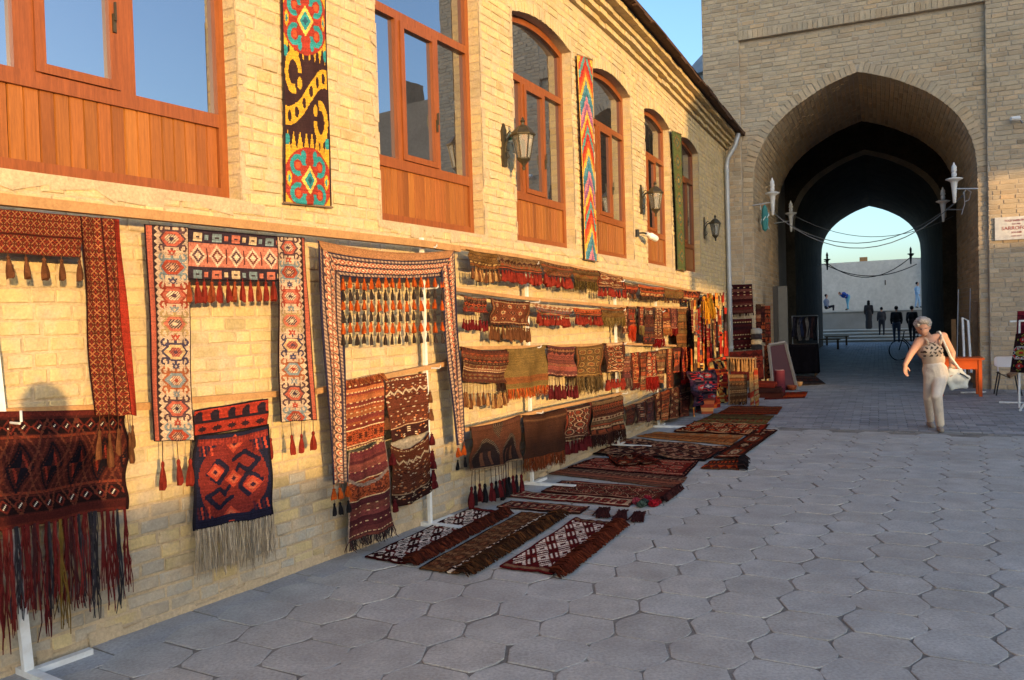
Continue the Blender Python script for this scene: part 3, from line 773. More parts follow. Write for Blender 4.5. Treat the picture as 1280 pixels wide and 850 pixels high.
# ================================================================ weaving: knot patterns computed as colour grids
def A(c): return np.array(c, float)
PAL = {
 'brown': dict(f=(96, 44, 28), d=(38, 20, 20), l=(206, 170, 120), a=(150, 62, 34), b=(70, 34, 30), g=(120, 96, 60)),
 'red':   dict(f=(140, 38, 26), d=(40, 18, 22), l=(214, 176, 128), a=(190, 74, 36), b=(70, 26, 30), g=(90, 70, 52)),
 'dark':  dict(f=(66, 28, 24), d=(24, 17, 22), l=(188, 168, 136), a=(120, 40, 28), b=(44, 34, 46), g=(96, 62, 40)),
 'olive': dict(f=(112, 84, 38), d=(56, 40, 22), l=(170, 138, 74), a=(130, 74, 34), b=(76, 58, 30), g=(96, 84, 50)),
 'tan':   dict(f=(150, 104, 60), d=(64, 40, 26), l=(200, 166, 112), a=(140, 70, 40), b=(90, 62, 40), g=(120, 104, 74)),
 'purple':dict(f=(74, 34, 38), d=(28, 20, 30), l=(176, 148, 124), a=(116, 46, 46), b=(50, 36, 58), g=(98, 72, 58)),
 'plum':  dict(f=(112, 56, 52), d=(50, 24, 30), l=(188, 140, 110), a=(150, 70, 60), b=(80, 40, 48), g=(140, 90, 60)),
 'salmon':dict(f=(176, 92, 66), d=(44, 34, 42), l=(216, 188, 156), a=(158, 54, 38), b=(92, 96, 100), g=(150, 116, 74)),
 'rust':  dict(f=(168, 60, 30), d=(60, 24, 18), l=(216, 160, 96), a=(196, 84, 40), b=(96, 34, 26), g=(130, 80, 42)),
}
for _p in PAL.values():
    for _k in _p: _p[_k] = tuple(float(c) for c in .70*np.array(_p[_k])+.30*np.array((126, 70, 38)))
def sym_tile(rg, w, h, p=.5):
    q = np.array([[1 if rg.random() < p else 0 for _ in range((w+1)//2)] for _ in range((h+1)//2)])
    q = np.concatenate([q, q[:, ::-1][:, (w % 2):]], 1); q = np.concatenate([q, q[::-1][(h % 2):]], 0); return q
def gul(rg, w, h, P, shape=None):
    y, x = np.mgrid[0:h, 0:w]; u = abs(x-(w-1)/2)/(w/2); v = abs(y-(h-1)/2)/(h/2); shape = shape or rg.choice(['dia', 'oct', 'hex'])
    d = u+v if shape == 'dia' else np.maximum(np.maximum(u, v), (u+v)*.68) if shape == 'oct' else np.maximum(v, u*.6+v*.55)
    seq = [P[k] for k in rg.sample(['l', 'a', 'd', 'b', 'g', 'a'], 5)]
    img = np.zeros((h, w, 3)); img[:] = P['f']
    for k, th in enumerate((.95, .80, .62, .42, .20)): img[d < th] = seq[k]
    t = sym_tile(rg, w, h, .4); m = (t == 1) & (d < .78) & (d > .45); img[m] = P['d'] if rg.random() < .5 else P['l']
    # hooks round the rim
    m = (d > .95) & (d < 1.15) & ((x+y) % 3 == 0); img[m] = P['d']
    return img
def band(rg, w, h, P, kind=None):
    img = np.zeros((h, w, 3)); y, x = np.mgrid[0:h, 0:w]; kind = kind or rg.choice(['plain', 'zig', 'dia', 'dots', 'tile', 'tile', 'tile', 'hook', 'check'])
    c1, c2, c3 = [P[k] for k in rg.sample(['f', 'd', rg.choice(['l', 'g', 'a']), 'a', 'b', 'g'], 3)]
    img[:] = c1 if kind != 'plain' else P[rg.choice(['f', 'a', 'b'])]
    if kind == 'zig': p = max(4, h*2); t = abs((x % p)-p/2)*2/p*h; img[y < t] = c2
    elif kind == 'dia': p = max(4, h); d = abs((x % p)-(p-1)/2)+abs(y-(h-1)/2); img[d < h*.5] = c2; img[d < h*.22] = c3
    elif kind == 'dots': img[((x//2+y//2) % 2 == 0) & (x % 4 < 2)] = c2
    elif kind == 'tile':
        tw = max(5, h+rg.choice([0, 1, 2])); t = sym_tile(rg, tw, h, .5); img[t[y, x % tw] == 1] = c2
        if rg.random() < .5: t = sym_tile(rg, tw, h, .2); img[t[y, x % tw] == 1] = c3
    elif kind == 'hook': p = max(6, h+2); img[((x % p) < 2) | ((y < 2) & ((x % p) < p-2))] = c2
    elif kind == 'check': img[((x//max(1, h//3)+y//max(1, h//3)) % 2 == 0)] = c2
    return img
def put(img, y0, y1, x0, x1, src): img[y0:y1, x0:x1] = src[:y1-y0, :x1-x0]
def p_bands(rg, w, h, P, lo=3, hi=7):
    img = np.zeros((h, w, 3)); y = 0
    while y < h:
        b = rg.randint(lo, hi) if h > 14 else rg.randint(2, 4); e = min(h, y+b); put(img, y, e, 0, w, band(rg, w, e-y, P)); y = e
        if rg.random() < .6 and y < h: img[y:y+1] = P['d']; y += 1
    return img
def p_guls(rg, w, h, P, nx=None, ny=None, border=True):
    img = np.zeros((h, w, 3)); img[:] = P['f']
    bw = max(2, min(w, h)//8) if border else 0
    iw, ih = w-2*bw, h-2*bw
    gw = max(7, min(iw, ih)//(2 if min(iw, ih) < 34 else 3)); nx = nx or max(1, round(iw/gw)); ny = ny or max(1, round(ih/gw*1.1))
    ga, gb_ = gul(rg, max(4, iw//nx), max(4, ih//ny), P), gul(rg, max(4, iw//nx), max(4, ih//ny), P)
    for j in range(ny):
        for i in range(nx):
            g = ga if (i+j) % 2 == 0 else gb_; put(img, bw+j*(ih//ny), min(h-bw, bw+(j+1)*(ih//ny)), bw+i*(iw//nx), min(w-bw, bw+(i+1)*(iw//nx)), g)
    if border:
        b = band(rg, w, bw-1, P, rg.choice(['tile', 'dia', 'tile'])); img[:bw-1] = b; img[h-bw+1:] = b
        b = np.transpose(band(rg, h, bw-1, P, rg.choice(['tile', 'dia'])), (1, 0, 2)); img[:, :bw-1] = b; img[:, w-bw+1:] = b
        img[bw-1:h-bw+1, bw-1] = P['d']; img[bw-1:h-bw+1, w-bw] = P['d']; img[bw-1, bw-1:w-bw+1] = P['l']; img[h-bw, bw-1:w-bw+1] = P['l']
        img[0] = img[-1] = P['d']; img[:, 0] = img[:, -1] = P['d']
    return img
def p_lattice(rg, w, h, P, tw=12, th=12):
    """cream lattice of hooks outlined in dark wool"""
    img = np.zeros((h, w, 3)); img[:] = P['l']; y, x = np.mgrid[0:h, 0:w]; X = abs((x % (2*tw))-tw); Y = abs((y % (2*th))-th)
    d = X/tw+Y/th; img[(abs(d-1) < .13)] = P['d']; img[(abs(d-.55) < .09)] = P['a']; img[(abs(d-1.45) < .09)] = P['a']; img[d < .2] = P['d']; img[d > 1.8] = P['d']
    img[(X < 2) & (d > .55) & (d < 1)] = P['d']; img[(Y < 2) & (d > .55) & (d < .95)] = P['d']
    img[(X > tw-2) & (d < 1.5) & (d > 1.0)] = P['d']; img[(Y > th-2) & (d > 1.05) & (d < 1.5)] = P['a']
    b = 4; img[:b] = band(rg, w, b, P, 'zig'); img[-b:] = band(rg, w, b, P, 'zig'); img[:, :2] = P['d']; img[:, -2:] = P['d']; img[:1] = P['d']; img[-1:] = P['d']; img[b:b+2] = P['d']; img[-b-2:-b] = P['d']
    return img
HOOKQ = ["..111...", ".1...1..", "1..1.1.1", "1..1.111", ".11.1122", "...11223", "..112233", ".1122334"]
def medallion(cols, bg=None):
    q = np.array([[0 if c == '.' else int(c) for c in r] for r in HOOKQ]); q = np.concatenate([q, q[:, ::-1]], 1); return np.concatenate([q, q[::-1]], 0)
def blit(img, m, cols, cy, cx, sx=1.0, sy=1.0):
    H, W = m.shape; hh, ww = max(3, int(H*sy)), max(3, int(W*sx))
    for j in range(hh):
        for i in range(ww):
            k = m[min(H-1, int((j+.5)/sy)), min(W-1, int((i+.5)/sx))]; yy, xx = int(cy-hh/2+j), int(cx-ww/2+i)
            if k and 0 <= yy < img.shape[0] and 0 <= xx < img.shape[1]: img[yy, xx] = cols[k-1]
def p_medstrip(rg, w, h, P, side):
    """cream strip with hooked medallions, salmon selvedge with dark teeth on one side"""
    img = np.zeros((h, w, 3)); CR_ = (190, 158, 126); img[:] = CR_; y, x = np.mgrid[0:h, 0:w].astype(float)
    e = int(w*.17); tooth = 1.5+abs((y % 7)-3.5)*.9
    if side < 0: img[:, :e] = (178, 86, 62); img[(x >= e-1) & (x < e+tooth-1)] = (58, 40, 40)
    else: img[:, w-e:] = (178, 86, 62); img[(x < w-e+1) & (x > w-e-tooth)] = (58, 40, 40)
    c0 = (w+e+2)/2 if side < 0 else (w-e-2)/2; k = 0
    sets = [[(84, 58, 60), (178, 84, 62), (196, 166, 132), (70, 52, 62)], [(112, 124, 126), (160, 64, 42), (88, 54, 56), (190, 140, 104)], [(150, 58, 40), (180, 92, 68), (204, 178, 142), (88, 56, 60)], [(160, 130, 82), (186, 98, 72), (70, 48, 52), (196, 166, 132)], [(66, 58, 78), (206, 164, 112), (176, 88, 64), (90, 60, 66)], [(156, 84, 50), (118, 126, 126), (196, 166, 132), (156, 62, 42)]]
    sp_ = h/7.6; R = (w-e)*.30; yy = R*1.1
    while yy < h+R:
        X = (x-c0)/R; Y = (y-yy)/R; ax, ay = abs(X), abs(Y); c = sets[k % 6]
        hk = np.hypot(ax-.98, ay-.86); img[(abs(hk-.27) < .10) & ~((ax < .98) & (ay > .86) & (ax > .80))] = c[0]
        img[(abs(ax-.72) < .12) & (ay > .42) & (ay < .86)] = c[0]; img[(ax > .85) & (ax < 1.15) & (ay < .12)] = c[0]; img[(ax < .12) & (ay > .85) & (ay < 1.08)] = c[0]
        d = np.maximum(ay, ax*.62+ay*.55); img[d < .80] = c[0]; img[d < .66] = c[1]; img[d < .42] = c[2]; img[(d < .42) & ((np.floor(x)+np.floor(y)) % 3 == 0)] = c[3]; img[d < .16] = c[3]
        Y2 = abs(y-(yy+sp_/2))/R; q = np.maximum(ax+Y2*.2, Y2+ax*.2); s_ = ax+Y2; img[(s_ < .34)] = [(168, 62, 44), (66, 62, 84), (118, 124, 124)][k % 3]; img[(abs(ax-.30) < .08) & (abs(Y2-.18) < .07)] = [(168, 62, 44), (66, 62, 84), (118, 124, 124)][k % 3]; img[s_ < .12] = CR_
        yy += sp_; k += 1
    img[:, 0] = img[:, -1] = (40, 26, 30); img[0] = img[-1] = (40, 26, 30); return img
def p_crossdots(rg, w, h, P, cell=9):
    """red-brown ground, four-part cross flowers outlined with cream dots"""
    y, x = np.mgrid[0:h, 0:w]; img = np.zeros((h, w, 3)); img[:] = (92, 38, 24); X = abs((x % cell)-(cell-1)/2); Y = abs((y % cell)-(cell-1)/2)
    img[(X+Y < cell*.46)] = (136, 44, 28); img[(abs(X-Y) < .6) & (X > 0.5) & (X < cell*.42)] = (164, 118, 66); img[(X < 1) & (Y < 1)] = (170, 126, 74); img[((X < .6) | (Y < .6)) & (X+Y > 1.5) & (X+Y < cell*.4)] = (56, 22, 20)
    return img
def p_border(rg, w, h):           # octagons between guard stripes, running along y
    y, x = np.mgrid[0:h, 0:w]; img = np.zeros((h, w, 3)); img[:] = (78, 54, 56); u = x/(w-1)
    cell = max(6, int(w*.30)); col_ = np.floor((u-.2)/.3); X = abs((u-.2) % .3-.15)*w; Y = abs(((y+col_*cell/2) % cell)-(cell-1)/2); d = np.maximum(np.maximum(X, Y), (X+Y)*.7)
    img[d < cell*.46] = (196, 150, 112); img[d < cell*.34] = (170, 82, 56); img[d < cell*.18] = (222, 190, 150)
    g = (u < .2) | (u > .8); img[g] = (178, 142, 112); img[g & ((y//2) % 2 == 0)] = (120, 92, 80)
    img[(u < .05) | (u > .95)] = (44, 40, 60); img[(abs(u-.2) < .03) | (abs(u-.8) < .03)] = (60, 48, 58); return img
def p_ikat(w, h):
    y, x = np.mgrid[0:h, 0:w].astype(float); u = x/(w-1)*2-1; v = y/h; img = np.zeros((h, w, 3)); Y_, K_, R_, T_, W_ = (222, 164, 34), (58, 32, 30), (172, 52, 32), (44, 146, 146), (236, 190, 80)
    img[:] = Y_
    tooth = lambda n: 1-abs(((u+1)/2*n) % 1*2-1)
    def dark(c, hh):
        m = (v > c-hh+.06*tooth(8)) & (v < c+hh-.06*tooth(8)); img[m] = K_; q = (v-c)/.118
        # broad S scroll with curled ends
        sc = abs(q+.55*np.sin(u*1.9)) < .25; img[sc & m] = Y_
        for cx, cy in ((-.58, -.62), (.58, .62)):
            r = np.hypot((u-cx)*1.0, (q-cy)*.62); th = np.arctan2((q-cy)*.62*np.sign(cy), (u-cx)*np.sign(cx)); img[m & (r < .36) & (r > .20) & (th > -1.9)] = Y_; img[m & (np.hypot(u-cx*.55, (q-cy*.55)*.62) < .10)] = Y_
        for k in range(6):
            cx = -.78+k*.31; cy = -.55*math.sin(cx*1.9); r = np.hypot((u-cx)/.08, (q-cy)/.15); img[m & (r < 1)] = K_
    def med(cv, sv):
        q = (v-cv)/sv; r = np.hypot(u*.99, q); img[r < 1.03] = R_
        for sx in (-1, 1):
            for sy in (-1, 1):
                a = np.hypot((u-sx*.48), (q-sy*.44)*.9); t = np.arctan2(q-sy*.44, (u-sx*.48)*sx)*sy; img[(a < .31) & (a > .16) & (t > -2.0)] = T_; img[(a < .10)] = (214, 84, 40)
                a = np.hypot((u-sx*.26)/.10, (q-sy*.74)/.18); img[a < 1] = T_
        a = abs(u)/.33+abs(q)/.42; img[a < 1.1] = W_; img[a < .72] = T_; img[a < .35] = (40, 90, 110)
        for sx in (-1, 1): a = np.hypot((u-sx*.82)/.09, q/.24); img[a < 1] = Y_; img[a < .5] = T_
    dark(.17, .17); dark(.662, .168); med(.424, .104); med(.922, .10)
    for cy in (.30, .525, .80):
        for sx in (-1, 1): a = np.hypot((u-sx*.90)/.11, (v-cy)/.018); img[a < 1] = T_
    img[abs(u) > .96] = (44, 28, 28); return img
def p_chevron(w, h):
    y, x = np.mgrid[0:h, 0:w].astype(float); u = abs(x/(w-1)*2-1); rs = np.random.RandomState(3); j = np.repeat(rs.rand(1, w), h, 0)*.03
    t = (y/h*2.7-u*.34+j) % 1.0
    cols = [(196, 44, 32), (216, 84, 30), (232, 176, 60), (84, 140, 150), (56, 120, 140), (206, 120, 130), (150, 84, 130), (232, 176, 60), (210, 66, 40), (86, 150, 140)]
    idx = (t*len(cols)).astype(int) % len(cols); img = A(cols)[idx]; img[u > .93] = (224, 160, 60); return img
def p_green(w, h):
    y, x = np.mgrid[0:h, 0:w].astype(float); u = abs(x/(w-1)*2-1); v = (y % 22)/22; img = np.zeros((h, w, 3)); img[:] = (86, 96, 48); d = u+abs(v-.5)*2
    img[d < .85] = (128, 92, 44); img[d < .6] = (64, 92, 70); img[d < .3] = (150, 120, 60); img[u > .85] = (60, 70, 40); return img
def p_dragon(rg, w, h):
    """navy ground with brick-red angular hooked figures"""
    img = np.zeros((h, w, 3)); img[:] = (34, 34, 52); y, x = np.mgrid[0:h, 0:w]; c = (w-1)/2
    def pl(pts, th, col):
        for (x0, y0), (x1, y1) in zip(pts[:-1], pts[1:]):
            n = max(2, int(max(abs(x1-x0)*w, abs(y1-y0)*h)*2))
            for k in range(n+1):
                px, py = (x0+(x1-x0)*k/n)*w, (y0+(y1-y0)*k/n)*h; img[(abs(x-px) < th) & (abs(y-py) < th)] = col
    R1, R2 = (150, 48, 36), (186, 64, 42)
    fld = (abs(x-c)/(w*.44)) ** 2+((y-h*.5)/(h*.44))**2 < 1.0; img[fld] = (122, 40, 34)
    pl([(.16, .42), (.30, .28), (.42, .38), (.30, .52), (.20, .46)], 1.6, (34, 30, 48)); pl([(.84, .56), (.70, .70), (.58, .60), (.70, .46), (.80, .52)], 1.6, (34, 30, 48))
    pl([(.50, .30), (.66, .22), (.86, .34), (.70, .44), (.60, .36)], 1.6, (30, 28, 46)); pl([(.50, .70), (.34, .80), (.14, .66), (.30, .58), (.40, .66)], 1.6, (30, 28, 46)); pl([(.42, .62), (.58, .38)], 1.4, (30, 28, 46))
    for cx, cy in ((.5, .12), (.5, .90), (.5, .5), (.26, .40), (.74, .60)):
        d = abs(x-cx*w)/(.10*w)+abs(y-cy*h)/(.085*h); img[d < 1.15] = R2; img[d < .7] = (196, 90, 60); img[d < .35] = (60, 34, 48)
    for cx, cy, s in ((.14, .14, 1), (.86, .86, -1), (.86, .16, 1), (.14, .84, 1)):
        for k in range(4): pl([(cx-.10+k*.05, cy-.07), (cx-.06+k*.05, cy+.07)], .8, R2 if k % 2 else (86, 34, 40))
    for yy in (int(h*.90), int(h*.05)):
        b = band(rg, w, max(4, h//14), dict(f=(34, 34, 52), d=(34, 34, 52), l=(150, 48, 36), a=(150, 48, 36), b=(34, 30, 48), g=(120, 40, 34)), 'tile'); put(img, yy, min(h, yy+b.shape[0]), 0, w, b)
    img[:, :2] = img[:, -2:] = (30, 26, 34); img[-2:] = img[:1] = (30, 24, 32); return img
def p_stripe(rg, w, h, cols, mot=None):
    img = np.zeros((h, w, 3)); y = 0; k = 0
    while y < h:
        b = rg.randint(2, max(3, h//12)); img[y:y+b] = np.array(cols[k % len(cols)])*rg.uniform(.9, 1.1); 
        if rg.random() < .35:
            for q in range(0, w, rg.choice([3, 5, 7])): img[y:y+1, q:q+2] = (206, 170, 120)
        y += b; k += rg.choice([1, 1, 2])
    if mot:
        a, b = int(h*mot[0]), int(h*mot[1]); img[a:b] = band(rg, w, b-a, PAL['rust'], 'tile'); img[a:a+1] = img[b-1:b] = (206, 170, 120)
    return img
RR = random.Random(77)
def grain(img, rs=np.random.RandomState(9), amt=.07):
    L_ = img.mean(-1, keepdims=True); img = (L_+(img-L_)*.90)*.90; g = 1+rs.randn(img.shape[0], img.shape[1], 1)*amt; row = 1+rs.randn(img.shape[0], 1, 1)*.05; return np.clip(img*g*row, 4, 250)

# ---------------------------------------------------------------- cloth surfaces
def cloth(name, fn, img, mat_=None, parent=None, thick=.007, origin=None, seg=1, sat=None):
    """fn(u,v)->world point; u along the width, v downwards; one quad per knot"""
    img = np.array(img, float)
    if sat: L_ = img.mean(-1, keepdims=True); img = np.clip((L_+(img-L_)*sat[0]-70)*sat[1]+70*sat[2], 3, 245)
    img = grain(img); ny, nx = img.shape[:2]
    P = np.array([[fn(i/nx, j/ny) for i in range(nx+1)] for j in range(ny+1)]); V = P.reshape(-1, 3)
    idx = np.arange((nx+1)*(ny+1)).reshape(ny+1, nx+1)
    F = np.stack([idx[1:, :-1], idx[1:, 1:], idx[:-1, 1:], idx[:-1, :-1]], -1).reshape(-1, 4)
    c = lin(img.reshape(-1, 3)); colr = np.concatenate([c, np.ones((len(c), 1))], 1)
    if parent is None:
        if origin is None: origin = V.mean(0); origin[2] = V[:, 2].min()
        V = V-origin
    me = _raw(name, V, [tuple(map(int, f)) for f in F], mat_ or MT['cloth'], colr, None, True)
    o = bpy.data.objects.new(name, me); COL.objects.link(o)
    if parent is None: o.location = Vector([float(q) for q in origin])
    else:
        L = Vector((0, 0, 0)); q = parent
        while q is not None: L += q.location; q = q.parent
        o.parent = parent; o.location = -L
    md = o.modifiers.new('thickness', 'SOLIDIFY'); md.thickness = thick; md.offset = -1
    return o
# tassels: cord, bound head, skirt of strands
def tassel_mesh(col, cord=.35, seed=0, fat=1.0, cordcol=None):
    rg = random.Random(seed); m = MB(); c = lin(col); cc = lin(cordcol) if cordcol else c*.8
    m.tube([(0, 0, 0), (rg.uniform(-.02, .02), 0, -cord*.5), (0, 0, -cord)], .022, 4, cc)
    n = 9; z0 = -cord
    prof = [(.03, 0), (.085, -.03), (.10, -.08), (.075, -.13)]; prof = [(r*fat, z) for r, z in prof]
    V = []; F = []
    rings = prof+[(.13*fat, -.30*(1-cord)-.1), (.17*fat, -(1-cord)*.72), (.17*fat, -(1-cord))]
    for i, (r, z) in enumerate(rings):
        for k in range(n):
            a = k*2*math.pi/n; rr = r*(1+(.22 if k % 2 else -.12)*(i > 3)); zz = z*(1+rg.uniform(-.10, .06)*(i == len(rings)-1)); V.append((rr*math.cos(a), rr*.8*math.sin(a), z0+zz))
    for i in range(len(rings)-1):
        for k in range(n): F.append((i*n+k, i*n+(k+1) % n, (i+1)*n+(k+1) % n, (i+1)*n+k))
    F.append(tuple((len(rings)-1)*n+k for k in range(n)))
    b0 = len(m.f); m.add(V, F, None)
    for q in range(b0, len(m.f)): t = rg.uniform(.7, 1.2); m.c[q] = tuple(c*t)
    return _raw('tassel', m.v, m.f, MT['yarn'], _colarr(m.c), None, False)
TC = dict(red=(116, 38, 27), crimson=(92, 24, 24), orange=(158, 68, 22), dark=(52, 42, 38), brown=(92, 56, 34), rust=(128, 58, 32), maroon=(76, 22, 24), tan=(150, 110, 66), olive=(104, 86, 44), black=(26, 24, 26))
TM = {}
def tmesh(colr, cord=.35, fat=1.0, cordcol=None):
    k = (colr, cord, fat, cordcol)
    if k not in TM: TM[k] = [tassel_mesh(TC[colr], cord, 40+i, fat, cordcol) for i in range(3)]
    return RR.choice(TM[k])
def hang_tassel(parent, p, length, colr='red', width=None, cord=.35, fat=1.0, cordcol=None):
    wd = (width or length*.9)
    o = inst('tassel', tmesh(colr, cord, fat, cordcol), parent, p, rz=RR.uniform(0, 6.28), scale=(wd, wd, length)); o.rotation_euler = (RR.uniform(-.06, .06), RR.uniform(-.06, .06), RR.uniform(0, 6.28)); return o
def strand(m, p, L, r, col, rg, sway=.15, seg=3):
    P = [p]; dx, dy = rg.gauss(0, sway)*L, rg.gauss(0, sway)*L
    for k in range(1, seg+1): t = k/seg; P.append((p[0]+dx*t+rg.gauss(0, .004), p[1]+dy*t+rg.gauss(0, .004), p[2]-L*t))
    m.tube(P, [r]*seg+[r*.7], 3, col, cap=False)
def fringe(parent, edge, n, L, cols, r=.003, clump=1, sway=.08, name='fringe', seg=3):
    """edge(t)->point along the hem"""
    m = MB(); rg = random.Random(int(n*17+L*1000))
    cs = [lin(c) for c in cols]
    for i in range(n):
        t = (i+.5)/n+rg.uniform(-.3, .3)/n; p = edge(min(max(t, 0), 1)); c = cs[rg.randrange(len(cs))]; ll = L*rg.uniform(.78, 1.1)
        for k in range(clump): strand(m, (p[0]+rg.gauss(0, .004), p[1]+rg.gauss(0, .004), p[2]+.004), ll*rg.uniform(.85, 1.05), r*rg.uniform(.8, 1.3), tuple(c*rg.uniform(.7, 1.25)), rg, sway, seg)
    return tag(obj(name, m, MT['yarn'], parent), kind='stuff')
# hanging piece given by four picture corners on a plane a little off the wall
def hang_fn(cs, d=.16, sag=0.0, wav=.008, wn=2.0, bot=0.0, seed=0, curl=0.0):
    Q = [on_wall(x, y, d) for x, y in cs]          # TL TR BR BL
    rg = random.Random(seed); ph = rg.uniform(0, 6)
    def fn(u, v):
        s = (Q[0][0]*(1-u)+Q[1][0]*u)*(1-v)+(Q[3][0]*(1-u)+Q[2][0]*u)*v+.05*wav*math.sin(v*11+ph)*20*(Q[1][0]-Q[0][0])
        h = (Q[0][1]*(1-u)+Q[1][1]*u)*(1-v)+(Q[3][1]*(1-u)+Q[2][1]*u)*v
        h -= sag*4*u*(1-u)*(1-v*.6)
        dd = d+wav*1.5*math.sin(u*math.pi*2*wn+ph+v*.8)*(.2+.8*v)+.7*wav*math.sin(u*9+v*5+ph*2)+.35*wav*math.sin(u*21-v*8+ph)-bot*v+curl*(v**3)
        h += .25*wav*math.sin(u*13+ph)*v
        return wp(s, h, dd)
    return fn
# ================================================================ racks and rails on the shop wall
def rail(label, pts, d, r=.022, name='wooden_rail', group='wooden rails carrying the rugs', m_=None):
    """squared batten through picture points on the plane d in front of the wall"""
    Q = [on_wall(x, y, d) for x, y in pts]; m = MB(); n = max(3, int((Q[-1][0]-Q[0][0])/.5)); ss = np.linspace(Q[0][0], Q[-1][0], n+1); hh = np.interp(ss, [q[0] for q in Q], [q[1] for q in Q]); rg = random.Random(int(Q[0][0]*100))
    R = [(-r, -r), (r, -r), (r, r), (-r, r)]; V = []; F = []
    for s, h in zip(ss, hh):
        j = rg.uniform(-.003, .003)
        for a, b in R: V.append(wp(s, h-r+b, d-.03+a+j))
    for i in range(n):
        for k in range(4): F.append((i*4+k, i*4+(k+1) % 4, (i+1)*4+(k+1) % 4, (i+1)*4+k))
    F += [(3, 2, 1, 0), (n*4, n*4+1, n*4+2, n*4+3)]; m.add(V, F)
    o = tag(obj(name, m, m_ or MT['rawwood'], origin=None), label, 'rail', group); o['_d'] = 0; del o['_d']
    return lambda s: float(np.interp(s, ss, hh))
rail('long wooden batten along the wall above the three big door surrounds', [(-60, 234), (0, 241), (300, 274), (530, 300), (577, 307)], .20, .026)
rail('short wooden batten behind the dark red bag rug, at left edge', [(-60, 514), (0, 511), (192, 503)], .12, .02)
rail('wooden batten carrying the navy and red bag face', [(222, 498), (405, 485)], .12, .018)
rail('wooden batten carrying the two long saddlebags', [(398, 486), (480, 468), (560, 452)], .15, .018)
rail('thin wooden rail of the uppermost row of tasselled bands', [(572, 306), (660, 319), (770, 343), (884, 366)], .17, .016)
rail('thin wooden rail of the second row of tasselled bands', [(572, 359), (660, 371), (780, 382), (880, 384)], .17, .016)
rail('wooden rail of the third row, level with the lens', [(572, 433), (660, 432), (780, 428), (868, 432)], .17, .016)
rail('low wooden rail of the bottom row of dark rugs', [(585, 535), (680, 511), (780, 490)], .17, .016)
rail('low thin rail of the bottom row near the jewellery stall', [(781, 509), (820, 494), (866, 477)], .17, .012)
def stand(label, s, top, d=.10, foot=.42, hooks=(), lean=0.0):
    L = wp(s, 0, d); t = thing('display_stand', label, 'stand', L, 0, 'white metal display stands')
    def lb(m, a0, a1, b0, b1, z0, z1): m.box((a0, b0, z0), (a1, b1, z1), fn=lambda x, y, z: wp(s+x, z, d+y))
    m = MB(); pw = .022 if s < 2 else .014; m.box((-pw, -.014, .045), (pw, .014, top), fn=lambda x, y, z: wp(s+x-lean*z/top, z, d+y)); obj('post', m, MT['white'], t)
    m = MB(); lb(m, -.022, .022, -.08, foot, .008, .045); obj('foot', m, MT['white'], t)
    m = MB(); lb(m, .024, .30, -.018, .022, .008, .043); obj('foot', m, MT['white'], t)
    for h in hooks:
        m = MB(); sl = s-lean*h/top; m.tube([wp(sl+.03, h, d), wp(sl+.03, h, d+.11), wp(sl+.03, h+.01, d+.125), wp(sl+.03, h+(.06 if s < 2 else .025), d+.125)], .006, 6); obj('hook', m, MT['white'], t)
    return t
stand('white metal stand behind the dark fringed bag rug, at left edge', on_wall(30, 700, .1)[0], 2.28, .10, .40, (1.22, 2.2), .14)
stand('white metal stand between the second saddlebag and the right door-surround leg', on_wall(535, 560, .1)[0], 2.30, .10, .40, (1.27, 1.9, 2.22))
stand('white metal stand with broad foot under the rust fringed dark rug', on_wall(664, 560, .1)[0], 2.2, .10, .46, (.72, 1.36, 1.8, 2.17))
stand('white metal stand just left of the narrow hanging bags', on_wall(771, 470, .1)[0], 2.1, .10, .42, (.68, 1.3, 1.72, 2.08))
stand('white metal stand showing between the narrow bags, middle rows', on_wall(822, 470, .1)[0], 2.0, .10, .40, (1.28, 1.7))
# ================================================================ big door surrounds (three-sided hangings)
GRP_S = 'three-sided tasselled door surrounds'
def strip_img(img): return img
# A: red-brown surround cut by the left edge
def surround(name_label, top, left, right, imgs, group=GRP_S, d=.20, seed=1):
    """top/left/right: picture quads; the top band carries the thing, the legs are parts"""
    o = cloth('door_surround', hang_fn(top, d, wav=.004, sag=imgs.get('sag', 0), seed=seed), imgs['top']); tag(o, name_label, 'textile', group)
    for q, im, s in ((left, imgs.get('left'), 1), (right, imgs.get('right'), 2)):
        if q: cloth('side_panel', hang_fn(q, d+.002, wav=imgs.get('wav', .012), wn=.6, seed=seed+s), im, parent=o)
    return o
rg = random.Random(1)
t_img = np.concatenate([p_crossdots(rg, 170, 27, None, 9), np.tile(np.array([[(60, 24, 18)]]), (2, 170, 1)), p_crossdots(rg, 170, 22, None, 11)], 0)
r_img = np.concatenate([p_crossdots(rg, 27, 216, None, 9), p_crossdots(rg, 26, 216, None, 11)], 1); r_img[:, 27:29] = (54, 22, 18); r_img[:, -9:] = (150, 42, 26); r_img[:, -10:-9] = (60, 24, 18); r_img[:, :1] = (50, 20, 16)
oA = surround('dark red-brown door surround with cream cross pattern, at left edge', [(-60, 256), (101, 270), (101, 322), (-60, 312)], None, [(101, 270), (150, 274), (168, 519), (121, 519)], dict(top=t_img, right=r_img), seed=3)
for i in range(7):
    x = -38+i*22.5; p = on_wall(x+2, 313+(x+60)*.058, .20); hang_tassel(oA, wp(p[0], p[1]+.012, .202), .125, 'brown', .10, .18)
for x, y0, L in ((124, 519, .24), (135, 519, .28), (147, 519, .22), (158, 519, .27), (165, 517, .20)):
    p = on_wall(x, y0-3, .21); hang_tassel(oA, wp(p[0], p[1]+.01, .215), L, 'brown', .085, .40)
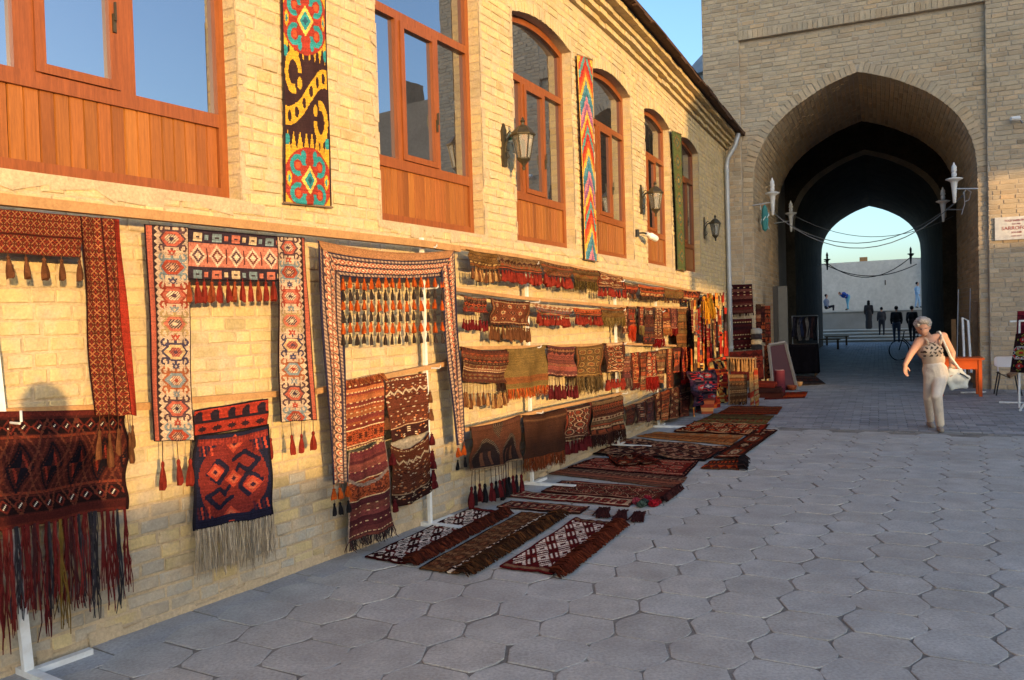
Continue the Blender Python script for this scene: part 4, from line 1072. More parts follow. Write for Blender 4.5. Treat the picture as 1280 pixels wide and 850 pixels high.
# C: cream surround with hooked medallions
rg = random.Random(5)
bandC = np.zeros((30, 76, 3)); bandC[:] = (58, 44, 52)
yy, xx = np.mgrid[0:30, 0:76]; bandC[8:22] = (196, 112, 86)
for k in range(5):
    cx = 8+k*15; d_ = abs(xx-cx)+abs(yy-15); bandC[(d_ < 6.5)] = (216, 180, 146); bandC[d_ < 4.5] = (128, 60, 50) if k % 2 else (92, 60, 64); bandC[d_ < 2.2] = (216, 180, 146)
    bandC[(abs(xx-cx-7) < 1) & (yy > 10) & (yy < 20)] = (90, 40, 40)
    for y0 in (4, 26):
        c_ = [(196, 104, 78), (206, 172, 128), (120, 136, 136)][(k+y0) % 3]; d_ = np.maximum(abs(xx-cx)*.9, abs(yy-y0)*1.2); bandC[d_ < 3.4] = c_; bandC[(d_ < 1.2)] = (70, 50, 52); d_ = np.maximum(abs(xx-cx-7)*1.1, abs(yy-y0)*1.4); bandC[d_ < 2.2] = [(206, 172, 128), (120, 136, 136), (196, 104, 78)][(k+y0) % 3]
bandC[0] = bandC[-1] = (34, 26, 30)
oC = surround('cream door surround with hooked medallions and rust tassels', [(233, 285), (347, 295), (349, 352), (233, 350)], [(181, 280), (235, 284), (241, 551), (194, 552)], [(346, 295), (381, 297), (394, 525), (353, 528)],
    dict(top=bandC, left=p_medstrip(rg, 48, 236, None, -1), right=p_medstrip(rg, 44, 216, None, 1), wav=.008), seed=8)
for i in range(12):
    x = 236+i*9.6; p = on_wall(x, 350, .202); hang_tassel(oC, wp(p[0], p[1]+.008, .203), .135, 'red' if i % 3 else 'rust', .10, .12, 1.1)
for x, y0, L in ((203, 552, .26), (221, 552, .24), (238, 549, .26), (363, 527, .21), (377, 526, .21), (391, 523, .21)):
    p = on_wall(x, y0, .205); hang_tassel(oC, wp(p[0], p[1]+.006, .206), L, 'red', .115, .42, 1.0, (50, 34, 34))
# E: long surround with rows of orange and grey tassels
rg = random.Random(9)
top_img = np.transpose(p_border(rg, 22, 96), (1, 0, 2)); plain = np.zeros((10, 96, 3)); plain[:] = (166, 112, 70); top_img = np.concatenate([plain, top_img], 0).transpose(0, 1, 2)
plain = np.zeros((12, 140, 3)); plain[:] = (166, 112, 70); top_img = np.concatenate([plain, np.transpose(p_border(rg, 28, 140), (1, 0, 2))], 0)
oE = surround('long door surround with octagon border and rows of orange and grey tassels', [(397, 300), (568, 312), (553, 346), (425, 345)], [(397, 301), (427, 338), (437, 603), (414, 606)], [(549, 340), (569, 312), (583, 552), (569, 557)],
    dict(top=top_img, left=p_border(rg, 30, 250), right=p_border(rg, 26, 210), sag=.05, wav=.014), seed=12)
cords = MB()
for i in range(15):
    x = 428+i*(124/14.0); p0 = on_wall(x, 343, .205); p1 = on_wall(x, 431-abs(i-7)*.9, .205)
    cords.tube([wp(p0[0], p0[1], .208), wp(p1[0], p1[1], .208)], .0025, 4, lin((60, 50, 44)))
    for k in range(6):
        p = on_wall(x, 345+k*14.0+RR.uniform(-1, 1), .205); hang_tassel(oE, wp(p[0], p[1], .209), .088*RR.uniform(.9, 1.1), 'orange' if k % 2 == 0 else 'dark', .082 if k % 2 == 0 else .07, .16, 1.25)
obj('cord', cords, MT['yarn'], oE)
for x, y0 in ((417, 606), (424, 605), (434, 603), (572, 556), (580, 553)):
    p = on_wall(x, y0, .205); hang_tassel(oE, wp(p[0], p[1], .207), .10, 'orange', .11, .25, 1.2); hang_tassel(oE, wp(p[0], p[1]-.085, .207), .12, 'black', .085, .3, 1.1)
# ---------------------------------------------------------------- bags under them
rg = random.Random(14)
def big_dark_bag(w, h):
    img = np.zeros((h, w, 3)); img[:] = (64, 26, 22); y, x = np.mgrid[0:h, 0:w]
    def row(y0, y1, k):
        b = np.zeros((y1-y0, w, 3)); b[:] = (34, 18, 18); yy, xx = np.mgrid[0:y1-y0, 0:w]; c = y1-y0
        d = abs((xx % c)-(c-1)/2)+abs(yy-(c-1)/2); b[d < c*.5] = (98, 34, 26); b[d < c*.28] = (40, 20, 22); b[(abs((xx % c)-(c-1)/2+yy-(c-1)/2) < .8) & (d < c*.3)] = (206, 196, 176); img[y0:y1] = b
    row(6, 17, 0); row(h-22, h-10, 0); img[18:20] = (110, 44, 28); img[h-26:h-24] = (110, 44, 28)
    for k in range(7):
        cx = w*(.02+k*.165); m = medallion(0); d = abs(x-cx)/13.0+abs(y-h*.48)/24.0
        img[(d < 1.1) & (d > .95)] = (88, 38, 28); img[(d < .78) & (d > .64)] = (28, 18, 22); img[(d < .45) & (d > .3)] = (126, 40, 28)
        q = (d < .95) & (abs(y-h*.48) < 13) & (((x-cx > 0) == (y > h*.48))); img[q & (abs(x-cx) < 11) & (d < .6)] = (24, 18, 24)
        img[(abs(d-1.45) < .07)] = (96, 46, 32)
    img[:4] = (84, 30, 24); img[h-9:] = (70, 26, 22); img[h-3:] = (96, 36, 26); img[:, -3:] = (38, 18, 18); return img
fB = hang_fn([(-70, 516), (163, 511), (157, 636), (-70, 676)], .14, wav=.018, wn=1.3, seed=5)
oB = tag(cloth('bag_rug', fB, big_dark_bag(150, 84)), 'dark red bag rug with long multicoloured fringe, at left edge', 'rug', 'bags hung below the door surrounds')
fringe(oB, lambda t: fB(.02+.96*t, .99), 30, .50, [(96, 32, 30), (96, 32, 30), (106, 38, 34), (80, 26, 26), (48, 44, 48), (104, 80, 34), (70, 36, 38)], .0034, clump=8, sway=.035, seg=6)
rg = random.Random(15)
fD0 = hang_fn([(243, 513), (335, 498), (334, 532), (243, 546)], .13, wav=.006, seed=3)
top_ = np.zeros((20, 56, 3)); top_[:] = (158, 46, 30); yq, xq = np.mgrid[0:20, 0:56]
top_[((xq % 12) < 6) & (yq > 1) & (yq < 9) & (yq > abs((xq % 12)-3))] = (40, 30, 38); top_[9:11] = (40, 30, 38); top_[(abs((xq % 11)-5)+abs(yq-15)*1.2 < 3.4)] = (52, 30, 34); top_[0] = top_[-1] = (36, 26, 30)
oD = tag(cloth('woven_bag', fD0, top_), 'navy and brick-red bag face with pale grey fringe, hung on batten', 'rug', 'bags hung below the door surrounds')
fD = hang_fn([(243, 544), (336, 530), (341, 644), (239, 664)], .135, sag=.018, wav=.012, wn=.8, seed=4)
cloth('lower_face', fD, p_dragon(rg, 72, 84), parent=oD)
fringe(oD, lambda t: fD(.01+.98*t, .995), 150, .27, [(182, 164, 138), (166, 148, 122), (146, 130, 108)], .003, clump=1, sway=.05, seg=4)
p = on_wall(337, 536, .14); hang_tassel(oD, wp(p[0]+.01, p[1], .14), .19, 'red', .11, .3, 1.0, (50, 34, 34))
# saddlebags
rg = random.Random(16)
st_cols = [(132, 60, 36), (150, 74, 40), (110, 44, 34), (166, 92, 50), (122, 50, 40)]
fF = hang_fn([(430, 476), (480, 466), (480, 549), (433, 563)], .165, wav=.007, wn=1.2, seed=6)
oF = tag(cloth('saddlebag', fF, p_stripe(rg, 40, 62, st_cols, (.74, .97))), 'rust striped saddlebag with two pockets, under the tasselled surround', 'saddlebag', 'bags hung below the door surrounds')
fF2 = hang_fn([(436, 566), (480, 549), (492, 657), (433, 680)], .16, sag=.02, wav=.014, wn=1.0, seed=7)
def low_img(w, h):
    im = p_stripe(rg, w, h, [(96, 40, 42), (110, 50, 46), (84, 36, 38), (120, 60, 48)], (.34, .56)); y, x = np.mgrid[0:h, 0:w]
    im[(abs(y-h*(.30+.10*np.sin(x/w*3.1))) < 1.6)] = (150, 124, 104); im[:, :1] = im[:, -1:] = (140, 116, 100); return im
cloth('lower_pocket', fF2, low_img(44, 84), parent=oF)
fringe(oF, lambda t: fF(t, .01), 60, .055, [(150, 84, 44), (120, 60, 36)], .003, 2, .5, 'ruff')
fringe(oF, lambda t: fF2(t, .99), 46, .075, [(40, 34, 38), (56, 48, 46), (60, 34, 34)], .003, 2, .3)
fG = hang_fn([(481, 474), (533, 466), (536, 538), (489, 553)], .165, wav=.008, wn=1.1, seed=8)
def speck(w, h, seed):
    r2 = random.Random(seed); im = np.zeros((h, w, 3)); im[:] = (104, 50, 32); im[-int(h*.2):] = (60, 30, 26)
    for k in range(int(w*h*.035)):
        i, j = r2.randrange(w//2), r2.randrange(h); c = r2.choice([(206, 178, 140), (190, 110, 60), (206, 178, 140), (60, 30, 26)])
        for ii in (i, w-1-i): im[j, ii] = c; im[j, min(w-1, ii+1)] = c
    y, x = np.mgrid[0:h, 0:w]; z = abs((x % 8)-4); im[(abs(y-(h*.2+z)) < .8)] = (206, 178, 140); im[(abs(y-2) < 1) & (x % 3 < 2)] = (190, 160, 120); im[int(h*.8)] = (190, 150, 110); return im
oG = tag(cloth('saddlebag', fG, speck(44, 62, 2)), 'dark brown speckled saddlebag with pompoms and gaping pocket', 'saddlebag', 'bags hung below the door surrounds')
fG2 = hang_fn([(489, 556), (536, 540), (541, 612), (492, 634)], .16, wav=.01, sag=.075, seed=9)
im = speck(44, 58, 3); im[:] = im*.8; cloth('lower_pocket', fG2, im, parent=oG)
fG3 = hang_fn([(489, 553), (536, 538), (537, 566), (490, 580)], .13, wav=.004, seed=9); lin_im = np.zeros((14, 24, 3)); lin_im[:] = (150, 138, 122); cloth('lining', fG3, lin_im, parent=oG)
for x, y in ((537, 492), (538, 514), (483, 525), (539, 545), (490, 570), (541, 575), (541, 590), (542, 600), (493, 628), (540, 566)):
    p = on_wall(x, y, .165); hang_tassel(oG, wp(p[0], p[1]+.03, .17), .10, 'maroon' if y > 540 else 'brown', .12, .12, 1.3)
# ================================================================ the four rows
TOPG, SECG, THIG, LOWG = 'uppermost row of tasselled bands', 'second row of bands and bags', 'third row of bags and bands', 'bottom row of dark rugs'
def row_piece(x0, x1, yt0, yt1, yb0, yb1, label, pal, pat='bands', tas=None, tl=.12, nt=0, frg=None, group=TOPG, d=.19, seed=0, name='tasselled_band', sag=.012, res=None, cat='textile', skew=0):
    rg = random.Random(seed*7+3); cs = [(x0, yt0), (x1, yt1), (x1+skew, yb1), (x0+skew, yb0)]
    q = [on_wall(x, y, d) for x, y in cs]; W = q[1][0]-q[0][0]; Hh = q[0][1]-q[3][1]
    pxw = (x1-x0)*.8; nx = int(min(100, max(10, pxw*1.7))); ny = int(min(96, max(12, (yb0-yt0)*.8*1.8)))
    if res: nx, ny = res
    P = PAL[pal] if isinstance(pal, str) else pal
    img = {'bands': p_bands, 'guls': p_guls, 'lattice': p_lattice}[pat](rg, nx, ny, P) if isinstance(pat, str) else pat(rg, nx, ny)
    fn0 = hang_fn(cs, d, sag=sag, wav=min(.016, W*.03), wn=max(.6, W*1.6), seed=seed)
    def fn(u, v):        # first rows fold back over the rail
        if v < .06:
            p = fn0(u, .06); r_ = fn0(u, 0); t = 1-v/.06; s_, = (q[0][0]*(1-u)+q[1][0]*u,); return wp(s_, r_[2]+.012*math.sin(min(1, t)*math.pi)*0+.0, d-.045*t)
        return fn0(u, v)
    o = tag(cloth(name, fn, img), label, cat, group)
    if nt:
        nt = int(nt*1.45)
        for i in range(nt):
            t = (i+.5)/nt; p = fn0(t, .985); hang_tassel(o, (p[0], p[1], p[2]+.004), tl*RR.uniform(.9, 1.08), tas if isinstance(tas, str) else tas[i % len(tas)], min(tl*1.05, W/nt*2.4), .16 if tl < .16 else .45, 1.15, None if tl < .16 else (60, 36, 30))
    if frg: fringe(o, lambda t: fn0(t, .985), max(24, int(W*150)), frg[0], frg[1], .003, 2, .07)
    return o
def p_arches(rg, w, h):
    im = np.zeros((h, w, 3)); im[:] = (88, 50, 34); y, x = np.mgrid[0:h, 0:w].astype(float)
    for c in (.27, .74):
        X = abs(x/w-c)/.20; Y = (y/h-.30)/.62; m = (Y > X*X*.55) & (Y < 1.05) & (X < 1); im[m] = (42, 30, 28); im[m & (Y < X*X*.55+.16)] = (60, 50, 44); im[m & (Y < X*X*.55+.16) & ((x.astype(int)+y.astype(int)) % 4 == 0)] = (120, 96, 72)
        q = (X < .42) & (Y > .5) & (Y < 1.0); im[q] = (96, 58, 40); im[q & (X < .2)] = (50, 34, 30)
    v = (y/h < .36-abs(x/w-.5)*3.2); im[v] = (48, 34, 30); im[v & ((x.astype(int)+y.astype(int)) % 3 == 0)] = (110, 84, 60); im[-3:] = (130, 104, 76); return im
R_ = row_piece
# uppermost row
R_(586, 623, 311, 317, 333, 337, 'olive-brown tasselled band, leftmost of the uppermost row', 'olive', tas=('brown', 'tan'), nt=9, seed=1)
R_(623, 676, 317, 325, 335, 342, 'brown band with bright red tassels in the uppermost row, beneath third window', 'brown', tas='red', nt=13, seed=2)
R_(677, 715, 325, 333, 341, 348, 'short patterned band with red tassels, third from left in uppermost row', 'tan', tas='red', nt=10, seed=3)
R_(715, 748, 333, 338, 350, 354, 'plain olive fringed band under the chevron banner', 'olive', frg=(.10, [(120, 92, 40), (90, 72, 36), (60, 46, 30)]), seed=4)
R_(749, 780, 338, 346, 358, 362, 'dark band with cream diamonds and red tassels in uppermost row', 'brown', 'guls', tas='red', nt=9, tl=.11, seed=5)
R_(781, 798, 353, 355, 366, 367, 'small red-brown lozenge band in the uppermost row, after the cream diamonds', 'red', tas='brown', nt=5, tl=.07, seed=6)
R_(799, 829, 355, 359, 369, 372, 'wide rust patterned band in the uppermost row, right of the small lozenge one', 'rust', frg=(.06, [(96, 70, 50), (60, 44, 34)]), seed=7)
R_(829, 853, 359, 362, 372, 374, 'greenish-brown band in the uppermost row, second from its right end', 'olive', tas='brown', nt=6, tl=.07, seed=8)
R_(853, 876, 362, 364, 373, 375, 'dark red band at the right end of the uppermost row', 'red', tas='crimson', nt=6, tl=.06, seed=9)
# second row
R_(580, 608, 368, 372, 388, 391, 'red and cream band with crimson tassels, leftmost of second row', 'red', tas='crimson', nt=7, tl=.16, seed=11, group=SECG)
R_(614, 664, 372, 377, 404, 408, 'large brown bag with long brown tassels in second row', 'brown', 'guls', tas='brown', nt=12, tl=.15, seed=12, group=SECG)
R_(668, 715, 378, 385, 391, 397, 'pale patterned band with thick red tassels in second row', 'salmon', tas='red', nt=13, tl=.11, seed=13, group=SECG)
R_(717, 752, 384, 386, 393, 395, 'rust band with red tassels in second row, beside the olive fringed one', 'rust', tas='red', nt=10, tl=.11, seed=14, group=SECG)
R_(752, 780, 384, 385, 397, 397, 'olive fringed band in second row', 'olive', frg=(.11, [(120, 92, 40), (96, 76, 40), (150, 120, 70)]), seed=15, group=SECG)
NB = [(779, 785, 384, 417, 'brown', 'slim brown bag at the start of the narrow bags in second row', None), (785.5, 795, 383, 408, 'red', 'narrow bag ending in a bright orange-red tail, second row', (.20, [(190, 66, 30), (170, 50, 26)])),
 (798, 806, 383, 408, 'red', 'small deep red bag next to the orange-red tail, second row', (.12, [(130, 110, 60), (90, 50, 36)])), (806.7, 817, 384, 430, 'dark', 'long near-black narrow bag in second row', None), (818, 828, 384, 424, 'brown', 'long red-brown narrow bag with crimson tassel foot in second row', (.13, [(130, 24, 24), (110, 20, 22)])),
 (828.5, 837, 385, 412, 'rust', 'short rust bag between the crimson-footed and the pink bag, second row', (.10, [(150, 120, 60), (170, 90, 50)])), (837.6, 846.5, 385, 411, 'plum', 'pinkish waisted bag left of the plain olive one, second row', (.11, [(120, 30, 24)])), (848, 860, 386, 433, 'olive', 'plain long olive bag in second row', None),
 (860.5, 867.5, 385, 424, 'plum', 'pinkish narrow bag right of the plain olive one', None), (868, 875, 384, 430, 'red', 'deep red narrow bag at right end of second row', None)]
for i, (x0, x1, y0, y1, pl_, lb, fr) in enumerate(NB): R_(x0, x1, y0, y0+.5, y1, y1, lb, pl_, 'bands' if i % 2 else 'guls', seed=30+i, group=SECG, name='narrow_bag', cat='bag', frg=fr, sag=.004)
# third row
R_(578, 636, 433, 437, 476, 479, 'wide dark red-brown bag with long brown tassels, leftmost of third row', 'brown', 'bands', tas=('brown', 'tan'), nt=15, tl=.22, seed=41, group=THIG, sag=.02)
R_(635, 684, 436, 431, 488, 482, 'plain olive-gold bag with orange and green striped fringe in third row', 'olive', lambda rg, w, h: np.where((np.mgrid[0:h, 0:w][0] > h*.68)[..., None] & (np.mgrid[0:h, 0:w][0] < h*.84)[..., None], band(rg, w, h, PAL['olive'], 'dots'), np.full((h, w, 3), (118, 90, 44.0))), frg=(.10, [(180, 84, 34), (196, 96, 40), (110, 90, 50), (150, 60, 34)]), seed=42, group=THIG)
R_(684, 718, 431, 433, 468, 470, 'plum bag with pale cords and dark maroon tassels in third row', 'plum', tas='maroon', nt=11, tl=.24, seed=43, group=THIG)
R_(720, 755, 433, 430, 472, 470, 'greyish olive bag with triangle pattern in third row', 'olive', 'guls', frg=(.19, [(96, 74, 42), (70, 56, 36), (120, 96, 60)]), seed=44, group=THIG)
R_(756, 780, 429, 427, 466, 464, 'brown diagonal-patterned bag with bright red tassels in third row', 'brown', 'guls', tas='red', nt=8, tl=.21, seed=45, group=THIG)
NB = [(779, 788, 446, 474, 'plum', 'greyish pink narrow bag at the start of the third row of narrow bags', (.15, [(130, 110, 90), (90, 60, 50)])), (789, 800, 441, 480, 'rust', 'rust bag with long oval medallion in third row', (.08, [(110, 40, 30)])), (801, 808, 441, 488, 'brown', 'slim dotted brown bag beside the oval medallion one', None),
 (808.5, 821, 440, 472, 'red', 'red bag with plain red tail in third row', (.2, [(150, 36, 26), (130, 30, 24)])), (821.5, 832, 438, 479, 'tan', 'cream and yellow patterned narrow bag in third row', None), (832.5, 842, 436, 486, 'rust', 'wasp-waisted rust bag right of the cream patterned one', None), (842.5, 851, 435, 466, 'red', 'short red bag left of the scarlet one, third row', None), (851.5, 866, 434, 476, dict(f=(186, 26, 22), d=(60, 16, 18), l=(220, 120, 60), a=(206, 44, 30), b=(120, 20, 22), g=(150, 50, 30)), 'bright scarlet bag at right end of third row', (.06, [(170, 24, 22)]))]
for i, (x0, x1, y0, y1, pl_, lb, fr) in enumerate(NB): R_(x0, x1, y0, y0-1, y1, y1-1, lb, pl_, 'guls' if i % 2 else 'bands', seed=50+i, group=THIG, name='narrow_bag', cat='bag', frg=fr, sag=.004)
# bottom row
R_(590, 652, 534, 519, 589, 575, 'dark brown rug with two arched medallions and hanging cord tassels, bottom row', 'dark', p_arches, tas=('maroon', 'black'), nt=11, tl=.30, seed=61, group=LOWG, name='hanging_rug', cat='rug', sag=.02)
R_(656, 706, 519, 510, 575, 563, 'plain dark brown rug with rust fringe in bottom row', 'dark', lambda rg, w, h: np.where((abs(np.mgrid[0:h, 0:w][0]-h*.12) < 2)[..., None], (96.0, 62, 40), np.full((h, w, 3), (66, 38, 26.0))), frg=(.13, [(136, 66, 34), (120, 56, 30), (96, 60, 36)]), seed=62, group=LOWG, name='hanging_rug', cat='rug', sag=.02)
R_(706, 740, 511, 503, 551, 543, 'near-black patterned rug with maroon tassels in bottom row', 'dark', 'guls', tas='maroon', nt=9, tl=.15, seed=63, group=LOWG, name='hanging_rug', cat='rug')
R_(740.5, 779, 503, 494, 546, 537, 'brown flat-woven rug with dark fringe at the step in the bottom row', 'brown', 'bands', frg=(.14, [(50, 30, 26), (70, 40, 30)]), seed=64, group=LOWG, name='hanging_rug', cat='rug')
NB = [(783, 794, 509, 532, 'dark', 'small near-black hanging rug, first of the bottom narrow pieces'), (795, 808, 505, 530, 'dark', 'dark hanging rug with a pale tag, second of the bottom narrow pieces'), (808.5, 818, 500, 528, 'purple', 'purple-brown hanging piece, third of the bottom narrow pieces'), (819, 827, 494, 527, 'rust', 'slim orange-brown piece in the low sunlit end of the bottom row'),
 (827.5, 837, 491, 526, 'rust', 'sunlit rust bag with pale top in the bottom row'), (837.5, 849, 487, 525, 'brown', 'sunlit brown piece with a framed square in the bottom row'), (850, 863, 482, 522, 'plum', 'rosy patterned piece at the right end of the bottom row')]
for i, (x0, x1, y0, y1, pl_, lb) in enumerate(NB): R_(x0, x1, y0, y0-4, y1, y1-3, lb, pl_, 'guls' if i % 2 else 'bands', seed=70+i, group=LOWG, name='hanging_rug', cat='rug', sag=.004)
# ================================================================ silk banners between the windows
def banner(cs, img, label, d):
    Q = [on_wall(x, y, d) for x, y in cs]; fn0 = hang_fn(cs, d, wav=.006, wn=.7, seed=2); o = tag(cloth('silk_banner', fn0, img, MT['silk'], thick=.004), label, 'banner', 'silk banners between the windows')
    m = MB(); a, b = fn0(0, 0), fn0(1, 0); m.tube([a, b], .009, 6); obj('rod', m, MT['oldwood'], o); m = MB(); a, b = fn0(-.02, 1), fn0(1.02, 1); m.tube([a, b], .007, 6); obj('hem_rod', m, MT['oldwood'], o); return o
banner([(349, -150), (404, -140), (416, 259), (356, 253)], p_ikat(64, 330), 'ikat banner with red medallions and yellow scroll on dark ground', .035)
banner([(722, 68), (740, 75), (748, 327), (732, 324)], p_chevron(26, 210), 'rainbow chevron ikat banner right of third window', .05)
banner([(840, 163), (851.5, 168), (858, 339), (847.5, 337)], p_green(14, 160), 'green and ochre ikat banner left of the last window', .05)
# ================================================================ rugs laid on the paving
FL = 'rugs spread on the paving along the wall'
def floor_rug(cs, img, label, z=.022, name='floor_rug', tuft=None, tuft_col=None, cat='rug', rough=.004, flat_fr=None, seed=0, thick=.011):
    Q = [at_h(x, y, z) for x, y in cs]; rg = random.Random(seed+500); ph = rg.uniform(0, 6)       # far-left, far-right, near-right, near-left (u to the right, v towards the viewer)
    def fn(u, v):
        p = (Q[0]*(1-u)+Q[1]*u)*(1-v)+(Q[3]*(1-u)+Q[2]*u)*v
        e = min(u, 1-u, v, 1-v); w = rough*(math.sin(u*11+ph)*math.sin(v*7+ph)+.6*math.sin(u*23+v*9+ph))
        ed = .006*math.sin(v*14+ph)*(1 if u > .5 else -1)
        return (p[0]+ed*.6, p[1]+ed, z+thick+max(0, w)+(rough*1.2*max(0, math.sin(u*17+v*13+ph)) if e < .06 else 0))
    o = tag(cloth(name, fn, img, thick=thick, sat=(1.12, 1.18, .94)), label, cat, FL)
    if tuft:
        side, wd, n = tuft; m = MB()
        cs_ = [lin(c) for c in tuft_col]
        for i in range(n):
            t = (i+rg.random())/n; p = np.array(fn(*( (1, t) if side == 'r' else (t, 1) if side == 'b' else (0, t)))); q0 = np.array(fn(*((.9, t) if side == 'r' else (t, .9) if side == 'b' else (.1, t)))); dr = p-q0; dr[2] = 0; dr /= np.linalg.norm(dr)
            c = cs_[rg.randrange(len(cs_))]; L = wd*rg.uniform(.8, 1.15); z0 = z+.012+rg.uniform(0, .035)
            sd = np.array([-dr[1], dr[0], 0])*rg.gauss(0, .35)*L
            A_ = p-dr*wd*.25; A_[2] = z0; B_ = p+dr*L*.5+sd*.5; B_[2] = z0+rg.uniform(.0, .02); C_ = p+dr*L+sd; C_[2] = z+.01
            m.tube([A_, B_, C_], [.004, .007, .005], 4, tuple(c*rg.uniform(.6, 1.3)))
        tag(obj('tassel_fringe', m, MT['yarn'], o), kind='stuff')
    return o
LP = dict(f=(200, 180, 160), d=(58, 26, 26), l=(206, 190, 172), a=(104, 42, 36), b=(70, 30, 30), g=(120, 90, 70))
TB = [(66, 28, 18), (54, 22, 16), (80, 36, 22), (42, 20, 15)]
rg = random.Random(81)
floor_rug([(588, 636), (630, 641), (507, 706), (455, 698)], p_lattice(rg, 40, 110, LP, 10, 12), 'white and dark brown lattice rug nearest the wall, with brown tassel edge', tuft=('r', .095, 460), tuft_col=TB, seed=1)
def brown_strip(w, h):
    im = np.zeros((h, w, 3)); im[:] = (104, 72, 50)
    for k in range(w):
        if k % 6 < 2: im[:, k] = (76, 50, 38)
    t = p_guls(random.Random(8), w, h, dict(f=(108, 78, 54), d=(62, 40, 32), l=(150, 116, 84), a=(120, 66, 44), b=(84, 58, 44), g=(130, 96, 66)), 3, 9, False); im = im*.45+t*.55; im[:, int(w*.70):int(w*.84)] = np.transpose(band(random.Random(4), h, int(w*.84)-int(w*.70), dict(f=(60, 40, 34), d=(60, 36, 30), l=(206, 186, 160), a=(96, 50, 36), b=(60, 36, 30), g=(110, 80, 56)), 'hook'), (1, 0, 2)); im[:, :2] = (40, 26, 24); return im
floor_rug([(652, 641), (694, 645), (574, 718), (523, 712)], brown_strip(44, 110), 'brown strip rug with shaggy brown edge between the two lattice rugs', tuft=('r', .10, 460), tuft_col=[(58, 36, 20), (48, 28, 17), (78, 46, 24), (38, 22, 15)], seed=2)
floor_rug([(720, 649), (771, 656), (690, 719), (625, 710)], p_lattice(rg, 44, 84, dict(LP, d=(84, 30, 32)), 11, 11), 'white and maroon lattice rug set apart nearest the viewer', tuft=('r', .095, 420), tuft_col=[(74, 30, 18), (62, 25, 16), (86, 38, 22)], seed=3)
oP = floor_rug([(639, 627), (737, 635), (725, 643), (620, 635)], p_guls(rg, 90, 16, PAL['purple'], 9, 1), 'thin purple-brown strip rug with three dark tassels on cords', seed=4)
for a, b in (((730, 640), (750, 640)), ((733, 637), (768, 645)), ((728, 642), (785, 647))):
    m = MB(); A_ = at_h(*a, .03); B_ = at_h(*b, .03); m.tube([A_, (A_+B_)/2, B_], .004, 4, lin((150, 130, 116))); obj('cord', m, MT['yarn'], oP)
for x0, x1, y in ((742, 768, 641), (765, 789, 644), (786, 810, 646)):
    m = MB(); rg2 = random.Random(x0)
    for k in range(46):
        A_ = at_h(x0+rg2.uniform(6, 9)+(x1-x0)*rg2.random()*.5, y-5+rg2.uniform(-2, 3), .03); B_ = at_h(x0+rg2.uniform(-3, 7)+(x1-x0)*rg2.random()*.6, y+4+rg2.uniform(-2, 2), .03); m.tube([A_, (A_+B_)/2+np.array([0, 0, .015]), B_], .008, 4, tuple(lin((56, 26, 26))*rg2.uniform(.6, 1.3)))
    tag(obj('tassel', m, MT['yarn'], oP))
floor_rug([(648, 615), (796, 626), (786, 634), (631, 621)], p_guls(rg, 120, 14, dict(f=(170, 140, 112), d=(80, 36, 34), l=(196, 168, 136), a=(126, 50, 44), b=(90, 60, 54), g=(150, 110, 84)), 14, 1), 'long narrow beige rug with red lozenges', seed=5)
mbp = thing('pompom_heap', 'small heap of red, pink and green pompoms at end of beige strip', 'pompoms', tuple(at_h(810, 632)), 0, FL)
for k, (x, y, c) in enumerate(((802, 634, (70, 84, 74)), (809, 627, (140, 36, 50)), (817, 633, (160, 30, 40)), (796, 630, (150, 60, 70)), (821, 631, (120, 24, 30)), (806, 631, (60, 66, 60)))):
    p = at_h(x, y, .02); m = MB(); rg2 = random.Random(k)
    for i in range(60):
        v = Vector((rg2.gauss(0, 1), rg2.gauss(0, 1), abs(rg2.gauss(0, 1)))).normalized()*.045; m.tube([p, p+np.array(v)+np.array([0, 0, .012])], [.008, .006], 4, tuple(lin(c)*rg2.uniform(.6, 1.3)))
    obj('pompom', m, MT['yarn'], mbp)
floor_rug([(702, 602), (848, 612), (827, 628), (676, 616)], p_guls(rg, 110, 28, PAL['purple'], 7, 2), 'dark purple-brown rug with fine border, beyond the beige strip', .020, seed=6, tuft=('r', .05, 120), tuft_col=[(40, 22, 24), (60, 30, 28)])
floor_rug([(709, 586), (859, 598), (847, 611), (686, 593)], p_bands(rg, 110, 24, dict(f=(134, 104, 82), d=(80, 54, 46), l=(164, 136, 110), a=(140, 86, 66), b=(110, 80, 66), g=(124, 96, 76)), 3, 5), 'faded beige striped rug between purple and red rugs', .020, seed=7)
floor_rug([(743, 573), (874, 577), (856, 597), (709, 585)], p_guls(rg, 100, 32, dict(f=(112, 44, 36), d=(46, 26, 28), l=(170, 116, 92), a=(146, 62, 48), b=(80, 40, 40), g=(130, 84, 66)), 8, 3), 'red all-over patterned rug under the small dark mat', .022, seed=8)
floor_rug([(757, 570), (790, 571), (820, 580), (772, 584)], p_guls(rg, 34, 30, PAL['dark'], 2, 2), 'small dark mat with shaggy red edge lying on the red rug', .040, 'small_mat', tuft=('r', .06, 120), tuft_col=[(110, 40, 28), (80, 30, 24), (50, 26, 24)], seed=9, rough=.012)
floor_rug([(781, 549), (912, 560), (882, 577), (741, 569)], p_guls(rg, 100, 36, dict(f=(78, 46, 38), d=(30, 24, 28), l=(150, 112, 88), a=(110, 56, 42), b=(52, 40, 46), g=(104, 80, 58)), 6, 3), 'big dark patterned rug with black border, middle of the row', .022, seed=10, rough=.01)
floor_rug([(820, 541), (930, 545), (914, 557), (796, 546)], p_bands(rg, 90, 18, dict(f=(150, 100, 62), d=(120, 74, 46), l=(170, 124, 84), a=(156, 96, 56), b=(130, 86, 56), g=(150, 110, 74)), 5, 8), 'plain golden tan rug beyond the big dark patterned one', .022, seed=11)
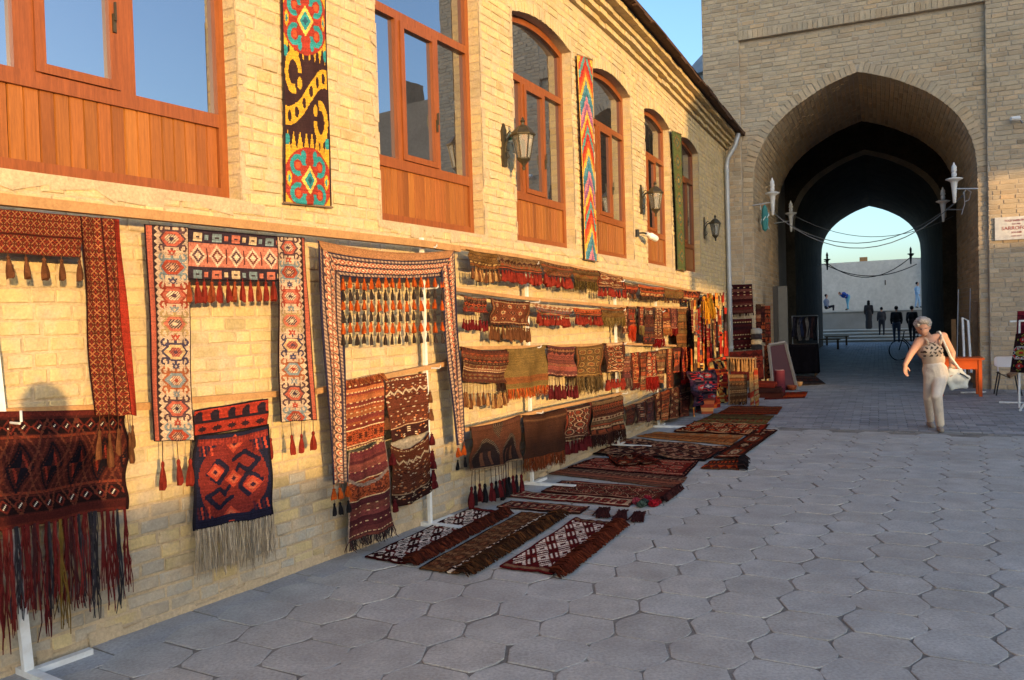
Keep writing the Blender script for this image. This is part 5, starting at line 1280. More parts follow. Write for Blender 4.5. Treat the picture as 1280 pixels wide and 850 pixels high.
floor_rug([(888, 577), (926, 574), (924, 588), (876, 586)], p_bands(rg, 34, 14, PAL['red'], 2, 3), 'small red striped mat with black fringe at the street side', .020, 'small_mat', tuft=('r', .08, 90), tuft_col=[(24, 20, 22), (44, 28, 26)], seed=12)
floor_rug([(946, 537), (972, 538), (925, 573), (892, 573)], p_guls(rg, 24, 50, PAL['dark'], 1, 4), 'long dark red runner along the street edge of the far rugs', .026, 'runner_rug', seed=13)
floor_rug([(868, 528), (962, 531), (949, 545), (842, 540)], p_guls(rg, 80, 22, PAL['red'], 6, 2), 'dark red rug beyond the golden tan one', .026, seed=14, rough=.008)
floor_rug([(892, 518), (968, 520), (958, 530), (870, 528)], p_bands(rg, 60, 18, dict(f=(92, 60, 42), d=(50, 34, 28), l=(110, 96, 60), a=(120, 60, 40), b=(84, 70, 46), g=(96, 84, 52)), 4, 6), 'greenish brown rug near the jewellery stall', .028, seed=15)
floor_rug([(914, 508), (978, 509), (972, 518), (896, 518)], p_bands(rg, 60, 14, dict(f=(110, 50, 34), d=(70, 34, 26), l=(140, 80, 50), a=(126, 56, 38), b=(90, 44, 34), g=(110, 66, 44)), 4, 6), 'brick-red rug farthest along the row of floor rugs', .028, seed=16)
# ================================================================ wall lanterns
def make_lantern(s, h, label):
    """built facing local -y (out of the wall), origin on the wall"""
    t = thing('wall_lantern', label, 'lantern', wp(s, h, .004), wang(s), 'wall lanterns between the windows')
    m = MB(); m.prism([(-.035, -.20), (.035, -.20), (.05, -.10), (.035, .10), (.045, .18), (0, .25), (-.045, .18), (-.035, .10), (-.05, -.10)], -.022, .0); obj('back_plate', m, MT['iron'], t, local=True)
    m = MB(); P = []
    for k in range(13): a = math.pi*1.15*k/12; P.append((0, -.02-.11*(1-math.cos(a))*.95, -.05+.17*math.sin(a)))
    m.tube(P, .011, 6); m.tube([(0, -.03, .10), (.0, -.08, .16), (0, -.12, .13), (0, -.09, .10)], .008, 5); m.tube([(0, -.02, -.14), (0, -.07, -.10), (0, -.05, -.05)], .008, 5); obj('scroll_arm', m, MT['iron'], t, local=True)
    c = (0, -.235, 0)
    m = MB(); m.lathe([(.125, .09), (.13, .105), (.085, .16), (.05, .19), (.02, .20), (.016, .225), (.028, .24), (.014, .262), (.003, .285)], 6, c); obj('cap', m, MT['iron'], t, local=True)
    m = MB(); m.lathe([(.062, -.14), (.105, .088)], 6, c); obj('glass_shade', m, MT['lglass'], t, local=True)
    m = MB()
    for k in range(6): a = k*math.pi/3; m.tube([(c[0]+.064*math.cos(a), c[1]+.064*math.sin(a), -.14), (c[0]+.108*math.cos(a), c[1]+.108*math.sin(a), .09)], .007, 5)
    m.lathe([(.012, -.26), (.02, -.235), (.012, -.22), (.03, -.19), (.072, -.15), (.07, -.135)], 6, c); obj('cage', m, MT['iron'], t, local=True)
    m = MB(); m.lathe([(.012, -.12), (.022, -.07), (.028, -.02), (.02, .03), (.006, .06)], 8, c); obj('bulb', m, MT['bulb'], t, local=True)
    t.scale = (.92, .92, .92); return t
make_lantern(5.74, 3.28, 'bronze wall lantern with green cable ties, by the third window')
make_lantern(10.04, 3.28, 'bronze wall lantern between fourth and fifth windows')
make_lantern(14.50, 3.28, 'bronze wall lantern beyond the last window, in the shade')
m = MB(); rgl = random.Random(3)
for k in range(5):
    a = [(wp(5.75+.02, 3.34+.05*k*.3, .05)), wp(5.78, 3.36+.02*k, .11), wp(5.80+.01*k, 3.39-.03*k, .16)]; m.tube(a, .008, 4, lin((40, 150, 110)) if k % 2 else lin((200, 214, 206)))
tag(obj('cable_tie_bundle', m, MT['paint']), 'green and white plastic ribbons knotted on the nearest lantern', 'ribbon')
t = thing('bulb_lamp', 'bare white tubular bulb on a short black arm under a lantern', 'lamp', wp(9.78, 2.78, .0))
m = MB(); m.tube([wp(9.78, 2.80, 0), wp(9.80, 2.80, .10), wp(9.83, 2.79, .14)], .012, 6); m.lathe([(.04, -.05), (.04, .05)], 8, wp(9.78, 2.80, .01)); obj('arm', m, MT['black'], t)
m = MB(); m.tube([wp(9.83, 2.79, .14), wp(9.90, 2.77, .16)], .030, 10); obj('socket', m, MT['plastic'], t)
m = MB(); m.tube([wp(9.905, 2.768, .161), wp(9.93, 2.765, .17), wp(10.08, 2.735, .20), wp(10.10, 2.73, .204)], [.034, .045, .045, .036], 12); obj('bulb', m, MT['bulb'], t, smooth=True)
# ================================================================ torch lamps inside the archway
def torch(a_wall, b, h, out, label, mat_, sc=1.0, grp='torch-shaped lamps in the archway'):
    p = gp(a_wall+out, b, h); t = thing('torch_lamp', label, 'lamp', p, 0, grp)
    m = MB(); m.lathe([(.012, -.55), (.035, -.53), (.05, -.30), (.062, -.15), (.075, -.06), (.10, -.02), (.185, .02), (.19, .04), (.12, .06), (.05, .07)], 12, (0, 0, 0)); m.v = [(x*sc, y*sc, z*sc) for x, y, z in m.v]; obj('holder', m, mat_, t, local=True, smooth=True)
    m = MB(); m.lathe([(.035, .07), (.055, .10), (.06, .16), (.045, .20), (.07, .225), (.055, .28), (.06, .33), (.03, .37), (.012, .43), (.004, .44)], 10); m.v = [(x*sc, y*sc, z*sc) for x, y, z in m.v]; obj('flame_shade', m, mat_, t, local=True, smooth=True)
    m = MB(); q = Vector(gp(a_wall, b, h-.2))-Vector(p); m.tube([q, (0, 0, -.2*sc)], .014, 6); obj('bracket', m, MT['zinc'], t, local=True); return t
MT['lampwhite'] = mat('lamp_grey', base=(.66, .65, .62), rough=.5)
def b_for(a, x):     # depth at which a wall-parallel line shows at picture column x
    bs = np.linspace(0, 24, 2400); xs = np.array([proj(gp(a, b, 3.8))[0] for b in bs[::20]]); return float(np.interp(x, xs, bs[::20]) if xs[-1] > xs[0] else np.interp(-x, -xs, bs[::20]))
AL, AR = AC-AWD, AC+AWD
def lamp_at(x, y, left, label, mat_=None, dark=False, sc=1.0):
    a = AL+.42 if left else AR-.42; b = b_for(a, x); r = ray(x, y); tt = ((G0+GW*b)@GW)/(r[:2]@GW); h = EYE+r[2]*tt
    torch(AL if left else AR, b, h, .42 if left else -.42, label, mat_ or MT['lampwhite'], sc*.82)
lamp_at(966, 243, True, 'pale torch lamp on left jamb, nearest the facade')
lamp_at(989, 268, True, 'pale torch lamp deeper on left jamb')
lamp_at(1199, 225, False, 'pale torch lamp on right jamb, nearest the facade, with loose cable')
lamp_at(1179, 253, False, 'grey torch lamp deeper on right jamb')
lamp_at(1034, 325, True, 'dark torch lamp silhouetted at left of the far opening', MT['black'])
lamp_at(1138, 318, False, 'dark torch lamp silhouetted at right of the far opening', MT['black'])
# cables slung across the passage
def cable(p, q, sag, label, r=.012, mt='cable'):
    m = MB(); P = []
    for k in range(15): t = k/14; P.append((p[0]*(1-t)+q[0]*t, p[1]*(1-t)+q[1]*t, p[2]*(1-t)+q[2]*t-sag*4*t*(1-t)))
    m.tube(P, r, 5); tag(obj('cable', m, MT[mt]), label, 'cable', 'cables slung across the passage')
def bp(x, y, b): a, h = at_b(x, y, b); return gp(a, b, h)
cable(bp(962, 262, 1.2), bp(1205, 243, 1.2), 1.0, 'pale cable slung lowest between the two nearest torch lamps', .010)
cable(bp(985, 280, 3.2), bp(1195, 252, 3.2), .7, 'pale cable between the two deeper torch lamps', .010)
cable(bp(990, 268, 4.5), bp(1192, 270, 4.5), .55, 'thin cable just below the deeper lamps', .008)
cable(bp(1030, 326, 23), bp(1142, 318, 23), .9, 'dark cable hanging in the far opening, uppermost', .02, 'black')
cable(bp(1030, 330, 23), bp(1146, 330, 23), .55, 'dark cable hanging in the far opening, lower', .02, 'black')
# loose lead by the right lamp, blue glass ornament by the left one
m = MB(); q = [bp(1204, 242, .8), bp(1208, 236, .8), bp(1214, 240, .8), bp(1211, 250, .8), bp(1206, 252, .8)]; m.tube(q, .012, 5); m.tube([bp(1205, 240, .8), bp(1206, 255, .8), bp(1202, 268, .8)], .010, 5); tag(obj('loose_lead', m, MT['plastic']), 'white loose electric lead dangling by right torch lamp', 'cable')
m = MB(); c = bp(956, 270, .9); m.lathe([(.01, -.35), (.06, -.30), (.085, -.1), (.07, .1), (.05, .2), (.01, .25)], 8, c, lin((60, 130, 130))); 
for k in range(10): m.tube([(c[0]+.09*math.cos(k), c[1]+.09*math.sin(k), c[2]-.3+.05*k), (c[0]+.1*math.cos(k+.6), c[1]+.1*math.sin(k+.6), c[2]-.22+.05*k)], .012, 4, lin((196, 214, 214)))
tag(obj('glass_ornament', m, MT['paint']), 'bluish-green plastic bundle hanging by the left torch lamp', 'ornament')
# plaque and floodlight on the right pier
t = thing('plaque', 'white marble plaque with red lettering on right gate pier', 'plaque', gp(.46, -.02, 2.92))
m = MB(); m.box((.10, -.042, 2.92), (.82, -.012, 3.36), fn=gp); obj('slab', m, MT['marble'], t)
def text(body, a, h, size, colr, mt):
    cu = bpy.data.curves.new('lettering', 'FONT'); cu.body = body; cu.size = size; cu.extrude = .002; cu.align_x = 'CENTER'; cu.materials.append(mt)
    tmp = bpy.data.objects.new('tmp', cu); COL.objects.link(tmp); me = bpy.data.meshes.new_from_object(tmp.evaluated_get(bpy.context.evaluated_depsgraph_get())); bpy.data.objects.remove(tmp)
    o = bpy.data.objects.new('lettering', me); COL.objects.link(o); o.parent = t
    o.location = Vector(gp(a, -.046, h))-t.location; o.rotation_euler = (math.pi/2, 0, -GA); return o
MT['ink'] = mat('red_ink', base=(.30, .035, .02), rough=.6)
text('TOQI SARROFON', .46, 3.27, .05, 0, MT['ink']); text('XVI ASR', .46, 3.205, .04, 0, MT['ink']); text('SARROFON', .46, 3.11, .095, 0, MT['ink']); text('XVI ASR', .46, 3.04, .05, 0, MT['ink']); text('1534-1577', .46, 2.975, .04, 0, MT['ink'])
t = thing('floodlight', 'small white floodlight on the gate pier at right edge', 'lamp', tuple(bp(1270, 148, 0)))
c = Vector(bp(1270, 148, -.12)); m = MB(); m.tube([c-Vector((.10, 0, 0)), c+Vector((.06, 0, .0))], [.035, .05], 10); obj('body', m, MT['plastic'], t); m = MB(); m.tube([c+Vector((.06, 0, 0)), Vector(bp(1278, 153, 0))], .015, 6); obj('arm', m, MT['zinc'], t)
# ================================================================ stall at the end of the wall
rs = random.Random(91)
def bead_img(rg, w, h, cols):
    im = np.zeros((h, w, 3)); y = 0
    while y < h:
        b = rg.randint(1, 4); im[y:y+b] = rg.choice(cols); 
        if rg.random() < .5: im[y:y+b, ::2] = rg.choice(cols)
        y += b
    return im
BC = [(170, 40, 26), (190, 60, 30), (220, 190, 130), (40, 24, 24), (206, 130, 50), (120, 26, 24), (70, 60, 66), (186, 46, 30)]
BG = 'beaded bands in the dense bundle at the end of the wall'
k = 0
for row, (ya, yb, n, d) in enumerate(((368, 444, 15, .22), (382, 476, 13, .30), (430, 516, 11, .27))):
    for i in range(n):
        x = 864+i*(42.0/n)+rs.uniform(-1, 1)+(3 if row == 1 else 0); w = rs.uniform(2.2, 4.4); y0 = ya+rs.uniform(-3, 8); y1 = yb+rs.uniform(-22, 8); sk = rs.uniform(-2, 4)
        cols = BC if rs.random() < .65 else rs.choice([[(30, 22, 24), (44, 30, 30), (200, 180, 140)], [(196, 84, 30), (210, 110, 40), (230, 170, 70)], [(120, 26, 24), (150, 36, 28), (90, 20, 22)], [(150, 120, 70), (190, 160, 100), (90, 60, 40)]])
        fn = hang_fn([(x, y0), (x+w, y0+.5), (x+w+sk, y1), (x+sk, y1)], d+rs.uniform(-.03, .04), wav=.01, wn=.5, seed=k)
        o = tag(cloth('beaded_band', fn, bead_img(rs, 5, 34, cols), thick=.006), 'narrow beaded tassel band in the dense bundle at the end of the wall', 'textile', BG)
        if rs.random() < .55: p = fn(.5, 1); hang_tassel(o, p, .13, rs.choice(['red', 'orange', 'crimson', 'black', 'tan']), .11, .1, 1.2)
        k += 1
for x, y in ((884, 378), (887, 372), (881, 383), (890, 384), (883, 390), (879, 376)):
    p = on_wall(x, y, .34); t = thing('yellow_tassel', 'golden yellow tassel in the cluster at top of beaded bundle', 'tassel', wp(p[0], p[1]+.05, .35), 0, 'golden tassels at the top of the bundle')
    m = MB(); 
    for q in range(26): a = rs.uniform(0, 6.28); r = rs.uniform(.01, .05); m.tube([(0, 0, 0), (r*math.cos(a), r*math.sin(a), -.08), (r*1.3*math.cos(a), r*1.3*math.sin(a), -.22-rs.uniform(0, .05))], .006, 4, tuple(lin((206, 140, 34))*rs.uniform(.6, 1.2)))
    tag(obj('skirt', m, MT['yarn'], t, local=True)); m = MB(); m.lathe([(.005, .03), (.03, .015), (.03, -.02), (.02, -.03)], 8, (0, 0, 0), lin((190, 120, 30))); obj('knot', m, MT['yarn'], t, local=True)
JC = [(150, 110, 60), (120, 30, 26), (60, 40, 34), (170, 130, 80), (150, 60, 30), (60, 96, 100)]
for i in range(9):
    x = 865+i*4.7; y0 = 372+rs.uniform(0, 30); L = rs.uniform(.35, .7); p = on_wall(x, y0, .37); c = [lin(q) for q in rs.sample(JC, 3)]; m = MB(); n = 20; cp = []
    for k in range(n):
        t_ = k/(n-1)*math.pi; q = wp(p[0]+.05*math.cos(t_), p[1]-L*math.sin(t_)**.7, .37); m.lathe([(.003, -.011), (.011, -.006), (.011, .006), (.003, .011)], 6, q, c[k % 3]); cp.append(q)
    m.tube(cp, .006, 4, c[0])
    tag(obj('bead_necklace', m, MT['paint'], smooth=False), 'string of coloured beads looped over the beaded bundle', 'necklace', 'bead strings on the bundle')
rail('thin rail the beaded bundle hangs from', [(858, 371), (908, 378)], .22, .012)
def cl(cs, img, label, d=.25, name='hanging_cloth', cat='textile', group='goods at the far stall', sag=0.0, wav=.02, wn=1.0, seed=0, **kw):
    return tag(cloth(name, hang_fn(cs, d, sag=sag, wav=wav, wn=wn, seed=seed), img), label, cat, group)
cl([(864, 464), (892, 462), (893, 503), (868, 508)], p_guls(rs, 26, 34, dict(f=(52, 28, 50), d=(24, 20, 34), l=(130, 120, 130), a=(150, 30, 40), b=(40, 36, 66), g=(70, 50, 60)), 2, 3, False), 'dark purple patchwork dress hanging at the far stall', .45, 'hanging_dress', 'dress', wav=.05, wn=1.5)
t = thing('patterned_box', 'rust patterned box standing under the purple dress', 'box', tuple(at_h(884, 519)), 0.0, 'goods at the far stall')
c = at_h(884, 518); m = MB()
for k in range(4):
    z0, z1 = k*.06, (k+1)*.06; r0, r1 = .12+.012*k, .12+.012*(k+1); m.lathe([(r0, z0), (r1, z1)], 4, c, lin([(160, 70, 36), (206, 140, 80), (150, 50, 30), (180, 90, 50)][k]), phase=.6)
obj('body', m, MT['paint'], t); m = MB(); m.lathe([(.175, .24), (.18, .255), (.15, .262)], 4, c, lin((120, 50, 30)), phase=.6); obj('rim', m, MT['paint'], t)
cl([(889, 448), (906, 446), (909, 514), (893, 518)], np.where((np.random.RandomState(2).rand(40, 14, 1) > .0), p_guls(rs, 14, 40, dict(f=(196, 50, 26), d=(40, 24, 30), l=(226, 180, 90), a=(210, 90, 30), b=(150, 30, 26), g=(196, 130, 50)), 1, 4, False), 0), 'orange-red ikat robe hanging at the far stall', .42, 'hanging_robe', 'robe', wav=.05, wn=1.4)
BS = float((at_h(925, 508)[:2]-G0)@GW)
t = thing('goods_stand', 'wooden stand carrying the small cream-tasselled surround, far stall', 'stand', tuple(at_h(925, 508)), 0, 'goods at the far stall')
for x in (910, 944): m = MB(); q = bp(x, 446, BS+.04); m.tube([(q[0], q[1], .02), q], .014, 6); obj('post', m, MT['oldwood'], t)
m = MB(); m.tube([bp(907, 447, BS+.03), bp(946, 448, BS+.03)], .014, 6); obj('top_bar', m, MT['oldwood'], t)
# goods on the gate pier and the floor before it
def gq(cs, b, img, label, name, cat, wav=.012, wn=1.0, group='goods round the left gate pier', fr=None):
    Q = [np.array(bp(x, y, b)) for x, y in cs]; ph = rs.uniform(0, 6)
    def fn(u, v):
        p = (Q[0]*(1-u)+Q[1]*u)*(1-v)+(Q[3]*(1-u)+Q[2]*u)*v; w = wav*math.sin(u*6.28*wn+ph)*(.3+.7*v); return (p[0]-GW[0]*w, p[1]-GW[1]*w, p[2])
    o = tag(cloth(name, fn, img), label, cat, group)
    if fr: fringe(o, lambda t: fn(t, .99), fr[0], fr[1], fr[2], .006, 2, .08)
    return o
o = gq([(908, 447), (943, 448), (943, 463), (908, 462)], BS, p_bands(rs, 34, 14, PAL['tan'], 2, 3), 'small cream-tasselled surround framing a striped bag, far stall', 'door_surround', 'textile', group='goods at the far stall')
for i in range(10): hang_tassel(o, bp(910+i*3.4, 446.5+i*.1, BS-.03), .24, 'tan', .15, .05, 1.0)
for xs in (936, 942):
    Q = [np.array(bp(x, y, BS-.02)) for x, y in ((xs, 460), (xs+5, 460), (xs+7, 506), (xs+2, 510))]
    cloth('side_panel', lambda u, v, Q=Q: tuple((Q[0]*(1-u)+Q[1]*u)*(1-v)+(Q[3]*(1-u)+Q[2]*u)*v), bead_img(rs, 8, 34, [(176, 140, 90), (170, 54, 32), (170, 116, 56)]), parent=o)
gq([(910, 468), (934, 468), (934, 502), (911, 505)], BS+.06, p_bands(rs, 30, 40, PAL['tan'], 3, 5), 'cream and brown striped bag inside the small surround', 'striped_bag', 'bag', group='goods at the far stall', fr=(26, .07, [(60, 40, 34), (120, 90, 60)]))
gq([(914, 356), (940, 355), (942, 391), (914, 393)], -.07, p_stripe(rs, 24, 32, [(64, 24, 26), (96, 36, 34), (40, 20, 24), (110, 60, 50)]), 'dark red striped bag pinned high on the gate pier', 'striped_bag', 'bag', fr=(12, .07, [(50, 28, 28), (150, 120, 96)]))
gq([(915, 399), (940, 398), (941, 436), (916, 438)], -.07, p_stripe(rs, 24, 32, [(70, 26, 28), (90, 30, 30), (50, 24, 28)]), 'dark red rug pinned lower on the gate pier', 'hanging_rug', 'rug')
gq([(912, 440), (953, 437), (955, 474), (914, 478)], -.55, p_bands(rs, 34, 30, dict(f=(140, 48, 34), d=(84, 32, 28), l=(150, 84, 50), a=(150, 58, 38), b=(116, 38, 30), g=(104, 54, 38)), 4, 8), 'bright red rug hung in front of the gate pier', 'hanging_rug', 'rug')
for x0, x1, y0, y1, c in ((944, 951, 380, 430, (110, 50, 40)), (951, 956, 380, 428, (60, 30, 30)), (956, 963, 382, 432, (120, 44, 36))):
    gq([(x0, y0), (x1, y0), (x1+1, y1), (x0+1, y1)], .12, p_bands(rs, 8, 34, dict(PAL['red'], f=c), 2, 5), 'narrow strip at %s of the three strips by the archway edge' % {944: 'left', 951: 'centre', 956: 'right'}[x0], 'woven_strip', 'textile')
t = thing('hat_stack', 'stack of striped felt hats on a stand by the gate pier', 'hats', tuple(bp(946, 436, -.25)), 0, 'goods round the left gate pier')
c = bp(946, 437, -.25)
for k in range(4):
    m = MB(); m.lathe([(.115, 0), (.12, .03), (.115, .09), (.06, .115)], 12, (c[0], c[1], c[2]+k*.115), lin([(40, 34, 34), (196, 170, 130), (50, 40, 40), (150, 148, 140)][k])); obj('hat', m, MT['fabric'], t)
m = MB(); m.tube([(c[0], c[1], 0.01), (c[0], c[1], c[2])], .02, 6); m.lathe([(.15, .01), (.15, .03)], 10, (c[0], c[1], 0)); obj('stand', m, MT['oldwood'], t)
for k, (x, y, w, colr) in enumerate(((958, 497, .62, (84, 42, 32)), (958, 491, .56, (66, 38, 32)), (955, 485, .46, (124, 46, 32)))):
    c = at_h(x, 497); z0 = .02+k*.10; m = MB()
    a_ = [(-.5, 0), (.5, 0), (.53, .045), (.5, .09), (-.5, .09), (-.53, .045)]
    for j in range(6):
        p, q = a_[j], a_[(j+1) % 6]; 
    V = []
    for yy in (-.28, .28):
        for px, pz in a_: V.append((c[0]+(px*w)*GU[0]+yy*GW[0]+rs.uniform(-.01, .01), c[1]+(px*w)*GU[1]+yy*GW[1], z0+pz+rs.uniform(-.008, .008)))
    m.add(V, [tuple(range(6)), tuple(range(11, 5, -1))]+[(j, (j+1) % 6, (j+1) % 6+6, j+6)[::-1] for j in range(6)], lin(colr)); tag(obj('folded_rug', m, MT['cloth']), ['brown folded rug at the bottom of the pile by the gate', 'dark folded rug in the middle of the pile by the gate', 'bright red folded rug on top of the pile by the gate'][k], 'rug', 'pile of folded rugs')
# leaning framed panel, rolled rug, vase
P0 = [np.array(at_h(966, 489)), np.array(at_h(996, 488))]; top = [P0[0]+np.array([0, .25, .95]), P0[1]+np.array([-.15, .25, 1.0])]
t = thing('framed_panel', 'dark red panel in a pale frame leaning by the archway', 'panel', tuple((P0[0]+P0[1])/2), 0, 'goods round the left gate pier')
m = MB(); n_ = np.array([0, -.03, 0.01]); V = [P0[0], P0[1], top[1], top[0]]; m.add([tuple(v) for v in V]+[tuple(v+n_) for v in V], [(4, 5, 6, 7), (3, 2, 1, 0), (0, 1, 5, 4), (1, 2, 6, 5), (2, 3, 7, 6), (3, 0, 4, 7)], lin((70, 18, 24))); obj('face', m, MT['paint'], t)
for a, b in ((P0[1], top[1]), (top[1], top[0]), (P0[0], top[0])):
    m = MB(); m.tube([a+n_*1.3, b+n_*1.3], .032, 4, lin((150, 140, 128))); obj('frame_bar', m, MT['paint'], t)
c = at_h(975, 496); t = thing('rolled_rug', 'upright plum rolled rug standing before the leaning panel', 'rug', tuple(c), 0, 'goods round the left gate pier'); m = MB(); m.lathe([(.10, .03), (.105, .2), (.10, .45), (.105, .52)], 12, c, lin((96, 44, 52))); obj('roll', m, MT['cloth'], t, smooth=True)
m = MB(); 
for r in (.09, .06, .03): m.lathe([(r, .521), (r-.012, .53)], 12, c, lin((150, 120, 120) if r != .06 else (90, 40, 48)))
obj('spiral_end', m, MT['cloth'], t)
c = np.array(bp(972, 446, .2)); t = thing('vase', 'pale patterned vase on top of stacked goods by the arch', 'vase', tuple(c), 0, 'goods round the left gate pier'); m = MB(); m.lathe([(.09, 0), (.11, .05), (.085, .18), (.05, .26), (.07, .30)], 12, c, lin((150, 140, 130))); obj('body', m, MT['paint'], t, smooth=True)
for z, colr in ((.10, (60, 60, 70)), (.17, (196, 120, 60))): m = MB(); m.lathe([(.103-.1*(z-.1)*2, z), (.100-.1*(z-.1)*2, z+.03)], 12, (c[0], c[1], c[2]), lin(colr)); obj('painted_band', m, MT['paint'], t)
t = thing('goods_table', 'draped table under the vase beside the archway', 'table', tuple(bp(972, 478, .3)), 0, 'goods round the left gate pier'); c2 = np.array(bp(968, 446, .35)); m = MB(); m.box((c2[0]-.3, c2[1]-.2, c2[2]-.03), (c2[0]+.3, c2[1]+.3, c2[2]-.005)); obj('top', m, MT['oldwood'], t)
for sx in (-.27, .25):
    for sy in (-.17, .25): m = MB(); m.box((c2[0]+sx, c2[1]+sy, 0.02), (c2[0]+sx+.04, c2[1]+sy+.04, c2[2]-.031)); obj('leg', m, MT['oldwood'], t)
for i, (x, y, r, colr, lb) in enumerate(((990, 489, .10, (150, 74, 40), 'orange-brown clay bowl on the paving by the leaning panel'), (999, 484, .08, (120, 96, 70), 'pale clay bowl on the paving beside the orange-brown one'), (944, 501, .09, (150, 110, 60), 'brass bowl on the paving under the small surround'))):
    c = at_h(x, y); t = thing('clay_bowl', lb, 'bowl', tuple(c), 0, 'goods round the left gate pier'); m = MB(); m.lathe([(r*.4, .02), (r*.8, .05), (r, .11), (r*1.02, .125), (r*.9, .12), (r*.6, .06)], 12, c, lin(colr)); obj('body', m, MT['paint'], t, smooth=True); m = MB(); m.lathe([(r*.42, .018), (r*.38, .03)], 12, c, lin(colr)*.7); obj('foot_ring', m, MT['paint'], t)
gq([(955, 432), (966, 430), (967, 472), (956, 474)], -.25, p_guls(rs, 14, 34, PAL['rust'], 1, 3, False), 'slim rust hanging beside the bright red rug, gate pier', 'woven_strip', 'textile')
# grey boards leaning on the jamb
for i, (x0, x1, y0, y1, c) in enumerate(((966, 972, 358, 455, (70, 62, 54)), (972.5, 984, 358, 452, (108, 102, 92)))):
    a0, h0 = at_b(x0, y0, 1.4); a1, h1 = at_b(x1, y0, 1.4); m = MB(); m.box((a0, 1.36, .02), (a1, 1.41, h0), lin(c), fn=gp); tag(obj('leaning_board', m, MT['paint']), ['dark tall board leaning on the left jamb', 'pale grey tall board leaning on the left jamb'][i], 'board', 'boards on the left jamb')
# clothes rail with dark garments and cloth-covered table in the passage
t = thing('clothes_rail', 'metal clothes rail with dark garments in the passage at left', 'clothes rail', gp(AL+.7, 5.2, 0), 0, 'goods in the passage')
aa0, aa1 = at_b(990, 388, 4.2)[0], at_b(1022, 388, 4.2)[0]
m = MB(); m.tube([gp(aa0, 4.2, .02), gp(aa0, 4.2, 1.55), gp(aa1, 4.2, 1.55), gp(aa1, 4.2, .02)], .014, 6); obj('frame', m, MT['zinc'], t)
for i in range(9):
    a = aa0+.06+(aa1-aa0-.12)*i/8; colr = [(46, 44, 56), (30, 28, 32), (90, 84, 80), (40, 46, 70), (36, 28, 30), (110, 104, 98), (34, 34, 44), (60, 40, 40), (26, 26, 32)][i]
    fn = lambda u, v, a=a, i=i: gp(a-.05+.1*u+.02*math.sin(v*5+i), 4.2-.22*(1 if v > .1 else v*10)*(1-.5*abs(u-.5))-.03*math.sin(u*9), 1.53-v*(.52+.05*(i % 3)))
    o = tag(cloth('garment', fn, np.full((12, 6, 3), colr, float)), 'dark garment hanging on the clothes rail in the passage', 'garment', 'garments on the clothes rail')
t = thing('covered_table', 'table under a black cloth in the passage, left side', 'table', gp(aa0+.4, 3.6, 0), 0, 'goods in the passage'); m = MB()
for sx in (aa0+.02, aa1-.06):
    for sy in (3.45, 3.95): m.box((sx, sy, .02), (sx+.04, sy+.04, .80), fn=gp)
obj('legs', m, MT['oldwood'], t) if False else [obj('leg', (lambda q: (q.box((sx, sy, .02), (sx+.04, sy+.04, .80), fn=gp), q)[1])(MB()), MT['oldwood'], t) for sx in (aa0+.02, aa1-.06) for sy in (3.45, 3.95)]
m = MB(); m.box((aa0, 3.4, .80), (aa1, 4.0, .83), fn=gp); obj('top', m, MT['oldwood'], t)
def drape(u, v):
    q = u*3.0; a = aa0-.02 if q < 1 else aa0-.02+(aa1-aa0+.04)*(q-1) if q < 2 else aa1+.02; b = 4.0-.62*q if q < 1 else 3.38 if q < 2 else 3.38+.62*(q-2); w = .03*math.sin(u*40)*v; return gp(a+(w if 1 > q or q > 2 else 0), b-(w if 1 <= q <= 2 else 0), .84-v*.74)
tag(cloth('table_cover', drape, np.full((10, 40, 3), (26, 22, 26), float)), 'black cloth draped to the ground over the passage table', 'cloth', 'goods in the passage')
m = MB(); c = at_h(1000, 478); 
o = floor_rug([(985, 470), (1020, 471), (1032, 480), (996, 482)], p_bands(rs, 30, 12, dict(f=(80, 74, 70), d=(50, 44, 44), l=(120, 110, 100), a=(96, 60, 50), b=(70, 60, 60), g=(90, 80, 74)), 2, 4), 'grey folded rug lying in the passage mouth', .03, seed=30)
o = floor_rug([(960, 492), (1010, 490), (1006, 498), (955, 500)], p_bands(rs, 30, 10, PAL['red'], 2, 4), 'red-brown rug under the pile by the gate', .012, seed=31)
# benches
def bench(x, y, label):
    p = at_h(x, y); t = thing('wooden_bench', label, 'bench', tuple(p), -GA, 'benches at the end of the passage')
    m = MB(); m.box((-.55, -.18, .42), (.55, .18, .47)); obj('seat', m, MT['oldwood'], t, local=True)
    for sx in (-.48, .40): m = MB(); m.box((sx, -.15, 0), (sx+.08, .15, .419)); obj('leg', m, MT['oldwood'], t, local=True)
bench(1046, 432, 'low dark bench before the far steps'); bench(1034, 437, 'dark bench against the left wall at the far end')
# ---------------------------------------------------------------- right-hand side: table, chair, frames, rack with robe
t = thing('orange_table', 'orange painted wooden table beside the right gate pier', 'table', gp(-.6, -1.2, 0)); CO = lin((196, 84, 24))
TA0, TA1, TB0, TB1, TH = -.98, -.30, -1.50, -.95, .685
m = MB(); m.box((TA0-.04, TB0-.04, TH), (TA1+.04, TB1+.04, TH+.03), CO, fn=gp); obj('top', m, MT['paint'], t)
for sx in (TA0, TA1-.055):
    for sy in (TB0, TB1-.055): m = MB(); m.box((sx, sy, .018), (sx+.055, sy+.055, TH-.001), CO*.95, fn=gp); obj('leg', m, MT['paint'], t)
m = MB(); m.box((TA0+.055, TB0+.012, TH-.17), (TA1-.055, TB0+.032, TH-.002), CO, fn=gp); m.box((TA0+.012, TB0+.055, TH-.17), (TA0+.032, TB1-.055, TH-.002), CO, fn=gp); m.box((TA1-.032, TB0+.055, TH-.17), (TA1-.012, TB1-.055, TH-.002), CO, fn=gp); obj('apron', m, MT['paint'], t)
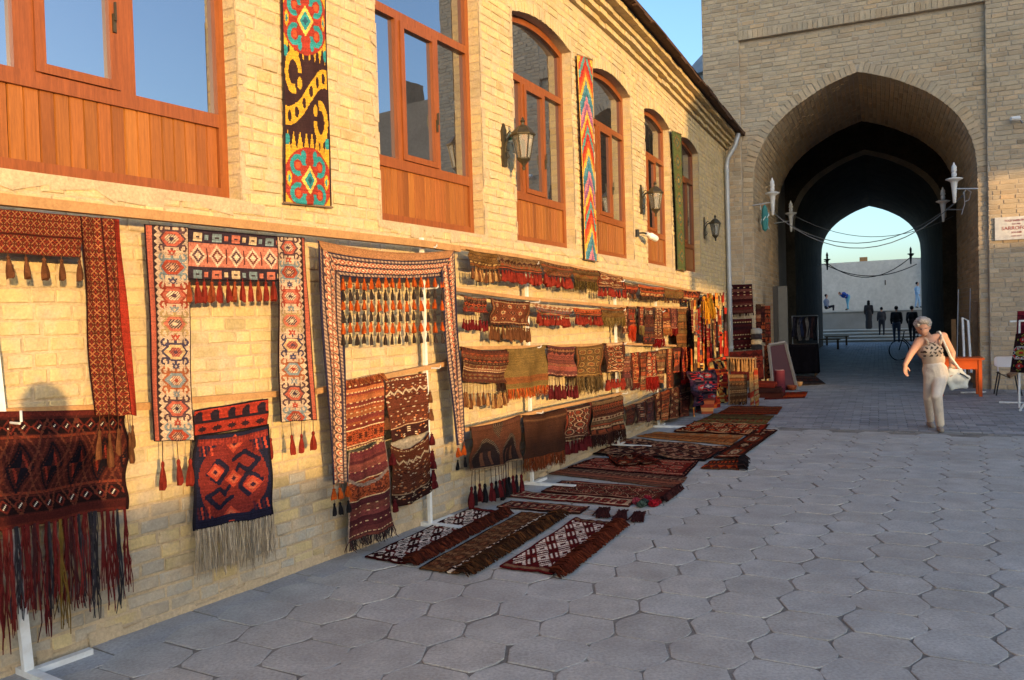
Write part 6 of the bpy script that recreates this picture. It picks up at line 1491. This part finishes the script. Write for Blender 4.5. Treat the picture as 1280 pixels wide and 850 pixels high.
t = thing('broken_chair', 'white-backed chair with tilted brown seat board, by the right pier', 'chair', gp(.14, -.85, 0))
Cx, Cb = .14, -.95
m = MB(); pts = []
for k in range(24):
    a = 2*math.pi*k/24; cx, cz = .19*np.sign(math.cos(a))*abs(math.cos(a))**.45, .10*np.sign(math.sin(a))*abs(math.sin(a))**.45; pts.append((cx, cz))
V = [gp(Cx+x, Cb+.02-.02*(1-(x/.19)**2), .62+z) for x, z in pts]+[gp(Cx+x, Cb+.0-.02*(1-(x/.19)**2), .62+z) for x, z in pts]; n = 24
m.add(V, [tuple(range(n)), tuple(range(2*n-1, n-1, -1))]+[(i, (i+1) % n, (i+1) % n+n, i+n)[::-1] for i in range(n)]); obj('backrest', m, MT['plastic'], t)
for sx in (-.13, .13):
    m = MB(); m.tube([gp(Cx+sx, Cb+.012, .54), gp(Cx+sx, Cb+.01, .42)], .012, 6); obj('back_post', m, MT['plastic'], t)
    m = MB(); m.tube([gp(Cx+sx, Cb, .43), gp(Cx+sx*1.5, Cb+.02, .02)], .012, 6); obj('leg', m, MT['black'], t); m = MB(); m.tube([gp(Cx+sx, Cb-.30, .42), gp(Cx+sx*1.55, Cb-.34, .02)], .012, 6); obj('leg', m, MT['black'], t)
    m = MB(); m.tube([gp(Cx+sx, Cb, .43), gp(Cx+sx, Cb-.30, .42)], .012, 6); obj('side_rail', m, MT['black'], t)
m = MB(); V = [gp(Cx+.02, Cb-.36, .34), gp(Cx+.24, Cb-.33, .47), gp(Cx+.22, Cb-.05, .45), gp(Cx-.0, Cb-.06, .36)]; V2 = [(x, y, z+.045) for x, y, z in V]; m.add(V+V2, [(3, 2, 1, 0), (4, 5, 6, 7), (0, 1, 5, 4), (1, 2, 6, 5), (2, 3, 7, 6), (3, 0, 4, 7)], lin((126, 96, 66))); obj('seat', m, MT['paint'], t)
m = MB(); m.add([gp(Cx-.16, Cb-.30, .42), gp(Cx+.02, Cb-.33, .33), gp(Cx+.0, Cb-.05, .34), gp(Cx-.17, Cb-.03, .42), gp(Cx-.16, Cb-.30, .435), gp(Cx+.02, Cb-.33, .345), gp(Cx+.0, Cb-.05, .355), gp(Cx-.17, Cb-.03, .435)], [(3, 2, 1, 0), (4, 5, 6, 7), (0, 1, 5, 4), (1, 2, 6, 5), (2, 3, 7, 6), (3, 0, 4, 7)], lin((44, 34, 30))); obj('seat_webbing', m, MT['paint'], t)
def gframe(label, name, pts, r, mt, grp='frames and posts by the right jamb', cat='frame', b=1.0):
    m = MB(); m.tube([bp(x, y, bb) for x, y, bb in pts], r, 6); return tag(obj(name, m, MT[mt]), label, cat, grp)
gframe('white metal frame leaning behind the orange table', 'metal_frame', [(1206, 468, -.2), (1203, 397, .1), (1210, 401, .1), (1214, 466, -.2)], .022, 'white')
gframe('thin grey pole frame at the dark right jamb', 'pole_frame', [(1196, 470, .8), (1198, 362, .9), (1213, 360, .9), (1211, 470, .8)], .012, 'zinc')
m = MB(); a0, h0 = at_b(1189, 399, 1.2); a1, _ = at_b(1194.5, 399, 1.2); m.box((a0, 1.15, .02), (a1, 1.22, h0), fn=gp); tag(obj('wooden_post', m, MT['rawwood']), 'light brown wooden post behind the woman, right jamb', 'post', 'frames and posts by the right jamb')
m = MB(); a0, h0 = at_b(1215, 377, .35); a1, _ = at_b(1222, 377, .35); m.box((a0, .33, .02), (a1, .38, h0), fn=gp); tag(obj('door_leaf', m, MT['oldwood']), 'dark brown narrow door leaf on the right jamb', 'door', 'frames and posts by the right jamb')
m = MB(); p, q = at_h(1201, 491, .03), at_h(1232, 490, .03); m.tube([p, q], .018, 6); tag(obj('rack_foot', m, MT['white']), 'white metal bar lying on paving under the orange table', 'bar')
t = thing('garment_rack', 'white metal rack with ikat robe, cut by right edge', 'rack', tuple(at_h(1276, 512)), 0)
p = at_h(1274, 512); 
def rk(x, y): return at_y(x, y, p[1])
m = MB(); m.tube([rk(1274, 512)+np.array([0, 0, .03]), rk(1274, 400)], .018, 6); obj('post', m, MT['white'], t)
m = MB(); m.tube([at_h(1249, 503, .03), at_h(1300, 504, .03)], .018, 6); obj('foot', m, MT['white'], t); m = MB(); m.tube([at_h(1275, 513, .03), at_h(1286, 495, .03)], .018, 6); obj('foot', m, MT['white'], t); m = MB(); m.tube([rk(1262, 402), rk(1330, 398)], .015, 6); obj('top_bar', m, MT['white'], t)
def robe(cs, img, dy, label):
    Q = [at_y(x, y, p[1]+dy) for x, y in cs]
    def fn(u, v):
        q = (Q[0]*(1-u)+Q[1]*u)*(1-v)+(Q[3]*(1-u)+Q[2]*u)*v; return (q[0], q[1]+.04*math.sin(u*14)*v, q[2])
    return tag(cloth('hanging_robe', fn, img), label, 'robe', 'robes on the right-hand rack')
robe([(1270, 417), (1330, 412), (1330, 470), (1263, 465)], p_guls(rs, 40, 36, dict(f=(40, 20, 22), d=(18, 16, 20), l=(150, 150, 150), a=(150, 30, 28), b=(30, 24, 34), g=(130, 120, 40)), 3, 3, False), -.06, 'black ikat robe with red, white and yellow motifs at right edge')
robe([(1272, 389), (1330, 386), (1330, 424), (1271, 421)], p_bands(rs, 24, 20, dict(f=(96, 20, 34), d=(70, 14, 26), l=(130, 40, 50), a=(110, 24, 36), b=(80, 16, 30), g=(96, 30, 36)), 3, 6), -.02, 'maroon robe above the black ikat one at right edge')
# ================================================================ people
def capsules(caps, voxel, name, smooth_it=6):
    m = MB()
    for c in caps:
        if len(c) == 2: p, r = c; m_s = (r, r, r) if not hasattr(r, '__len__') else r
        if len(c) == 2:
            V = []; F = []; nu, nv = 14, 9
            for j in range(nv+1):
                ph = math.pi*j/nv
                for i in range(nu): a = 2*math.pi*i/nu; V.append((p[0]+m_s[0]*math.sin(ph)*math.cos(a), p[1]+m_s[1]*math.sin(ph)*math.sin(a), p[2]+m_s[2]*math.cos(ph)))
            for j in range(nv):
                for i in range(nu): F.append((j*nu+i, (j+1)*nu+i, (j+1)*nu+(i+1) % nu, j*nu+(i+1) % nu))
            m.add(V, F)
        else:
            p, r0, q, r1 = c; P = Vector(p); Q = Vector(q); ax = (Q-P)
            L = ax.length; ax.normalize(); pts = []; rr = []
            for k in range(5): a = math.pi/2*k/4; pts.append(P-ax*r0*math.cos(a)); rr.append(max(.0008, r0*math.sin(a)))
            for k in range(1, 5): a = math.pi/2*k/4; pts.append(Q+ax*r1*math.sin(a)); rr.append(max(.0008, r1*math.cos(a)))
            m.tube(pts, rr, 12)
    me = _raw(name, m.v, m.f, [])  if False else _raw(name+'_tmp', m.v, m.f, MT['skin'])
    o = bpy.data.objects.new(name+'_tmp', me); COL.objects.link(o); md = o.modifiers.new('r', 'REMESH'); md.mode = 'VOXEL'; md.voxel_size = voxel
    if smooth_it: s = o.modifiers.new('s', 'SMOOTH'); s.iterations = smooth_it; s.factor = .5
    dg = bpy.context.evaluated_depsgraph_get(); ev = o.evaluated_get(dg); out = bpy.data.meshes.new_from_object(ev); out.name = name
    bpy.data.objects.remove(o); bpy.data.meshes.remove(me); return out
def body_part(name, caps, voxel, mt, parent, colfn=None, base=None, sm=6):
    me = capsules(caps, voxel, name, sm); me.materials.clear(); me.materials.append(mt); n = len(me.polygons)
    me.polygons.foreach_set('use_smooth', [True]*n)
    if colfn or base is not None:
        cols = np.ones((n, 4), np.float32); ce = np.empty(n*3, np.float32); me.polygons.foreach_get('center', ce); ce = ce.reshape(-1, 3)
        for i in range(n): cols[i, :3] = colfn(ce[i]) if colfn else base
        a = me.attributes.new('Col', 'FLOAT_COLOR', 'FACE'); a.data.foreach_set('color', cols.ravel())
    o = bpy.data.objects.new(name, me); COL.objects.link(o)
    if parent is not None:
        L = Vector((0, 0, 0)); q = parent
        while q is not None: L += q.location; q = q.parent
        o.parent = parent; o.location = -L
    return o
V3 = lambda *a: np.array(a, float)
# --- the woman stepping out of the archway
Yw = 10.80
def W(x, y, dy=0.0): return at_y(x, y, Yw+dy)
wm = thing('person', 'grey-haired woman in leopard-print top and cream trousers stepping forward, looking down', 'person', tuple(at_h(1172, 540)))
shL, shR = W(1149, 427, -.02), W(1178, 421, .08); elL, elR = W(1138, 443, -.14), W(1190, 441, .12); wrL, wrR = W(1131.5, 456, -.20), W(1189.5, 459, .04)
hipc = W(1169, 464, .06); hipL, hipR = W(1163, 468, .05), W(1176, 468, .06); knL, knR = W(1160, 496, .16), W(1171, 495, -.14); anL, anR = W(1163, 526, .42), W(1175, 531, .0)
chest = W(1162, 436, .02); waist = W(1167, 452, .05); neck0 = W(1161, 424, .02); head = W(1154, 409.5, -.07)
hz = .112
caps = [(chest+V3(0, .02, 0), (.165, .12, .16)), (neck0, .052, W(1157, 417, -.02), .050), (head+V3(0, .005, -.005), (.074, .088, .098)), (head+V3(-.012, -.055, -.045), (.050, .045, .055)),
 (shL, .060, elL, .043), (elL, .043, wrL, .030), (shR, .062, elR, .046), (elR, .046, wrR, .031), (shL, .062, shR, .066)]
# nose, ears, chin, brow
fdir = V3(-.35, -.80, -.48); fdir /= np.linalg.norm(fdir)
side = np.cross(fdir, V3(0, 0, 1)); side /= np.linalg.norm(side); upv = np.cross(side, fdir)
fc = head+fdir*.082
caps += [(fc+fdir*.006+upv*.012, .010, fc+fdir*.022-upv*.016, .013), (head+side*.074, (.014, .022, .03)), (head-side*.074, (.014, .022, .03)), (fc-upv*.062-fdir*.012, (.026, .026, .02)), (fc-upv*.036+fdir*.004, (.022, .014, .008))]
def hand(w, d, n, curl, flip, sc=1.0):
    """w wrist, d pointing direction, n palm normal; fingers curled"""
    d = d/np.linalg.norm(d); n = n/np.linalg.norm(n); s = np.cross(d, n)*flip; c = []
    c.append((w, .026*sc, w+d*.075*sc, .030*sc))
    for k, (o_, L) in enumerate(((-.027, .062), (-.009, .072), (.009, .068), (.026, .054))):
        b = w+d*.085*sc+s*o_*sc; c.append((w+d*.03*sc+s*o_*.7*sc, .012*sc, b, .0105*sc)); m1 = b+(d*math.cos(curl*.6)+n*math.sin(curl*.6))*L*.5*sc; c.append((b, .0105*sc, m1, .0095*sc)); c.append((m1, .0095*sc, m1+(d*math.cos(curl*1.5)+n*math.sin(curl*1.5))*L*.5*sc, .0080*sc))
    t0 = w+d*.025*sc-s*.028*sc; t1 = t0+(d*.6-s*.6+n*.3)*.04*sc; c.append((t0, .013*sc, t1, .011*sc)); c.append((t1, .011*sc, t1+(d*.85+n*.35)*.032*sc, .009*sc)); return c
caps += hand(wrL, V3(-.1, -.15, -1), V3(.4, -.9, 0), .5, 1) + hand(wrR, V3(-.05, -.1, -1), V3(-.9, -.3, 0), .9, -1)
body_part('body', caps, .0075, MT['skin'], wm, sm=4)
def leo(c):
    s = math.sin(c[0]*95+math.sin(c[2]*60)*1.6)+math.sin(c[2]*120+math.sin(c[0]*70)*1.5)
    return lin((70, 54, 44)) if (s > .55 and chest[2]-.10 < c[2] < chest[2]+.07) else lin((206, 178, 148))
tcaps = [(chest+V3(0, 0, -.02), (.158, .125, .13)), (chest+V3(-.07, -.08, -.02), (.072, .062, .068)), (chest+V3(.07, -.065, -.02), (.072, .062, .068)), (waist+V3(0, 0, .03), (.145, .122, .14)), (chest, .12, waist+V3(0, 0, -.02), .130)]
body_part('top', tcaps, .010, MT['fabric'], wm, leo)
for a, b in ((shL+V3(.06, -.06, .03), chest+V3(-.08, -.12, .06)), (shR+V3(-.05, -.075, .02), chest+V3(.08, -.115, .06))):
    m = MB(); m.tube([a+V3(0, .06, .015), a, (a+b)/2+V3(0, -.018, .0), b], .017, 6, lin((206, 178, 148))); obj('strap', m, MT['fabric'], wm, smooth=True)
pc = lin((222, 206, 184))
body_part('trousers', [(hipc+V3(0, .01, .02), (.160, .135, .11)), (waist+V3(0, 0, -.06), .134, hipc, .142), (hipL, .086, knL, .062), (knL, .061, anL+V3(0, 0, .02), .052), (hipR, .098, knR, .070), (knR, .068, anR+V3(0, 0, .02), .058), (hipc+V3(0, .07, -.02), (.13, .09, .10))], .010, MT['linen'], wm, base=pc)
for an, yaw in ((anL, -.3), (anR, -.35)):
    d = V3(math.sin(yaw)*1.0, -1, 0); d /= np.linalg.norm(d); z = an[2]*0
    foot = V3(an[0], an[1], max(.045, an[2]-.045) if an is anL else .052)
    body_part('shoe', [(foot+V3(0, 0, 0)-d*.05, (.045, .045, .04)), (foot-d*.04, .042, foot+d*.13-V3(0, 0, .008), .034)], .009, MT['fabric'], wm, base=lin((150, 138, 124)))
# hair: short, swept, many tufts over a cap
hc = [(head+V3(.012, .035, .04), (.100, .105, .098)), (head+V3(.0, -.025, .085), (.088, .080, .05)), (head+V3(.02, .07, -.02), (.07, .05, .07))]
rh = random.Random(4)
for k in range(46):
    v = V3(rh.gauss(0, 1), rh.gauss(.3, 1), abs(rh.gauss(.5, .8))); v /= np.linalg.norm(v); p = head+V3(.01, .03, .035)+v*V3(.094, .102, .098); hc.append((p, .020, p+V3(rh.uniform(-.02, .02), rh.uniform(-.02, .02), -.022), .010))
body_part('hair', hc, .0075, MT['hair'], wm, lambda c: lin((176, 168, 158))*(1+.25*math.sin(c[0]*210+c[2]*160)*.6), sm=2)
for s_ in (-1, 1):
    m = MB(); e = fc+side*.028*s_+upv*.018-fdir*.004; m.lathe([(.001, -.006), (.010, -.003), (.010, .003), (.001, .006)], 8, e, lin((40, 30, 28))); obj('eye', m, MT['paint'], wm)
    m = MB(); m.tube([fc+side*.014*s_+upv*.034, fc+side*.030*s_+upv*.038, fc+side*.044*s_+upv*.030-fdir*.012], .0045, 5, lin((120, 104, 92))); obj('eyebrow', m, MT['paint'], wm)
m = MB(); m.tube([fc-side*.022-upv*.036+fdir*.014, fc-upv*.038+fdir*.019, fc+side*.022-upv*.036+fdir*.014], .0055, 5, lin((150, 60, 56))); obj('lips', m, MT['paint'], wm)
m = MB(); P = [neck0+V3(.055*math.cos(a), -.01+.06*math.sin(a)-.03*(math.sin(a) < 0), -.01+.04*math.sin(a)) for a in np.linspace(math.pi*.95, math.pi*2.05, 14)]; m.tube(P, .004, 5, lin((80, 60, 44))); obj('necklace', m, MT['paint'], wm)
m = MB(); P = [wrR+V3(.036*math.cos(a), .036*math.sin(a), 0) for a in np.linspace(0, 2*math.pi, 13)]; m.tube(P, .009, 5, lin((180, 170, 140))); obj('wristwatch', m, MT['paint'], wm)
# shoulder bag
bgp = W(1196, 473, .02); bag = thing('shoulder_bag', 'white leather shoulder bag hanging at the woman\'s side', 'bag', tuple(bgp-V3(0, 0, .12)))
bc = lin((206, 204, 190))
bq = [W(x, y, .02) for x, y in ((1188, 463), (1200, 463), (1210, 472), (1207, 483), (1190, 485), (1184, 476))]
body_part('pouch', [(bq[i], .022, bq[(i+1) % 6], .022) for i in range(6)]+[(bq[i], .034, bq[(i+3) % 6], .034) for i in range(3)]+[(bq[i], .03, bq[(i+2) % 6], .03) for i in range(6)]+[(sum(bq)/6, (.10, .06, .08))], .009, MT['fabric'], bag, base=bc)
m = MB(); m.tube([bgp+V3(.01, -.062, .07), bgp+V3(.06, -.068, .04), bgp+V3(.12, -.055, .0)], .010, 5, lin((60, 60, 58))); obj('zip', m, MT['paint'], bag)
m = MB(); P = [bgp+V3(.06, .0, .09), W(1188, 446, -.02), W(1182, 432, -.06), shR+V3(-.055, -.04, .065), shR+V3(-.04, .05, .06), W(1186, 440, .16), bgp+V3(.0, .05, .09)]
for k in range(len(P)-1): m.tube([P[k], (P[k]+P[k+1])/2, P[k+1]], .016, 5, bc)
obj('strap', m, MT['fabric'], bag)
# --- figures beyond the passage
def figure(foot, height, yaw, top, legs, label, skirt=False, bend=0.0, sit=False, hairc=(24, 20, 20), stride=.12, voxel=.02, arm=0.0, parent_h=0.0):
    k = height/1.7; R = Matrix.Rotation(yaw, 3, 'Z'); f = V3(*foot)
    def L(x, y, z): v = R @ Vector((x*k, y*k, z*k)); return f+V3(v.x, v.y, v.z)
    t = thing('person', label, 'person', tuple(f), 0, 'people beyond the archway')
    hipz = .88 if not sit else .22
    sx = math.sin(bend); cz = math.cos(bend)
    def U(x, y, z): dz = z-.88; return L(x, y-dz*sx, hipz+dz*cz)      # local -y is forward
    skin = [(U(0, -.01, 1.40), .052, U(0, -.02, 1.50), .05), (U(0, -.03, 1.585), (.076*k, .09*k, .108*k))]
    skin += [(U(-.18, 0, 1.36), .045*k, U(.18, 0, 1.36), .045*k)]
    for s in (-1, 1):
        e = U(s*.22, -.06*arm, 1.10-.05); w = U(s*.20, -.10-.25*arm, .88); skin += [(U(s*.18, 0, 1.36), .05*k, e, .042*k), (e, .04*k, w, .03*k), (w, .03*k, w+(w-e)*.3, .024*k)]
    body_part('body', skin, voxel, MT['skin'], t, sm=3)
    tc = [(U(0, 0, 1.22), (.19*k, .13*k, .20*k)), (U(0, 0, 1.0), (.165*k, .125*k, .16*k)), (U(-.17, 0, 1.36), .075*k, U(.17, 0, 1.36), .075*k)]
    for s in (-1, 1): tc += [(U(s*.18, 0, 1.35), .068*k, U(s*.225, -.05*arm, 1.06), .056*k), (U(s*.225, -.05*arm, 1.06), .055*k, U(s*.205, -.09-.22*arm, .90), .045*k)]
    if skirt: tc += [(U(0, 0, 1.0), .16*k, L(0, 0, .45), .19*k), (L(0, 0, .45), .19*k, L(0, 0, .16), .21*k)]
    body_part('coat' if skirt else 'jacket', tc, voxel, MT['fabric'], t, base=lin(top), sm=4)
    lc = [(L(-.03, 0, hipz+.02), .13*k, L(.03, 0, hipz+.02), .13*k)]; sh = []
    for s in (-1, 1):
        if sit: kn = L(s*.11, -.42, .30); an = L(s*.11, -.40, -.08)
        else: kn = L(s*.10, -stride*s*.6-.02, .48); an = L(s*.09, -stride*s, .09)
        lc += [(L(s*.09, 0, hipz-.04), .10*k, kn, .068*k), (kn, .066*k, an, .05*k)]; sh.append((an, .045*k, an+np.array((R @ Vector((0, -.15*k, -.045*k)))), .04*k))
    body_part('trousers', lc, voxel, MT['fabric'], t, base=lin(legs), sm=4); body_part('shoes', sh, voxel, MT['fabric'], t, base=lin((24, 22, 22)), sm=3)
    body_part('hair', [(U(0, .018, 1.62), (.086*k, .098*k, .095*k))]+([(U(0, .03, 1.5), (.09*k, .08*k, .12*k))] if skirt else []), voxel*.8, MT['fabric'], t, base=lin(hairc), sm=3); return t
def tread(x, b): return gp(at_b(x, 400, b)[0], b, 0)
q = gp(at_b(1086, 400, 30.9)[0], 30.9, .64); figure(q, 1.58, math.pi-GA, (46, 42, 42), (36, 34, 34), 'woman-height figure in long dark coat climbing the far steps' if False else 'figure in a long dark coat climbing the far steps', True)
q = gp(at_b(1102, 400, 29.3)[0], 29.3, .32); figure(q, 1.5, math.pi-GA+.2, (62, 58, 60), (40, 40, 46), 'slim figure in grey on the lower steps, second from left')
q = gp(at_b(1120.5, 400, 26.5)[0], 26.5, .02); figure(q, 1.82, math.pi-GA, (20, 18, 22), (48, 54, 70), 'figure in black jacket and blue-grey trousers before the steps')
q = gp(at_b(1140, 400, 26.8)[0], 26.8, .02); figure(q, 1.80, math.pi-GA-.3, (24, 22, 24), (34, 32, 34), 'dark figure half hidden behind the grey-haired woman')
q = gp(at_b(1060, 388, 34.0)[0], 34.0, 1.72); figure(q, 1.55, -1.2, (36, 70, 150), (110, 170, 190), 'figure in blue bending over on the terrace', bend=1.25, arm=1.0)
q = gp(at_b(1033, 388, 33.4)[0], 33.4, 1.72); figure(q, 1.6, 1.2, (120, 124, 140), (30, 30, 36), 'figure sitting on the terrace edge at left', sit=True)
q = gp(at_b(1147, 385, 34.2)[0], 34.2, 1.72); figure(q, 1.5, 1.0, (150, 180, 206), (150, 180, 206), 'figure in pale blue on the terrace behind the right jamb')
# --- bicycle in the passage
bk = thing('bicycle', 'black bicycle parked in the passage behind the woman', 'bicycle', tuple(at_h(1127, 451)))
cw = at_h(1124, 451); bd = V3(.93, .05, 0); bd /= np.linalg.norm(bd); rw = .325
def bpnt(x, z): return V3(cw[0], cw[1], 0)+bd*x+V3(0, 0, z+.018)
for nm, x in (('wheel', 0), ('wheel', 1.04)):
    m = MB(); m.tube([bpnt(x+rw*math.cos(a), rw+rw*math.sin(a)) for a in np.linspace(0, 2*math.pi, 29)], .017, 6); w_ = obj(nm, m, MT['black'], bk, smooth=True); m = MB()
    for k in range(14): a = k*math.pi/7; m.tube([bpnt(x, rw), bpnt(x+rw*math.cos(a), rw+rw*math.sin(a))], .0025, 3)
    obj('spokes', m, MT['zinc'], w_)
m = MB()
for a, b in (((0, rw), (.16, .80)), ((.16, .80), (.18, .92)), ((.15, .74), (.62, .76)), ((.15, .70), (.56, .30)), ((.56, .30), (.64, .84)), ((.56, .30), (1.04, rw)), ((1.04, rw), (.63, .74))): m.tube([bpnt(*a), bpnt(*b)], .016, 6)
obj('frame', m, MT['black'], bk)
m = MB(); sd = V3(-bd[1], bd[0], 0); m.tube([bpnt(.10, .96)+sd*.27, bpnt(.18, .94)+sd*.12, bpnt(.18, .93), bpnt(.18, .94)-sd*.12, bpnt(.10, .96)-sd*.27], .013, 6); obj('handlebar', m, MT['black'], bk)
body_part('saddle', [(bpnt(.70, .89), (.12, .08, .03)), (bpnt(.55, .89), .025, bpnt(.70, .89), .05)], .012, MT['black'], bk); m = MB(); m.tube([bpnt(.56, .30)+sd*.06, bpnt(.56, .30)-sd*.06], .09, 12); m.tube([bpnt(.56, .30)+sd*.08, bpnt(.66, .17)+sd*.08], .012, 5); m.tube([bpnt(.56, .30)-sd*.08, bpnt(.46, .43)-sd*.08], .012, 5); obj('crank', m, MT['zinc'], bk)
# --- the photographer, whose shadow falls on the dark bag rug
ph = figure((.03, -.34, .017), 1.76, -.35+math.pi, (60, 60, 70), (50, 56, 80), 'photographer in a dark jacket whose shadow falls on the left wall', arm=1.2, voxel=.018); ph['group'] = 'people in the square'
